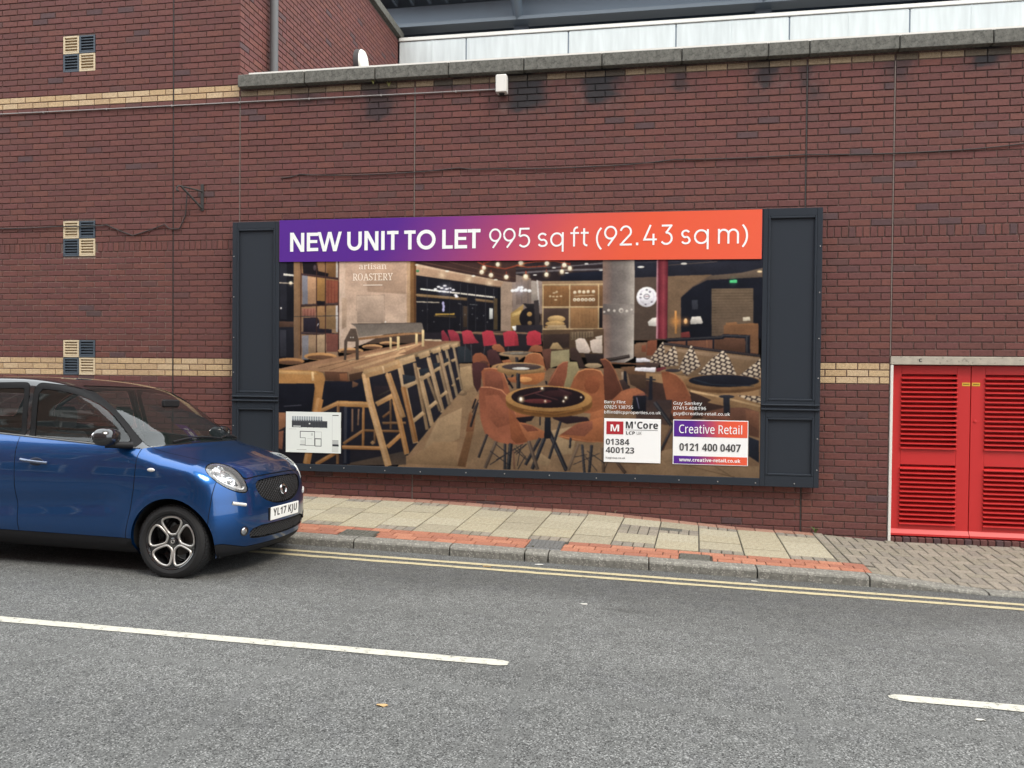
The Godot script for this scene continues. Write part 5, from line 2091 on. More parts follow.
	ink(0.0215, [433,3177,441,3176,449,3172,456,3167,461,3161,465,3154,468,3146,468,3138,470,3137,468,3129,465,3123,460,3116,454,3111,446,3107,438,3105,430,3104,421,3104,412,3106,404,3110,398,3114,392,3120,388,3126])
	ink(0.0215, [663,3172,662,3185,660,3198,655,3210,648,3220,639,3230,629,3237,617,3242,605,3245,593,3246,581,3245,569,3241,558,3235,548,3227,540,3217,534,3206,529,3194,527,3182,527,3168])
	ink(0.0215, [527,3168,529,3156,534,3144,540,3133,548,3123,558,3115,569,3109,581,3105,593,3104,605,3105,617,3108,629,3113,639,3120,648,3130,655,3140,660,3152,662,3165,663,3178])
	ink(0.0215, [665,3257,665,3036])
	ink(0.0215, [785,3257,785,3093])
	ink(0.0215, [785,3195,786,3206,789,3216,794,3225,802,3233,810,3239,820,3244,830,3246,841,3246,851,3244,861,3239,870,3233,877,3225,882,3216,885,3206,886,3195,886,3093])
	ink(0.0215, [886,3195,888,3206,891,3216,896,3225,903,3233,912,3239,922,3244,932,3246,943,3246,953,3244,963,3239,971,3233,978,3225,984,3216,987,3206,988,3195,988,3093])
	ink(0.0215, [1036,3298,1046,3287,1054,3275,1062,3262,1069,3248,1075,3233,1079,3217,1082,3201,1083,3185,1083,3169,1082,3153,1079,3137,1075,3121,1069,3106,1062,3092,1054,3079,1046,3067,1036,3056])

func build_billboard():
	var t := thing("billboard", "wide dark framed billboard with a printed cafe picture and a purple to orange banner", "billboard", Vector3(-1.6, 0.425, 0.0))
	t.position = Vector3.ZERO
	var fm: StandardMaterial3D = mats.slate_metal
	var x0 := -5.04
	var x1 := 1.875
	var y0 := 0.425
	var y1 := 3.470
	var px0 := -4.4157
	var px1 := 1.2548
	var b := Buf.new()
	b.bevel(Vector3(x0 + 0.01, y0 + 0.01, 0.004), Vector3(x1 - 0.01, y1 - 0.01, 0.07), 0.006)
	put(b, "back_box", fm, t)
	# side panels: stiles, rails, recessed boards with beads
	for sd in 2:
		var a := x0 if sd == 0 else px1
		var c := px0 if sd == 0 else x1
		var ia := a + (0.062 if sd == 0 else 0.055)
		var ic := c - 0.056
		for q in [[a, ia, y0, y1], [ic, c, y0, y1], [ia, ic, 3.383, y1], [ia, ic, y0, 0.548], [ia, ic, 1.183, 1.368]]:
			b = Buf.new()
			b.bevel(Vector3(q[0], q[2], 0.05), Vector3(q[1], q[3], 0.10), 0.004)
			put(b, "panel_stile", fm, t)
		for q in [[0.548, 1.183], [1.368, 3.383]]:
			b = Buf.new()
			b.bevel(Vector3(ia, q[0], 0.05), Vector3(ic, q[1], 0.082), 0.003)
			var pn := put(b, "recessed_panel", mats.slate_panel, t)
			var w := 0.024
			b = Buf.new()
			b.bevel(Vector3(ia, q[0], 0.082), Vector3(ia + w, q[1], 0.104), 0.006)
			b.bevel(Vector3(ic - w, q[0], 0.082), Vector3(ic, q[1], 0.104), 0.006)
			b.bevel(Vector3(ia + w, q[0], 0.082), Vector3(ic - w, q[0] + w, 0.104), 0.006)
			b.bevel(Vector3(ia + w, q[1] - w, 0.082), Vector3(ic - w, q[1], 0.104), 0.006)
			put(b, "bead", fm, pn)
		for yy in [1.262, 1.312]:
			b = Buf.new()
			b.bevel(Vector3(a + 0.004, yy, 0.10), Vector3(c - 0.004, yy + 0.022, 0.122), 0.008)
			put(b, "moulding", fm, t)
	b = Buf.new()
	b.bevel(Vector3(px0, y0, 0.05), Vector3(px1, 0.513, 0.105), 0.004)
	put(b, "bottom_rail", fm, t)
	b = Buf.new()
	b.bevel(Vector3(px0, 2.99, 0.05), Vector3(px1, y1, 0.098), 0.004)
	put(b, "top_rail", fm, t)
	# the picture
	b = Buf.new()
	plate(b, px0, px1, 0.5133, 2.9719, 0.1)
	b.box(Vector3(px0 + 0.002, 0.516, 0.07), Vector3(px1 - 0.002, 2.97, 0.098))
	var picture := put(b, "printed_picture", image_mat(print_cafe(), 0.55), t)
	picture.set_meta("label", "large printed photograph of a cafe with bar stools and brown chairs")
	# the banner
	b = Buf.new()
	var q := [Vector3(-4.412, 2.972, 0.112), Vector3(1.242, 2.920, 0.112), Vector3(1.242, 3.461, 0.112), Vector3(-4.412, 3.477, 0.112)]
	b.tri(q[0], q[1], q[2], Vector3.BACK, Vector3.BACK, Vector3.BACK, Vector2(0, 1), Vector2(1, 1), Vector2(1, 0))
	b.tri(q[0], q[2], q[3], Vector3.BACK, Vector3.BACK, Vector3.BACK, Vector2(0, 1), Vector2(1, 0), Vector2(0, 0))
	for k in 4:
		var j := (k + 1) % 4
		var nn: Vector3 = [Vector3.DOWN, Vector3.RIGHT, Vector3.UP, Vector3.LEFT][k]
		b.quad(q[k], q[j], q[j] - Vector3(0, 0, 0.010), q[k] - Vector3(0, 0, 0.010), nn)
	var ban := put(b, "banner", image_mat(sunset(0.06), 0.5), t)
	ban.set_meta("label", "purple to orange banner reading NEW UNIT TO LET 995 sq ft (92.43 sq m)")
	banner_strokes()
	b = Buf.new()
	var lift := 0.0
	for pg in inked:
		var id := Geometry2D.triangulate_polygon(pg)
		lift = fmod(lift + 0.0004, 0.0018)
		for k in range(0, id.size(), 3):
			var v := []
			for m in 3:
				v.append(Vector3(pg[id[k + m]].x * 0.01, pg[id[k + m]].y * 0.01, 0.1135 + lift))
			b.tri(v[0], v[1], v[2], Vector3.BACK, Vector3.BACK, Vector3.BACK)
	put(b, "banner_lettering", mats.print_white, ban)
	# small signs on the picture
	b = Buf.new()
	plate(b, -4.318, -3.610, 0.652, 1.147, 0.108)
	b.box(Vector3(-4.318, 0.652, 0.1005), Vector3(-3.610, 1.147, 0.1075))
	var sheet := put(b, "plan_sheet", image_mat(print_plan(), 0.5), t)
	sheet.set_meta("label", "white sheet with an elevation drawing and a floor plan")
	b = Buf.new()
	b.bevel(Vector3(-0.452, 0.645, 0.1005), Vector3(0.182, 1.141, 0.107), 0.002)
	var s1 := put(b, "agent_sign", mats.print_white, t)
	var crimson := mat("sign_crimson", hexc("a8222f"), 0.5)
	b = Buf.new()
	b.box(Vector3(-0.425, 0.962, 0.107), Vector3(-0.235, 1.108, 0.109))
	put(b, "logo_square", crimson, s1)
	writing("M", "bold", -0.378, -0.282, 0.995, 1.072, 0.110, mats.print_white, s1)
	writing("M'Core", "bold", -0.208, 0.150, 1.030, 1.110, 0.108, mats.print_black, s1)
	b = Buf.new()
	b.box(Vector3(-0.21, 1.012, 0.107), Vector3(0.148, 1.016, 0.1085))
	put(b, "logo_rule", mats.print_text, s1)
	writing("LCP", "bold", -0.205, -0.105, 0.962, 0.998, 0.108, mats.print_black, s1)
	writing("UK", "regular", -0.085, -0.030, 0.962, 0.998, 0.108, mat("print_grey", lin(0.25, 0.25, 0.25), 0.5), s1)
	writing("01384", "bold", -0.430, -0.165, 0.842, 0.910, 0.108, mats.print_text, s1)
	writing("400123", "bold", -0.430, -0.110, 0.748, 0.816, 0.108, mats.print_text, s1)
	writing("lcpgroup.co.uk", "regular", -0.428, -0.210, 0.678, 0.706, 0.108, mats.print_text, s1)
	b = Buf.new()
	b.bevel(Vector3(0.316, 0.642, 0.1005), Vector3(1.128, 1.141, 0.106), 0.002)
	var s2 := put(b, "agent_sign", mats.print_white, t)
	for yy in [[0.952, 1.133], [0.650, 0.738]]:
		b = Buf.new()
		plate(b, 0.326, 1.120, yy[0], yy[1], 0.1075)
		put(b, "colour_band", image_mat(sunset(0.0), 0.5), s2)
	writing("Creative Retail", "regular", 0.382, 1.062, 0.990, 1.092, 0.109, mats.print_white, s2)
	writing("0121 400 0407", "bold", 0.388, 1.050, 0.796, 0.880, 0.108, mats.print_text, s2)
	writing("www.creative-retail.co.uk", "bold", 0.386, 1.048, 0.676, 0.716, 0.109, mats.print_white, s2)
	# names and numbers printed over the picture
	writing("Barry Flint", "regular", -0.452, -0.215, 1.302, 1.345, 0.101, mats.print_white, picture)
	writing("07825 138755", "regular", -0.452, -0.130, 1.252, 1.288, 0.101, mats.print_white, picture)
	writing("bflint@lcpproperties.co.uk", "regular", -0.452, 0.178, 1.186, 1.230, 0.101, mats.print_white, picture)
	writing("Guy Sankey", "regular", 0.316, 0.628, 1.298, 1.345, 0.101, mats.print_white, picture)
	writing("07415 408196", "regular", 0.316, 0.672, 1.252, 1.288, 0.101, mats.print_white, picture)
	writing("guy@creative-retail.co.uk", "regular", 0.316, 0.930, 1.184, 1.230, 0.101, mats.print_white, picture)
	var cream := mat("print_cream", hexc("f0e2d2"), 0.5)
	writing("artisan", "serif italic", -3.393, -3.051, 2.868, 2.942, 0.101, cream, picture)
	writing("ROASTERY", "serif", -3.472, -2.971, 2.735, 2.820, 0.101, cream, picture)
	b = Buf.new()
	b.box(Vector3(-3.34, 2.675, 0.1), Vector3(-3.10, 2.683, 0.1015))
	put(b, "printed_rule", cream, picture)
	# screws
	for x in [-4.36, -3.98, -3.60, -3.04, -2.62, -2.10, -1.62, -1.10, -0.58, -0.05, 0.38, 0.84, 1.20, 1.60]:
		b = Buf.new()
		b.lathe(Vector3(x + rng.randf_range(-0.05, 0.05), 0.468 + rng.randf_range(-0.012, 0.012), 0.105), Vector3.BACK, [Vector2(0.0075, 0.0), Vector2(0.0065, 0.003), Vector2(0.0, 0.004)], 10)
		put(b, "screw", mats.screw, t)
	for yy in [0.62, 0.96, 1.62, 2.05, 2.55, 3.05]:
		for x in [-5.018, 1.852]:
			b = Buf.new()
			b.lathe(Vector3(x, yy, 0.10), Vector3.BACK, [Vector2(0.0075, 0.0), Vector2(0.0065, 0.003), Vector2(0.0, 0.004)], 10)
			put(b, "screw", mats.screw, t)

# ------------------------------------------------------------------ red louvred doors
func build_doors():
	var t := thing("louvred_doors", "pair of bright red louvred steel doors under a pale lintel", "doors", Vector3(3.44, -0.14, 0))
	t.position = Vector3.ZERO
	var z := -0.055
	var b := Buf.new()
	b.bevel(Vector3(DOOR_X0, 1.775, -0.10), Vector3(DOOR_X1, 1.864, 0.012), 0.006)
	var li := put(b, "lintel", mats.lintel, t)
	writing("c", "bold", 2.893, 2.925, 1.805, 1.842, 0.012, mats.print_black, li, "scrawl")
	for x in [[DOOR_X0 + 0.002, 2.642], [4.236, DOOR_X1 - 0.002]]:
		b = Buf.new()
		b.bevel(Vector3(x[0], -0.16, -0.12), Vector3(x[1], 1.774, 0.008), 0.004)
		put(b, "jamb", mats.white_paint, t)
	b = Buf.new()
	b.box(Vector3(DOOR_X0, -0.2, -0.34), Vector3(DOOR_X1, 1.87, -0.30))
	put(b, "interior_wall", mats.stone, t)
	var lx := [[2.646, 3.434], [3.441, 4.232]]
	for d in 2:
		var a: float = lx[d][0]
		var c: float = lx[d][1]
		var la := a + (0.098 if d == 0 else 0.138)
		var lc := c - (0.134 if d == 0 else 0.098)
		b = Buf.new()
		for q in [[a, la, -0.075, 1.768], [lc, c, -0.075, 1.768], [la, lc, 1.674, 1.768], [la, lc, 0.694, 0.866], [la, lc, -0.075, 0.045]]:
			b.bevel(Vector3(q[0], q[2], z - 0.04), Vector3(q[1], q[3], z), 0.003)
		var leaf := put(b, "door_leaf", mats.red_paint, t)
		for pn in [[0.866, 1.674, 16], [0.045, 0.694, 13]]:
			var n: int = pn[2]
			var pit: float = (pn[1] - pn[0]) / n
			for k in n:
				var y: float = pn[0] + pit * k
				var s := Buf.new()
				# blade: outer edge low, inner edge high, with a small turned lip
				var o := z + 0.018
				var i := z - 0.042
				s.hexa([Vector3(la - 0.004, y + 0.003, o), Vector3(lc + 0.004, y + 0.003, o), Vector3(lc + 0.004, y + 0.030, i), Vector3(la - 0.004, y + 0.030, i), Vector3(la - 0.004, y + 0.009, o + 0.001), Vector3(lc + 0.004, y + 0.009, o + 0.001), Vector3(lc + 0.004, y + 0.034, i), Vector3(la - 0.004, y + 0.034, i)])
				s.bevel(Vector3(la - 0.006, y - 0.001, o - 0.002), Vector3(lc + 0.006, y + 0.011, o + 0.004), 0.002)
				put(s, "slat", mats.red_paint, leaf)
			b = Buf.new()
			b.box(Vector3(la, pn[0], z - 0.130), Vector3(lc, pn[1], z - 0.122))
			put(b, "louvre_back", mats.red_paint, leaf)
		b = Buf.new()
		b.hexa([Vector3(a, -0.074, z), Vector3(c, -0.074, z), Vector3(c, -0.074, z + 0.032), Vector3(a, -0.074, z + 0.032), Vector3(a, -0.008, z), Vector3(c, -0.008, z), Vector3(c, -0.052, z + 0.032), Vector3(a, -0.052, z + 0.032)])
		put(b, "weather_bar", mats.red_paint, leaf)
		var lab := mat("label_yellow", hexc("d8b43a"), 0.5)
		b = Buf.new()
		var e := c - 0.006 if d == 0 else a + 0.084
		b.box(Vector3(e - 0.078, 1.552, z), Vector3(e, 1.588, z + 0.002))
		put(b, "warning_label", lab, leaf)
		b = Buf.new()
		for k in 6:
			b.box(Vector3(e - 0.070 + 0.011 * k, 1.562, z + 0.002), Vector3(e - 0.064 + 0.011 * k, 1.578, z + 0.003))
		put(b, "label_print", mat("label_ink", hexc("5a2a16"), 0.6), leaf)
		if d == 1:
			b = Buf.new()
			b.lathe(Vector3(a + 0.045, 1.175, z), Vector3.BACK, [Vector2(0.017, 0.0), Vector2(0.016, 0.006), Vector2(0.008, 0.008), Vector2(0.0, 0.006)], 16)
			put(b, "lock", mats.red_paint, leaf)
	# threshold of bricks on edge
	var x := DOOR_X0 + 0.004
	var k := 0
	while x < DOOR_X1 - 0.05:
		b = Buf.new()
		b.bevel(Vector3(x, -0.24, -0.16), Vector3(x + 0.068, -0.088 + rng.randf_range(-0.002, 0.002), 0.004 + rng.randf_range(-0.002, 0.002)), 0.005)
		put(b, "threshold_brick", mats["brick_%d" % [2, 5, 7, 8][k % 4]], t)
		x += 0.077
		k += 1

# ------------------------------------------------------------------ fittings on the wall
func sag(pts: Array, steps := 6, drop := 0.0) -> Array:
	var out := []
	for i in pts.size() - 1:
		for k in steps:
			var u := float(k) / steps
			var p: Vector3 = pts[i].lerp(pts[i + 1], u)
			p.y -= drop * 4.0 * u * (1.0 - u)
			out.append(p)
	out.append(pts[-1])
	return out

func build_wall_fittings():
	# drain pipe on the side of the tall building
	var t := thing("drainpipe", "dark grey drainpipe on the side of the tall brick building", "drainpipe", Vector3(-4.92, 5.0, -0.9))
	t.position = Vector3.ZERO
	var b := Buf.new()
	b.tube([Vector3(-4.91, 5.0, -0.70), Vector3(-4.91, 8.3, -0.70)], 0.055, 16)
	put(b, "pipe", mats.pipe_grey, t)
	for y in [5.55, 7.3]:
		b = Buf.new()
		b.lathe(Vector3(-4.91, y, -0.70), Vector3.UP, [Vector2(0.056, 0), Vector2(0.066, 0.005), Vector2(0.066, 0.055), Vector2(0.056, 0.06)], 16)
		b.box(Vector3(-5.0, y + 0.015, -0.77), Vector3(-4.96, y + 0.045, -0.63))
		put(b, "bracket", mats.pipe_grey, t)
	# round bulkhead lamp
	t = thing("bulkhead_lamp", "round white wall lamp just above the coping on the side wall", "lamp", Vector3(-5.0, 7.0, -3.95))
	b = Buf.new()
	b.lathe(Vector3.ZERO, Vector3.RIGHT, [Vector2(0.24, 0.0), Vector2(0.24, 0.09), Vector2(0.21, 0.10)], 28)
	put(b, "base", mats.pipe_grey, t)
	b = Buf.new()
	b.lathe(Vector3.ZERO, Vector3.RIGHT, [Vector2(0.235, 0.09), Vector2(0.215, 0.12), Vector2(0.15, 0.14), Vector2(0.0, 0.15)], 28)
	put(b, "diffuser", mat("opal", lin(0.85, 0.85, 0.78), 0.35), t)
	# small white light box under the coping
	t = thing("security_light", "small white box light fixed under the coping above the billboard", "light", Vector3(-1.68, 4.99, 0.0))
	b = Buf.new()
	b.bevel(Vector3(-0.065, -0.10, 0.0), Vector3(0.065, 0.105, 0.115), 0.012)
	put(b, "housing", mats.white_paint, t)
	b = Buf.new()
	b.lathe(Vector3(0, -0.10, 0.06), Vector3.DOWN, [Vector2(0.035, 0.0), Vector2(0.03, 0.012), Vector2(0.0, 0.016)], 14)
	put(b, "lens", mats.cable, t)
	# pale conduit that feeds it
	t = thing("conduit", "thin pale conduit running along the wall below the upper buff band", "conduit", Vector3(-6, 4.97, 0))
	t.position = Vector3.ZERO
	b = Buf.new()
	b.tube([Vector3(-10.4, 5.0, 0.016), Vector3(-8.4, 4.984, 0.016), Vector3(-6.5, 4.974, 0.016), Vector3(-4.5, 4.968, 0.016), Vector3(-1.74, 4.957, 0.016)], 0.0085, 6)
	put(b, "tube", mats.conduit, t)
	for k in 9:
		var x := -9.6 + 0.92 * k
		b = Buf.new()
		b.bevel(Vector3(x - 0.009, 4.957 + 0.0033 * (4 - k), 0.0), Vector3(x + 0.009, 4.984 + 0.0033 * (4 - k), 0.028), 0.004)
		put(b, "clip", mats.conduit, t)
	# black cables
	t = thing("cable", "thin black cable sagging along the bricks above the billboard", "cable", Vector3(0, 4.05, 0))
	t.position = Vector3.ZERO
	b = Buf.new()
	b.tube(sag([Vector3(-4.45, 4.02, 0.006), Vector3(-4.2, 4.055, 0.010), Vector3(-3.3, 4.02, 0.012), Vector3(-2.2, 4.06, 0.012), Vector3(-1.75, 4.035, 0.012), Vector3(-0.6, 4.02, 0.012), Vector3(0.3, 4.065, 0.012), Vector3(1.71, 4.068, 0.012), Vector3(3.0, 4.05, 0.012), Vector3(3.9, 4.10, 0.012), Vector3(7.2, 4.14, 0.012)], 5, 0.012), 0.0062, 6)
	put(b, "wire", mats.cable, t)
	t = thing("cable", "thin black cable looping below the wall bracket on the tall brick building", "cable", Vector3(-7, 3.45, 0))
	t.position = Vector3.ZERO
	b = Buf.new()
	b.tube(sag([Vector3(-10.4, 3.50, 0.012), Vector3(-8.4, 3.482, 0.012), Vector3(-7.5, 3.492, 0.016), Vector3(-6.95, 3.487, 0.016), Vector3(-6.85, 3.50, 0.012), Vector3(-6.47, 3.352, 0.012), Vector3(-6.02, 3.485, 0.012), Vector3(-5.95, 3.43, 0.012), Vector3(-5.815, 3.425, 0.012), Vector3(-5.73, 3.60, 0.012), Vector3(-5.70, 3.86, 0.03)], 4, 0.006), 0.007, 6)
	put(b, "wire", mats.cable, t)
	# wrought bracket
	t = thing("wall_bracket", "small black iron bracket on the brick wall left of the billboard", "bracket", Vector3(-5.505, 3.64, 0.0))
	b = Buf.new()
	b.bevel(Vector3(-0.020, 0.0, 0.0), Vector3(0.020, 0.335, 0.014), 0.003)
	put(b, "back_plate", mats.cable, t)
	b = Buf.new()
	b.tube([Vector3(0, 0.03, 0.01), Vector3(-0.17, 0.275, 0.20)], 0.014, 6)
	put(b, "brace", mats.cable, t)
	b = Buf.new()
	b.tube([Vector3(0, 0.245, 0.01), Vector3(-0.10, 0.262, 0.12), Vector3(-0.19, 0.275, 0.21), Vector3(-0.212, 0.25, 0.225), Vector3(-0.205, 0.215, 0.225), Vector3(-0.185, 0.21, 0.215)], 0.011, 6)
	put(b, "arm", mats.cable, t)

# ------------------------------------------------------------------ small things on the ground
func build_small_things():
	var cover := mat("cover_iron", lin(0.17, 0.165, 0.14), 0.7, 0.0, "grime", 4.0, "brick_h", 0.2)
	var cover2 := mat("cover_steel", lin(0.27, 0.27, 0.265), 0.55, 0.2, "grime", 5.0, "brick_h", 0.2)
	for q in [[-3.045, -2.685, 1.301, 1.494, "dark iron service cover set in the red blocks near the car", cover, 0.0], [-1.115, -0.765, 1.205, 1.494, "grey ribbed service cover in the red blocks left of the pavement middle", cover2, 0.0], [0.352, 0.642, 1.301, 1.494, "small dark iron service cover in the red blocks below the agent signs", cover, 0.0]]:
		var t := thing("service_cover", q[4], "cover", Vector3((q[0] + q[1]) * 0.5, pave_y((q[0] + q[1]) * 0.5, q[3]), q[3]))
		var o: Vector3 = t.position
		t.position = Vector3.ZERO
		put_mesh(paver([Vector2(q[0], q[2]), Vector2(q[1], q[2]), Vector2(q[1] - 0.02, q[3]), Vector2(q[0] - 0.02, q[3])], 0.008, 0.006, 0.003), "frame", q[5], t)
		var b := Buf.new()
		var n := 8
		for k in n:
			var xa: float = lerpf(q[0], q[1], (k + 0.25) / n)
			var xb: float = lerpf(q[0], q[1], (k + 0.75) / n)
			b.hexa([Vector3(xa, pave_y(xa, q[2]) - 0.01, q[2] + 0.03), Vector3(xb, pave_y(xb, q[2]) - 0.01, q[2] + 0.03), Vector3(xb - 0.02, pave_y(xb, q[3]) - 0.01, q[3] - 0.03), Vector3(xa - 0.02, pave_y(xa, q[3]) - 0.01, q[3] - 0.03), Vector3(xa, pave_y(xa, q[2] + 0.03) + 0.008, q[2] + 0.03), Vector3(xb, pave_y(xb, q[2] + 0.03) + 0.008, q[2] + 0.03), Vector3(xb - 0.02, pave_y(xb, q[3] - 0.03) + 0.008, q[3] - 0.03), Vector3(xa - 0.02, pave_y(xa, q[3] - 0.03) + 0.008, q[3] - 0.03)])
		put(b, "ribs", q[5], t)
	var t2 := thing("service_cover", "tiny dark stop tap cover among the grey blocks and buff slabs", "cover", Vector3(0.33, 0, 0.45))
	t2.position = Vector3.ZERO
	put_mesh(paver([Vector2(0.19, 0.42), Vector2(0.42, 0.42), Vector2(0.41, 0.52), Vector2(0.18, 0.52)], 0.006, 0.005, 0.006), "lid", cover, t2)
	# weeds
	var green := mat("weed_green", lin(0.10, 0.17, 0.045), 0.7)
	green.backlight_enabled = true
	green.backlight = Color(0.12, 0.2, 0.05)
	var olive := mat("weed_olive", lin(0.20, 0.20, 0.06), 0.7)
	for q in [[Vector3(1.86, pave_y(1.86, 0.03), 0.03), 0.085, 9, "small green weed growing at the foot of the wall", green], [Vector3(-1.06, kerb_y(-1.06), 1.46), 0.03, 10, "small mossy weed in the red blocks above a kerb joint", olive], [Vector3(-0.32, pave_y(-0.32, 0.03), 0.03), 0.05, 6, "dry pale weed at the wall foot below the billboard middle", mat("weed_dry", lin(0.38, 0.33, 0.25), 0.8)], [Vector3(-3.25, 5.09, 0.045), 0.055, 11, "tuft of yellow green moss under the first stained coping joint", olive], [Vector3(-3.06, 5.05, 0.03), 0.06, 11, "tuft of moss on the buff bricks right of the stained coping joint", olive]]:
		var w := thing("weed", q[3], "weed", q[0], "weeds in the masonry")
		var b := Buf.new()
		for k in q[2]:
			var a := rng.randf() * TAU
			var up: float = q[1] * rng.randf_range(0.5, 1.1)
			var d := Vector3(cos(a), 0, absf(sin(a))) * up * rng.randf_range(0.3, 0.9)
			var s: Vector3 = Vector3(-sin(a), 0.1, cos(a)) * q[1] * 0.10
			var tip := d + Vector3(0, up, 0)
			var m := d * 0.45 + Vector3(0, up * 0.7, 0)
			b.quad(-s * 0.4, s * 0.4, m + s, m - s)
			b.tri(m - s, m + s, tip, Vector3.UP, Vector3.UP, Vector3.UP)
		put(b, "leaves", q[4], w)
	# litter
	var pale := mat("paper", lin(0.5, 0.49, 0.45), 0.8)
	var tan_m := mat("leaf_tan", lin(0.42, 0.28, 0.13), 0.8)
	for q in [[-0.433, 3.11, 0.03, pale, "white paper scrap on the asphalt below the pavement middle"], [1.664, 4.74, 0.03, pale, "white scrap lying just below the right white road line"], [-1.40, 2.03, 0.05, tan_m, "tan leaf on the inner yellow line"], [0.98, 1.80, 0.035, pale, "tiny white scrap in the gutter by the kerb joint"], [-0.95, 1.78, 0.05, pale, "pale scrap in the gutter under the short kerb stone"], [-1.274, 5.242, 0.032, tan_m, "tan dead leaf on the road below the left white line"], [0.35, 5.6, 0.014, pale, "pale chip on the asphalt near the bottom of the picture"]]:
		var o := Buf.new()
		var ring := []
		for k in 7:
			var a := TAU * k / 7
			ring.append(Vector3(cos(a) * q[2] * rng.randf_range(0.6, 1.1), rng.randf_range(0.004, 0.010), sin(a) * q[2] * 0.5 * rng.randf_range(0.6, 1.1)))
		for k in 7:
			o.tri(Vector3(0, 0.009, 0), ring[k], ring[(k + 1) % 7], Vector3.UP, Vector3.UP, Vector3.UP)
			o.tri(Vector3(0, 0.005, 0), ring[k] - Vector3(0, 0.003, 0), ring[(k + 1) % 7] - Vector3(0, 0.003, 0), Vector3.DOWN, Vector3.DOWN, Vector3.DOWN)
		var sc := put(o, "litter_scrap", q[3])
		sc.position = Vector3(q[0], road_y(q[0], q[1]) - 0.001, q[1])
		tag(sc, q[4], "litter", "litter on the road")

# ------------------------------------------------------------------ small blue car
# Car axes: x forward from the front axle, y up from the ground, z to the car's right side.
var tab_top := PackedFloat32Array()
var tab_side := PackedFloat32Array()
var tab_nose := PackedFloat32Array()
var tab_tail := PackedFloat32Array()

# smooth curve through points sorted by their first value, sampled every 5 mm from lo
func curve_table(pts: Array, lo: float, hi: float) -> PackedFloat32Array:
	pts.sort_custom(func(a, b): return a[0] < b[0])
	var n := pts.size()
	var sl := []
	for i in n:
		if i == 0:
			sl.append((pts[1][1] - pts[0][1]) / (pts[1][0] - pts[0][0]))
		elif i == n - 1:
			sl.append((pts[i][1] - pts[i - 1][1]) / (pts[i][0] - pts[i - 1][0]))
		else:
			var h0: float = pts[i][0] - pts[i - 1][0]
			var h1: float = pts[i + 1][0] - pts[i][0]
			var d0: float = (pts[i][1] - pts[i - 1][1]) / h0
			var d1: float = (pts[i + 1][1] - pts[i][1]) / h1
			sl.append((d0 * h1 + d1 * h0) / (h0 + h1))
	var out := PackedFloat32Array()
	var x := lo
	while x < hi + 0.0025:
		var q := clampf(x, pts[0][0], pts[n - 1][0])
		var i := 0
		while i < n - 2 and q > pts[i + 1][0]:
			i += 1
		var h: float = pts[i + 1][0] - pts[i][0]
		var t: float = (q - pts[i][0]) / h
		var t2 := t * t
		var t3 := t2 * t
		out.append((2 * t3 - 3 * t2 + 1) * pts[i][1] + (t3 - 2 * t2 + t) * h * sl[i] + (3 * t2 - 2 * t3) * pts[i + 1][1] + (t3 - t2) * h * sl[i + 1])
		x += 0.005
	return out

func look(t: PackedFloat32Array, lo: float, x: float) -> float:
	var f := clampf((x - lo) * 200.0, 0.0, t.size() - 1.001)
	var i := int(f)
	return lerpf(t[i], t[i + 1], f - i)

func smax(a: float, b: float, k: float) -> float:
	var h := maxf(k - absf(a - b), 0.0) / k
	return maxf(a, b) + h * h * k * 0.25

# inside negative
func car_f(p: Vector3) -> float:
	var x := p.x
	var y := p.y
	var z := absf(p.z)
	var zz := z * z
	var xs := x + zz * (0.42 - 0.22 * clampf((x + 0.15) / 0.3, 0, 1)) * clampf((x + 1.6) / 1.1, 0, 1)
	var ft := (y - look(tab_top, -3.1, xs) + 0.06 * zz) * (0.86 if xs < -0.07 else 0.93)
	var rear := clampf((-2.2 - x) / 0.75, 0, 2)
	var fs := z - look(tab_side, 0.1, y) + 0.06 * rear * rear
	# hollow along the doors and flares round the wheel arches
	var dip := (y - 0.56 - 0.06 * (x + 0.9)) / 0.085
	fs += 0.024 * exp(-dip * dip) * smoothstep(-0.36, -0.62, x) * smoothstep(-2.25, -1.9, x)
	for cx in [0.0, -2.494]:
		var rr := (Vector2(x - cx, y - 0.297).length() - 0.37) / 0.05
		if absf(rr) < 2.5 and y > 0.25:
			fs -= 0.012 * exp(-rr * rr)
	var fn := (x - look(tab_nose, 0.08, y) + 0.20 * zz + 0.27 * zz * zz) * 0.93
	var fl := (look(tab_tail, 0.1, y) + 0.12 * zz + 0.25 * zz * zz - x) * 0.95
	var f := smax(ft, fs, lerpf(0.085, 0.05, clampf((y - 1.1) / 0.15, 0, 1)))
	f = smax(f, fn, 0.09)
	f = smax(f, fl, 0.09)
	return smax(f, 0.16 - y, 0.05)

func car_n(p: Vector3) -> Vector3:
	var e := 0.006
	return Vector3(car_f(p + Vector3(e, 0, 0)) - car_f(p - Vector3(e, 0, 0)), car_f(p + Vector3(0, e, 0)) - car_f(p - Vector3(0, e, 0)), car_f(p + Vector3(0, 0, e)) - car_f(p - Vector3(0, 0, e))).normalized()

func car_hit(o: Vector3, d: Vector3, far := 2.2) -> Vector3:
	var a := 0.0
	var b := far
	for i in 15:
		var m := (a + b) * 0.5
		if car_f(o + d * m) < 0.0:
			a = m
		else:
			b = m
	return o + d * ((a + b) * 0.5)

func car_side(x: float, y: float) -> float:
	return car_hit(Vector3(x, y, 0), Vector3(0, 0, 1), 1.2).z

func car_front(z: float, y: float) -> float:
	return car_hit(Vector3(-0.4, y, z), Vector3(1, 0, 0), 1.4).x

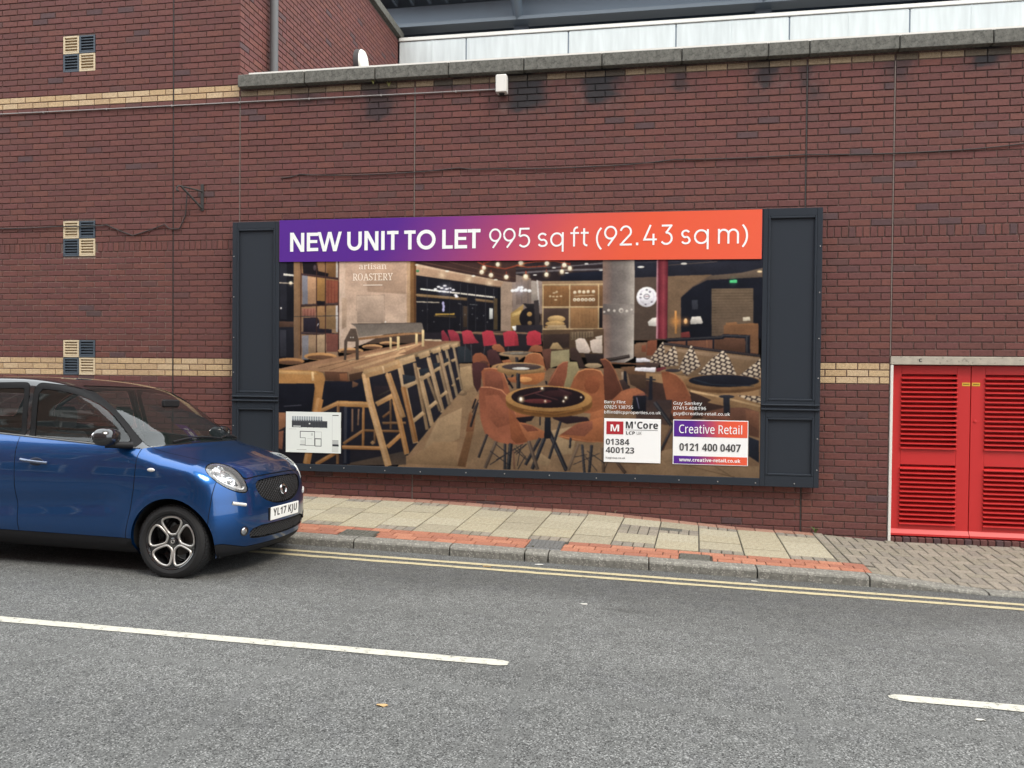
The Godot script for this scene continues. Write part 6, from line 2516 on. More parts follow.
class Soup:
	var p := PackedVector3Array()
	var n := PackedVector3Array()
	func tri(a: Vector3, b: Vector3, c: Vector3, na: Vector3, nb: Vector3, nc: Vector3):
		p.append(a); p.append(b); p.append(c)
		n.append(na); n.append(nb); n.append(nc)

# parts a surface along g = 0: returns [where g < 0, where g > 0]
func cut(s: Soup, box: AABB, g: Callable) -> Array:
	var inn := Soup.new()
	var out := Soup.new()
	for i in range(0, s.p.size(), 3):
		var a := s.p[i]
		var b := s.p[i + 1]
		var c := s.p[i + 2]
		if not (box.has_point(a) or box.has_point(b) or box.has_point(c)):
			out.tri(a, b, c, s.n[i], s.n[i + 1], s.n[i + 2])
			continue
		var v := [g.call(a), g.call(b), g.call(c)]
		if v[0] < 0 and v[1] < 0 and v[2] < 0:
			inn.tri(a, b, c, s.n[i], s.n[i + 1], s.n[i + 2])
			continue
		if v[0] >= 0 and v[1] >= 0 and v[2] >= 0:
			out.tri(a, b, c, s.n[i], s.n[i + 1], s.n[i + 2])
			continue
		var pin := []
		var pout := []
		for k in 3:
			var j := (k + 1) % 3
			var pk := s.p[i + k]
			var pj := s.p[i + j]
			var nk := s.n[i + k]
			var nj := s.n[i + j]
			if v[k] < 0:
				pin.append([pk, nk])
			else:
				pout.append([pk, nk])
			if (v[k] < 0) != (v[j] < 0):
				var t: float = v[k] / (v[k] - v[j])
				var e := [pk.lerp(pj, t), nk.lerp(nj, t).normalized()]
				pin.append(e)
				pout.append(e)
		for q in [[pin, inn], [pout, out]]:
			var l: Array = q[0]
			for k in range(1, l.size() - 1):
				q[1].tri(l[0][0], l[k][0], l[k + 1][0], l[0][1], l[k][1], l[k + 1][1])
	return [inn, out]

# cut with a dark shut line of the given half width left between the two
func panel(s: Soup, box: AABB, g: Callable, half := 0.0035) -> Array:
	var r := cut(s, box, func(p): return g.call(p) + half)
	var q := cut(r[1], box, func(p): return g.call(p) - half)
	return [r[0], q[1]]

func poly_sd(pts: PackedVector2Array, x: float, y: float) -> float:
	var d := 1e9
	var s := 1.0
	var q := Vector2(x, y)
	var n := pts.size()
	for i in n:
		var a := pts[i]
		var b := pts[(i + 1) % n]
		var e := b - a
		var w := q - a
		var t := clampf(w.dot(e) / e.length_squared(), 0, 1)
		d = minf(d, (w - e * t).length())
		if (a.y <= y) != (b.y <= y) and x < a.x + (y - a.y) / (b.y - a.y) * (b.x - a.x):
			s = -s
	return d * s

func soften(pts: PackedVector2Array, times: int) -> PackedVector2Array:
	for k in times:
		var o := PackedVector2Array()
		for i in pts.size():
			var a := pts[i]
			var b := pts[(i + 1) % pts.size()]
			o.append(a.lerp(b, 0.25))
			o.append(a.lerp(b, 0.75))
		pts = o
	return pts

func skin(s: Soup, called: String, m: Material, parent: Node, push := 0.0) -> MeshInstance3D:
	var b := Buf.new()
	if push == 0.0:
		b.add(s.p, s.n)
	else:
		var q := PackedVector3Array()
		for i in s.p.size():
			q.append(s.p[i] + s.n[i] * push)
		b.add(q, s.n)
	return put(b, called, m, parent)

func belt(x: float) -> float:
	return interp(x, [-3.2, -2.7, -2.3, -1.65, -0.35, 0.4], [1.18, 1.15, 1.125, 1.098, 1.028, 1.0])

func build_car():
	var t := thing("parked_car", "small glossy blue hatchback with black roof parked at the kerb on the left", "car")
	t.transform = Transform3D(Basis.from_euler(Vector3.ZERO), Vector3(-3.73, -0.066, 2.51))
	t.basis = Basis(Vector3.UP, deg_to_rad(-0.5)) * Basis(Vector3.BACK, deg_to_rad(-0.9)) * Basis(Vector3.RIGHT, deg_to_rad(-2.6))
	var paint := mat("car_paint", lin(0.006, 0.068, 0.235), 0.30, 0.85)
	paint.clearcoat_enabled = true
	paint.clearcoat = 1.0
	paint.clearcoat_roughness = 0.03
	var gloss := mat("car_black_gloss", lin(0.012, 0.012, 0.014), 0.12)
	gloss.clearcoat_enabled = true
	gloss.clearcoat = 1.0
	gloss.clearcoat_roughness = 0.03
	var plastic := mat("car_plastic", lin(0.018, 0.018, 0.020), 0.55)
	plastic.metallic_specular = 0.3
	var matt := mat("car_matt_black", lin(0.010, 0.010, 0.011), 0.6)
	matt.metallic_specular = 0.25
	var void_m := mat("car_void", lin(0.014, 0.014, 0.015), 0.95)
	var chrome := mat("car_chrome", lin(0.75, 0.76, 0.78), 0.12, 1.0)
	var silver := mat("car_silver", lin(0.62, 0.60, 0.57), 0.3, 0.8)
	var glass := mat("car_glass", lin(0.02, 0.028, 0.027), 0.02)
	glass.transparency = BaseMaterial3D.TRANSPARENCY_ALPHA
	glass.albedo_color.a = 0.35
	var side_glass := mat("car_side_glass", lin(0.012, 0.016, 0.016), 0.02)
	side_glass.transparency = BaseMaterial3D.TRANSPARENCY_ALPHA
	side_glass.albedo_color.a = 0.55
	var lens := mat("car_lens", lin(0.8, 0.82, 0.84), 0.02)
	lens.transparency = BaseMaterial3D.TRANSPARENCY_ALPHA
	lens.albedo_color.a = 0.10
	tab_top = curve_table([[0.75, 0.42], [0.64, 0.60], [0.58, 0.74], [0.52, 0.825], [0.45, 0.878], [0.35, 0.922], [0.2, 0.975], [0.05, 1.022], [-0.075, 1.06], [-0.16, 1.105], [-0.3, 1.195], [-0.5, 1.315], [-0.75, 1.445], [-0.95, 1.525], [-1.15, 1.568], [-1.4, 1.595], [-1.75, 1.605], [-2.2, 1.58], [-2.55, 1.52], [-2.75, 1.46], [-3.1, 1.3]], -3.1, 0.75)
	tab_side = curve_table([[0.1, 0.60], [0.16, 0.70], [0.22, 0.765], [0.30, 0.797], [0.45, 0.820], [0.6, 0.832], [0.75, 0.836], [0.88, 0.830], [0.98, 0.812], [1.04, 0.79], [1.10, 0.757], [1.25, 0.720], [1.4, 0.684], [1.5, 0.656], [1.58, 0.63], [1.7, 0.58]], 0.1, 1.7)
	tab_nose = curve_table([[0.08, 0.40], [0.15, 0.465], [0.2, 0.515], [0.28, 0.555], [0.38, 0.572], [0.5, 0.570], [0.6, 0.558], [0.7, 0.543], [0.78, 0.522], [0.85, 0.485], [0.92, 0.42], [1.0, 0.28]], 0.08, 1.0)
	tab_tail = curve_table([[0.1, -2.86], [0.2, -2.93], [0.35, -2.965], [0.6, -2.95], [0.9, -2.90], [1.1, -2.86], [1.4, -2.74], [1.52, -2.66], [1.7, -2.5]], 0.1, 1.7)
	# ---- the outer skin, shot outwards from the car's long axis
	var nu1 := 44
	var nu2 := 76
	var nu3 := 34
	var nv := 78
	var rows := []
	for i in nu1 + nu2 + nu3 + 1:
		var o := Vector3.ZERO
		var th := 0.0
		if i <= nu1:
			o = Vector3(-0.22, 0.62, 0)
			th = PI * 0.5 * i / nu1
		elif i <= nu1 + nu2:
			var u := float(i - nu1) / nu2
			o = Vector3(lerpf(-0.22, -2.35, u), lerpf(0.62, 0.75, u), 0)
			th = PI * 0.5
		else:
			o = Vector3(-2.35, 0.75, 0)
			th = PI * 0.5 * (1.0 + float(i - nu1 - nu2) / nu3)
		var row := []
		for k in nv + 1:
			var ph := PI * k / nv
			var d := Vector3(cos(th), sin(th) * cos(ph), sin(th) * sin(ph))
			var p := car_hit(o, d)
			if k == 0 or k == nv:
				p.z = 0.0
			row.append([p, car_n(p)])
		rows.append(row)
	var s := Soup.new()
	for i in rows.size() - 1:
		for k in nv:
			var q := [rows[i][k], rows[i + 1][k], rows[i + 1][k + 1], rows[i][k + 1]]
			for sg in [1.0, -1.0]:
				var m := Vector3(1, 1, sg)
				var a: Vector3 = q[0][0] * m
				var b: Vector3 = q[1][0] * m
				var c: Vector3 = q[2][0] * m
				var e: Vector3 = q[3][0] * m
				if (a - b).length_squared() > 1e-10 and (b - c).length_squared() > 1e-10:
					s.tri(a, b, c, q[0][1] * m, q[1][1] * m, q[2][1] * m)
				if (a - e).length_squared() > 1e-10 and (e - c).length_squared() > 1e-10:
					s.tri(a, c, e, q[0][1] * m, q[2][1] * m, q[3][1] * m)
	var all_box := AABB(Vector3(-4, -1, -2), Vector3(6, 4, 4))
	var r := cut(s, all_box, func(p): return maxf(belt(p.x) - p.y, p.x + 0.42 * p.z * p.z + 0.088))
	var upper: Soup = r[0]
	var low: Soup = r[1]
	# ---- glass
	r = panel(upper, all_box, func(p): return maxf(maxf(absf(p.z) - lerpf(0.695, 0.545, (p.y - 1.06) / 0.44), -(p.x + 0.42 * p.z * p.z + 0.98)), p.x + 0.42 * p.z * p.z + 0.105), 0.003)
	skin(r[0], "windscreen", glass, t, -0.004)
	upper = r[1]
	var wf := soften(PackedVector2Array([Vector2(-0.40, 1.045), Vector2(-0.50, 1.145), Vector2(-0.63, 1.262), Vector2(-0.78, 1.365), Vector2(-0.95, 1.432), Vector2(-1.15, 1.475), Vector2(-1.385, 1.492), Vector2(-1.40, 1.488), Vector2(-1.335, 1.10), Vector2(-1.33, 1.094)]), 1)
	var wr := soften(PackedVector2Array([Vector2(-1.475, 1.108), Vector2(-1.48, 1.114), Vector2(-1.545, 1.488), Vector2(-1.56, 1.492), Vector2(-1.90, 1.478), Vector2(-2.16, 1.42), Vector2(-2.36, 1.30), Vector2(-2.40, 1.22), Vector2(-2.30, 1.145)]), 1)
	for sg in [1.0, -1.0]:
		var bx := AABB(Vector3(-2.7, 1.0, 0.35 if sg > 0 else -1.2), Vector3(2.6, 0.65, 0.85))
		r = panel(upper, bx, func(p): return poly_sd(wf, p.x, p.y), 0.002)
		skin(r[0], "door_window", side_glass, t, -0.004)
		upper = r[1]
		r = panel(upper, bx, func(p): return poly_sd(wr, p.x, p.y), 0.002)
		skin(r[0], "rear_door_window", side_glass, t, -0.004)
		upper = r[1]
	r = panel(upper, AABB(Vector3(-3.2, 1.1, -0.7), Vector3(0.8, 0.45, 1.4)), func(p): return maxf(maxf(absf(p.z) - 0.56, 1.2 - p.y), maxf(p.y - 1.45, p.x + 2.5)), 0.003)
	skin(r[0], "tailgate_window", side_glass, t, -0.003)
	upper = r[1]
	# matt frames round the side windows
	for sg in [1.0, -1.0]:
		var bx := AABB(Vector3(-2.7, 1.0, 0.35 if sg > 0 else -1.2), Vector3(2.6, 0.65, 0.85))
		r = panel(upper, bx, func(p): return minf(poly_sd(wf, p.x, p.y) - 0.052, poly_sd(wr, p.x, p.y) - 0.052), 0.002)
		skin(r[0], "window_frame", matt, t)
		upper = r[1]
	skin(upper, "roof_and_pillars", gloss, t)
	var lining := Soup.new()
	lining.p = upper.p
	lining.n = upper.n
	skin(lining, "roof_lining", mat("car_lining", lin(0.05, 0.05, 0.05), 0.9), t, -0.02)
	# ---- wheel arches
	for cx in [0.0, -2.494]:
		for sg in [1.0, -1.0]:
			var bx := AABB(Vector3(cx - 0.45, 0.0, 0.42 if sg > 0 else -1.0), Vector3(0.9, 0.8, 0.58))
			r = cut(low, bx, func(p): return Vector2(p.x - cx, p.y - 0.297).length() - 0.352)
			low = r[1]
			var lip := Buf.new()
			var well := Buf.new()
			var n := 40
			for i in n:
				var ends := []
				for e in [i, i + 1]:
					var a: float = lerpf(deg_to_rad(-22.0), deg_to_rad(202.0), float(e) / n)
					var d := Vector3(cos(a), sin(a), 0)
					var o := Vector3(cx, 0.297, 0)
					var y := 0.297 + 0.352 * sin(a)
					var zz := car_side(cx + 0.352 * cos(a), maxf(y, 0.185))
					ends.append([o + d * 0.352 + Vector3(0, 0, zz) * sg, o + d * 0.350 + Vector3(0, 0, zz - 0.03) * sg, o + d * 0.366 + Vector3(0, 0, zz - 0.035) * sg, o + d * 0.366 + Vector3(0, 0, 0.40) * sg, o + Vector3(0, 0, 0.40) * sg, -d])
				lip.quad(ends[0][0], ends[1][0], ends[1][1], ends[0][1], ends[0][5])
				well.quad(ends[0][2], ends[1][2], ends[1][3], ends[0][3], ends[0][5])
				well.tri(ends[0][3], ends[1][3], ends[0][4], Vector3(0, 0, sg), Vector3(0, 0, sg), Vector3(0, 0, sg))
			put(lip, "arch_lip", paint, t)
			put(well, "wheel_well", void_m, t)
	# ---- headlights
	var hn := Vector3(0.55, 0.50, 0.67).normalized()
	var h1 := Vector3(0.27, -0.19, -0.12)
	h1 = (h1 - hn * h1.dot(hn)).normalized()
	var h2 := hn.cross(h1)
	var hp := PackedVector2Array()
	for q in [Vector3(0.222, 0.890, 0.735), Vector3(0.206, 0.920, 0.648), Vector3(0.220, 0.930, 0.566), Vector3(0.304, 0.904, 0.508), Vector3(0.374, 0.868, 0.495), Vector3(0.435, 0.807, 0.496), Vector3(0.470, 0.740, 0.492), Vector3(0.482, 0.684, 0.495), Vector3(0.442, 0.694, 0.590), Vector3(0.374, 0.748, 0.694), Vector3(0.295, 0.820, 0.748)]:
		hp.append(Vector2(q.dot(h1), q.dot(h2)))
	hp = soften(hp, 2)
	for sg in [1.0, -1.0]:
		var mir := Vector3(1, 1, sg)
		var g := func(p): return poly_sd(hp, (p * mir).dot(h1), (p * mir).dot(h2))
		var bx := AABB(Vector3(0.1, 0.62, 0.40 if sg > 0 else -0.86), Vector3(0.48, 0.38, 0.46))
		r = panel(low, bx, g, 0.004)
		low = r[1]
		var hl: Soup = r[0]
		var head := skin(hl, "headlight", lens, t, -0.002)
		var rim := cut(hl, bx, func(p): return g.call(p) + 0.027)
		skin(rim[1], "bezel", gloss, head, -0.006)
		var bowl := cut(rim[0], bx, func(p): return g.call(p) + 0.05)
		skin(bowl[1], "housing", silver, head, -0.035)
		skin(bowl[0], "reflector", chrome, head, -0.055)
		var hb := Buf.new()
		var mid := Vector3(0.335, 0.82, 0.615)
		for q in [[-0.060, 0.012, 0.056], [0.055, 0.0, 0.044]]:
			var o: Vector3 = mid + h1 * q[0] + h2 * q[1]
			o = car_hit(o - hn * 0.25, hn, 0.6) - hn * 0.045
			hb.lathe(o * mir, (Vector3(0.85, 0.2, 0.48).normalized()) * mir, [Vector2(q[2], -0.03), Vector2(q[2], 0.0), Vector2(q[2] * 0.75, -0.012), Vector2(q[2] * 0.4, 0.012), Vector2(0.0, 0.02)], 20)
		put(hb, "projector", chrome, head)
		# light guide along the lower edge
		var pts := []
		for k in range(int(hp.size() * 0.55), int(hp.size() * 0.92)):
			var c := Vector2.ZERO
			for v in hp:
				c += v / hp.size()
			var v2: Vector2 = hp[k].lerp(c, 0.20)
			var o := h1 * v2.x + h2 * v2.y + hn * mid.dot(hn)
			pts.append((car_hit(o - hn * 0.25, hn, 0.6) - hn * 0.016) * mir)
		hb = Buf.new()
		hb.tube(pts, 0.008, 6)
		put(hb, "light_guide", mats.print_white, head)
	# ---- grille, intake, lip
	var gp := soften(PackedVector2Array([Vector2(0.388, 0.768), Vector2(0.228, 0.784), Vector2(0.0, 0.788), Vector2(-0.228, 0.784), Vector2(-0.388, 0.768), Vector2(-0.398, 0.700), Vector2(-0.33, 0.620), Vector2(-0.17, 0.566), Vector2(0.0, 0.558), Vector2(0.17, 0.566), Vector2(0.33, 0.620), Vector2(0.398, 0.700)]), 1)
	var ip := soften(PackedVector2Array([Vector2(0.47, 0.400), Vector2(0.0, 0.402), Vector2(-0.47, 0.400), Vector2(-0.49, 0.315), Vector2(-0.40, 0.296), Vector2(0.0, 0.290), Vector2(0.40, 0.296), Vector2(0.49, 0.315)]), 1)
	var fb := AABB(Vector3(0.25, 0.1, -0.6), Vector3(0.5, 0.75, 1.2))
	for q in [[gp, "grille"], [ip, "lower_intake"]]:
		r = panel(low, fb, func(p): return poly_sd(q[0], p.z, p.y), 0.003)
		low = r[1]
		var back := skin(r[0], q[1], void_m, t, -0.03)
		# honeycomb bars
		var bars := Buf.new()
		var step := 0.040
		for dir in [1.0, -1.0]:
			var o := -1.2
			while o < 1.2:
				var run := []
				var zz := -0.5
				while zz < 0.5:
					var y: float = 0.6 + (zz - o) * dir * 0.75
					if y > 0.27 and y < 0.8 and poly_sd(q[0], zz, y) < -0.004:
						run.append(Vector3(car_front(zz, y) - 0.012, y, zz))
					elif run.size() > 1:
						break
					zz += 0.012
				if run.size() > 1:
					bars.tube(run, 0.0042, 4, false)
				o += step
		put(bars, "mesh_bars", mat("car_mesh", lin(0.016, 0.016, 0.018), 0.45), back)
	r = panel(low, AABB(Vector3(0.1, 0.0, -1), Vector3(0.8, 0.4, 2)), func(p): return p.y - 0.238 - 0.05 * clampf((absf(p.z) - 0.5) / 0.2, 0, 1), 0.0025)
	skin(r[0], "front_lip", plastic, t)
	low = r[1]
	# inner shell behind the shut lines
	skin(low, "inner_shell", void_m, t, -0.012)
	# ---- sills, doors, bonnet
	r = panel(low, AABB(Vector3(-2.25, 0.0, -1), Vector3(1.95, 0.35, 2)), func(p): return p.y - 0.303, 0.002)
	skin(r[0], "sill", plastic, t)
	low = r[1]
	var dp := PackedVector2Array([Vector2(-0.338, 1.3), Vector2(-0.332, 1.02), Vector2(-0.326, 0.86), Vector2(-0.332, 0.70), Vector2(-0.358, 0.52), Vector2(-0.398, 0.36), Vector2(-0.412, 0.25), Vector2(-1.402, 0.25), Vector2(-1.43, 0.6), Vector2(-1.458, 0.95), Vector2(-1.485, 1.3)])
	var rp := PackedVector2Array([Vector2(-1.485, 1.3), Vector2(-1.458, 0.95), Vector2(-1.43, 0.6), Vector2(-1.402, 0.25), Vector2(-2.05, 0.25), Vector2(-2.10, 0.42), Vector2(-2.22, 0.62), Vector2(-2.36, 0.76), Vector2(-2.43, 0.92), Vector2(-2.46, 1.3)])
	for sg in [1.0, -1.0]:
		var bx := AABB(Vector3(-2.6, 0.2, 0.5 if sg > 0 else -1.0), Vector3(2.4, 1.1, 0.5))
		for q in [[dp, "front_door", -1.385, -1.135], [rp, "rear_door", -2.40, -2.16]]:
			r = panel(low, bx, func(p): return poly_sd(q[0], p.x, p.y), 0.003)
			low = r[1]
			var door := skin(r[0], q[1], paint, t)
			var hy := 0.900
			var hb := Buf.new()
			var pts := []
			for k in 9:
				var u := k / 8.0
				var hx: float = lerpf(q[2], q[3], u)
				pts.append(Vector3(hx, hy - 0.020 * u, (car_side(hx, hy) + 0.006 + 0.030 * sin(PI * clampf(u * 0.9 + 0.05, 0, 1))) * sg))
			hb.tube(pts, 0.013, 8)
			put(hb, "handle", mat("car_handle", lin(0.16, 0.19, 0.26), 0.15, 0.6), door)
			hb = Buf.new()
			var hx2: float = lerpf(q[2], q[3], 0.55)
			hb.ellipsoid(Vector3(hx2, hy - 0.020, (car_side(hx2, hy - 0.02) - 0.003) * sg), Vector3(0.075, 0.040, 0.0075))
			put(hb, "handle_cup", mat("car_handle_cup", lin(0.004, 0.010, 0.03), 0.4), door)
	r = panel(low, AABB(Vector3(-0.4, 0.76, -0.75), Vector3(1.0, 0.5, 1.5)), func(p): return maxf(absf(p.z) - interp(p.x, [-0.4, 0.1, 0.48], [0.70, 0.64, 0.47]), p.x + 0.20 * p.z * p.z - 0.492), 0.003)
	skin(r[0], "bonnet", paint, t)
	low = r[1]
	r = panel(low, AABB(Vector3(0.2, 0.1, -1), Vector3(0.6, 0.75, 2)), func(p): return 0.322 - p.x + 0.05 * (p.y - 0.6), 0.0022)
	skin(r[0], "front_bumper", paint, t)
	low = r[1]
	skin(low, "body", paint, t)
	# belt trim below the windows
	for sg in [1.0, -1.0]:
		var pts := []
		var x := -0.345
		while x > -2.42:
			var y := belt(x) + 0.004
			pts.append(Vector3(x, y, (car_side(x, y) + 0.002) * sg))
			x -= 0.06
		var b := Buf.new()
		b.tube(pts, 0.007, 6)
		put(b, "belt_trim", mat("car_trim", lin(0.14, 0.14, 0.14), 0.35), t)
	# ---- fog lamps, indicators, repeaters, mirrors
	for sg in [1.0, -1.0]:
		var m := Vector3(1, 1, sg)
		var b := Buf.new()
		var fx := car_front(0.535, 0.375)
		b.lathe(Vector3(fx - 0.02, 0.375, 0.535) * m, Vector3(0.92, 0, 0.38) * m, [Vector2(0.040, 0.0), Vector2(0.040, 0.022), Vector2(0.030, 0.020)], 20)
		var fog := put(b, "fog_lamp", plastic, t)
		b = Buf.new()
		b.lathe(Vector3(fx - 0.02, 0.375, 0.535) * m, Vector3(0.92, 0, 0.38) * m, [Vector2(0.031, 0.018), Vector2(0.02, 0.024), Vector2(0.0, 0.026)], 20)
		put(b, "lamp_glass", chrome, fog)
		b = Buf.new()
		var ip2 := []
		for k in 7:
			var u := k / 6.0
			var zz := lerpf(0.524, 0.640, u)
			var y := lerpf(0.587, 0.611, u)
			ip2.append(Vector3(car_front(zz, y) - 0.002, y, zz) * m)
		b.tube(ip2, 0.015, 8)
		put(b, "indicator", mat("car_clear", lin(0.62, 0.60, 0.57), 0.15), t)
		b = Buf.new()
		b.ellipsoid(Vector3(-0.185, 0.868, car_side(-0.185, 0.868)) * m, Vector3(0.034, 0.016, 0.012))
		put(b, "side_repeater", mat("car_clear", lin(0.62, 0.60, 0.57), 0.15), t)
		# mirror: rounded housing, arm, glass
		b = Buf.new()
		var mc := Vector3(-0.545, 1.122, 0.915) if sg > 0 else Vector3(-0.63, 1.10, 0.88)
		for i in 12:
			for j in 24:
				var q := []
				for e in [[0, 0], [0, 1], [1, 1], [1, 0]]:
					var th: float = PI * (i + e[0]) / 12
					var ph: float = TAU * (j + e[1]) / 24
					var d := Vector3(sin(th) * cos(ph), cos(th), sin(th) * sin(ph))
					var k := pow(pow(absf(d.x), 2.6) + pow(absf(d.y), 2.6) + pow(absf(d.z), 2.6), -1.0 / 2.6)
					var v := d * k * Vector3(0.095, 0.072, 0.118)
					if v.x < 0:
						v.x *= 0.55
					q.append([(mc + v) * m, (v / Vector3(0.095, 0.072, 0.118)).normalized() * m])
				b.tri(q[0][0], q[1][0], q[2][0], q[0][1], q[1][1], q[2][1])
				b.tri(q[0][0], q[2][0], q[3][0], q[0][1], q[2][1], q[3][1])
		var mirror := put(b, "wing_mirror", gloss, t)
		b = Buf.new()
		b.tube([Vector3(-0.40, 1.055, 0.775) * m, Vector3(-0.47, 1.058, 0.85) * m, Vector3(mc.x, 1.062, mc.z) * m], 0.028, 10)
		put(b, "arm", plastic, mirror)
		b = Buf.new()
		b.ellipsoid((mc - Vector3(0.053, 0, 0)) * m, Vector3(0.006, 0.052, 0.095))
		put(b, "mirror_glass", chrome, mirror)
		# rear lamps
		b = Buf.new()
		b.ellipsoid(Vector3(-2.84, 0.92, 0.60) * m, Vector3(0.05, 0.10, 0.09))
		put(b, "tail_light", mat("car_tail", lin(0.35, 0.01, 0.01), 0.1), t)
		# seats
		b = Buf.new()
		b.bevel(Vector3(-1.25, 0.32, 0.14 if sg > 0 else -0.62), Vector3(-0.75, 0.55, 0.62 if sg > 0 else -0.14), 0.06)
		b.bevel(Vector3(-1.42, 0.45, 0.15 if sg > 0 else -0.61), Vector3(-1.26, 1.12, 0.61 if sg > 0 else -0.15), 0.06)
		b.bevel(Vector3(-1.42, 1.13, 0.26 if sg > 0 else -0.50), Vector3(-1.32, 1.34, 0.50 if sg > 0 else -0.26), 0.04)
		put(b, "seat", mat("car_seat", lin(0.035, 0.034, 0.034), 0.9), t)
	var b := Buf.new()
	b.bevel(Vector3(-2.35, 0.35, -0.6), Vector3(-2.15, 1.15, 0.6), 0.06)
	b.bevel(Vector3(-2.15, 0.30, -0.6), Vector3(-1.75, 0.58, 0.6), 0.06)
	put(b, "rear_seat", mats.car_seat, t)
	b = Buf.new()
	b.bevel(Vector3(-0.62, 0.55, -0.66), Vector3(-0.34, 1.02, 0.66), 0.06)
	b.hexa([Vector3(-0.36, 0.9, -0.62), Vector3(-0.20, 0.9, -0.4), Vector3(-0.20, 0.9, 0.4), Vector3(-0.36, 0.9, 0.62), Vector3(-0.36, 1.03, -0.62), Vector3(-0.18, 1.05, -0.4), Vector3(-0.18, 1.05, 0.4), Vector3(-0.36, 1.03, 0.62)])
	put(b, "dashboard", mat("car_dash", lin(0.05, 0.05, 0.052), 0.8), t)
	b = Buf.new()
	var ring := []
	for k in 25:
		var a := TAU * k / 24
		ring.append(Vector3(-0.74, 0.98, 0.37) + Vector3(-0.06 * sin(a) - 0.0, 0.17 * sin(a), 0.18 * cos(a)))
	b.tube(ring, 0.015, 8, false)
	b.tube([Vector3(-0.74, 0.98, 0.19), Vector3(-0.72, 0.97, 0.37), Vector3(-0.74, 0.98, 0.55)], 0.018, 6)
	put(b, "steering_wheel", plastic, t)
	b = Buf.new()
	b.bevel(Vector3(-0.62, 1.36, -0.12), Vector3(-0.58, 1.43, 0.12), 0.015)
	put(b, "rear_view_mirror", plastic, t)
	# wipers
	for w in [[0.50, -0.05], [-0.06, -0.58]]:
		b = Buf.new()
		var pts := []
		for k in 9:
			var z := lerpf(w[0], w[1], k / 8.0)
			var x := -0.118 - 0.42 * z * z - 0.035 * sin(PI * k / 8.0)
			pts.append(Vector3(x, car_hit(Vector3(x, 0.8, z), Vector3.UP, 1.0).y + 0.012, z))
		b.tube(pts, 0.008, 6)
		put(b, "wiper", plastic, t)
	# badge
	b = Buf.new()
	var bxn := car_front(0.0, 0.668) - 0.004
	b.lathe(Vector3(bxn, 0.668, 0), Vector3(0.97, 0.24, 0).normalized(), [Vector2(0.050, 0.0), Vector2(0.047, 0.012), Vector2(0.036, 0.014), Vector2(0.029, 0.008), Vector2(0.029, 0.0)], 24)
	b.hexa([Vector3(bxn, 0.64, -0.022), Vector3(bxn + 0.012, 0.64, -0.022), Vector3(bxn + 0.012, 0.668, -0.062), Vector3(bxn, 0.668, -0.062), Vector3(bxn, 0.696, -0.022), Vector3(bxn + 0.012, 0.696, -0.022), Vector3(bxn + 0.012, 0.670, -0.062), Vector3(bxn, 0.670, -0.062)])
	put(b, "badge", chrome, t)
	# number plate
	b = Buf.new()
	b.bevel(Vector3(-0.26, -0.0555, -0.004), Vector3(0.26, 0.0555, 0.006), 0.004)
	var np := put(b, "number_plate", mat("plate_white", lin(0.80, 0.80, 0.78), 0.3), t)
	np.transform = Transform3D(Basis(Vector3(0, 0, -1), Vector3(0, 1, 0), Vector3(1, 0, 0)), Vector3(0.570, 0.481, 0))
	writing("YL17 KJU", "bold", -0.222, 0.222, -0.041, 0.041, 0.006, mats.print_black, np)
	b = Buf.new()
	b.bevel(Vector3(-0.03, -0.055, -0.27), Vector3(0.0, 0.055, 0.27), 0.004)
	put(b, "plate_holder", plastic, t).position = Vector3(0.565, 0.481, 0)
	# ---- wheels
	for cx in [0.0, -2.494]:
		for sg in [1.0, -1.0]:
			wheel(t, Vector3(cx, 0.297, 0.0), sg, plastic, gloss, silver)

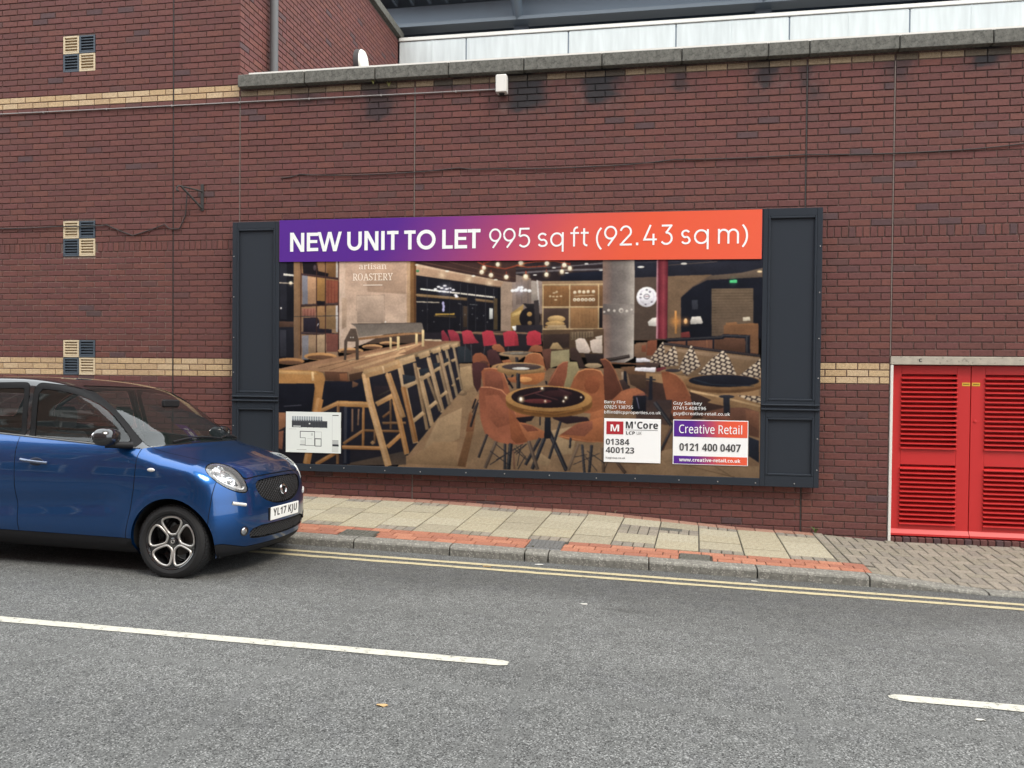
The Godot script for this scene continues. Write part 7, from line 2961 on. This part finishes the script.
func wheel(t: Node, o: Vector3, sg: float, _plastic: Material, gloss: Material, silver: Material):
	var ax := Vector3(0, 0, sg)
	var rubber := mat("tyre_rubber", lin(0.011, 0.011, 0.012), 0.75)
	var b := Buf.new()
	b.lathe(o, ax, [Vector2(0.214, 0.62), Vector2(0.262, 0.612), Vector2(0.288, 0.632), Vector2(0.297, 0.660), Vector2(0.298, 0.712), Vector2(0.297, 0.765), Vector2(0.289, 0.792), Vector2(0.268, 0.806), Vector2(0.248, 0.812), Vector2(0.228, 0.806), Vector2(0.220, 0.798)], 56)
	var wh := put(b, "wheel", rubber, t)
	# tread blocks on the shoulder
	b = Buf.new()
	for k in 60:
		var a := TAU * k / 60
		var d := Vector3(cos(a), sin(a), 0)
		var s := Vector3(-sin(a), cos(a), 0) * 0.010
		for zz in [[0.640, 0.685], [0.69, 0.735], [0.74, 0.785]]:
			var q := []
			for rr in [0.292, 0.2995]:
				for e in [[-1, zz[0]], [1, zz[0]], [1, zz[1]], [-1, zz[1]]]:
					q.append(o + d * rr + s * e[0] + ax * e[1])
			b.hexa(q)
	put(b, "tyre_tread", rubber, wh)
	b = Buf.new()
	b.lathe(o, ax, [Vector2(0.221, 0.797), Vector2(0.218, 0.806), Vector2(0.211, 0.802), Vector2(0.206, 0.785), Vector2(0.204, 0.66), Vector2(0.0, 0.655)], 48)
	put(b, "rim", gloss, wh)
	b = Buf.new()
	b.lathe(o, ax, [Vector2(0.125, 0.675), Vector2(0.125, 0.690), Vector2(0.05, 0.690), Vector2(0.045, 0.70), Vector2(0.0, 0.70)], 36)
	put(b, "brake_disc", mat("brake_iron", lin(0.10, 0.095, 0.09), 0.5, 0.6), wh)
	# spoke face with five rounded openings
	var hole := soften(PackedVector2Array([Vector2(0.054, 0.000), Vector2(0.060, 0.032), Vector2(0.099, 0.060), Vector2(0.149, 0.088), Vector2(0.181, 0.081), Vector2(0.199, 0.036), Vector2(0.202, 0.000), Vector2(0.199, -0.036), Vector2(0.181, -0.081), Vector2(0.149, -0.088), Vector2(0.099, -0.060), Vector2(0.060, -0.032)]), 2)
	var face := Buf.new()
	for i in 5:
		var rot := PI * 0.5 + 0.06 + TAU * i / 5
		for h in [1.0, -1.0]:
			var w := PackedVector2Array([Vector2.ZERO])
			for k in 13:
				var a: float = PI / 5 * k / 12 * h
				w.append(Vector2(cos(a), sin(a)) * 0.211)
			for pg in Geometry2D.clip_polygons(w, hole):
				if Geometry2D.is_polygon_clockwise(pg):
					pass
				var id := Geometry2D.triangulate_polygon(pg)
				for k in range(0, id.size(), 3):
					var v := []
					for m in 3:
						var q: Vector2 = pg[id[k + m]].rotated(rot)
						v.append(o + Vector3(q.x, q.y, 0) + ax * (0.786 - 0.03 * (1.0 - q.length() / 0.2)))
					face.tri(v[0], v[1], v[2], ax, ax, ax)
		var ring := []
		for q2 in hole:
			var q: Vector2 = q2.rotated(rot)
			ring.append(o + Vector3(q.x, q.y, 0) + ax * (0.788 - 0.03 * (1.0 - q.length() / 0.2)))
		ring.append(ring[0])
		var tb := Buf.new()
		tb.tube(ring, 0.0105, 6, false)
		put(tb, "spoke_edge", silver, wh)
		var deep := Buf.new()
		for k in ring.size() - 1:
			deep.quad(ring[k], ring[k + 1], ring[k + 1] - ax * 0.045, ring[k] - ax * 0.045)
		put(deep, "spoke_wall", gloss, wh)
	put(face, "spoke_face", gloss, wh)
	b = Buf.new()
	b.lathe(o, ax, [Vector2(0.030, 0.755), Vector2(0.030, 0.772), Vector2(0.024, 0.776), Vector2(0.0, 0.777)], 24)
	put(b, "hub_cap", gloss, wh)
	b = Buf.new()
	b.lathe(o, ax, [Vector2(0.017, 0.776), Vector2(0.016, 0.780), Vector2(0.011, 0.780), Vector2(0.010, 0.777)], 20)
	put(b, "hub_emblem", silver, wh)
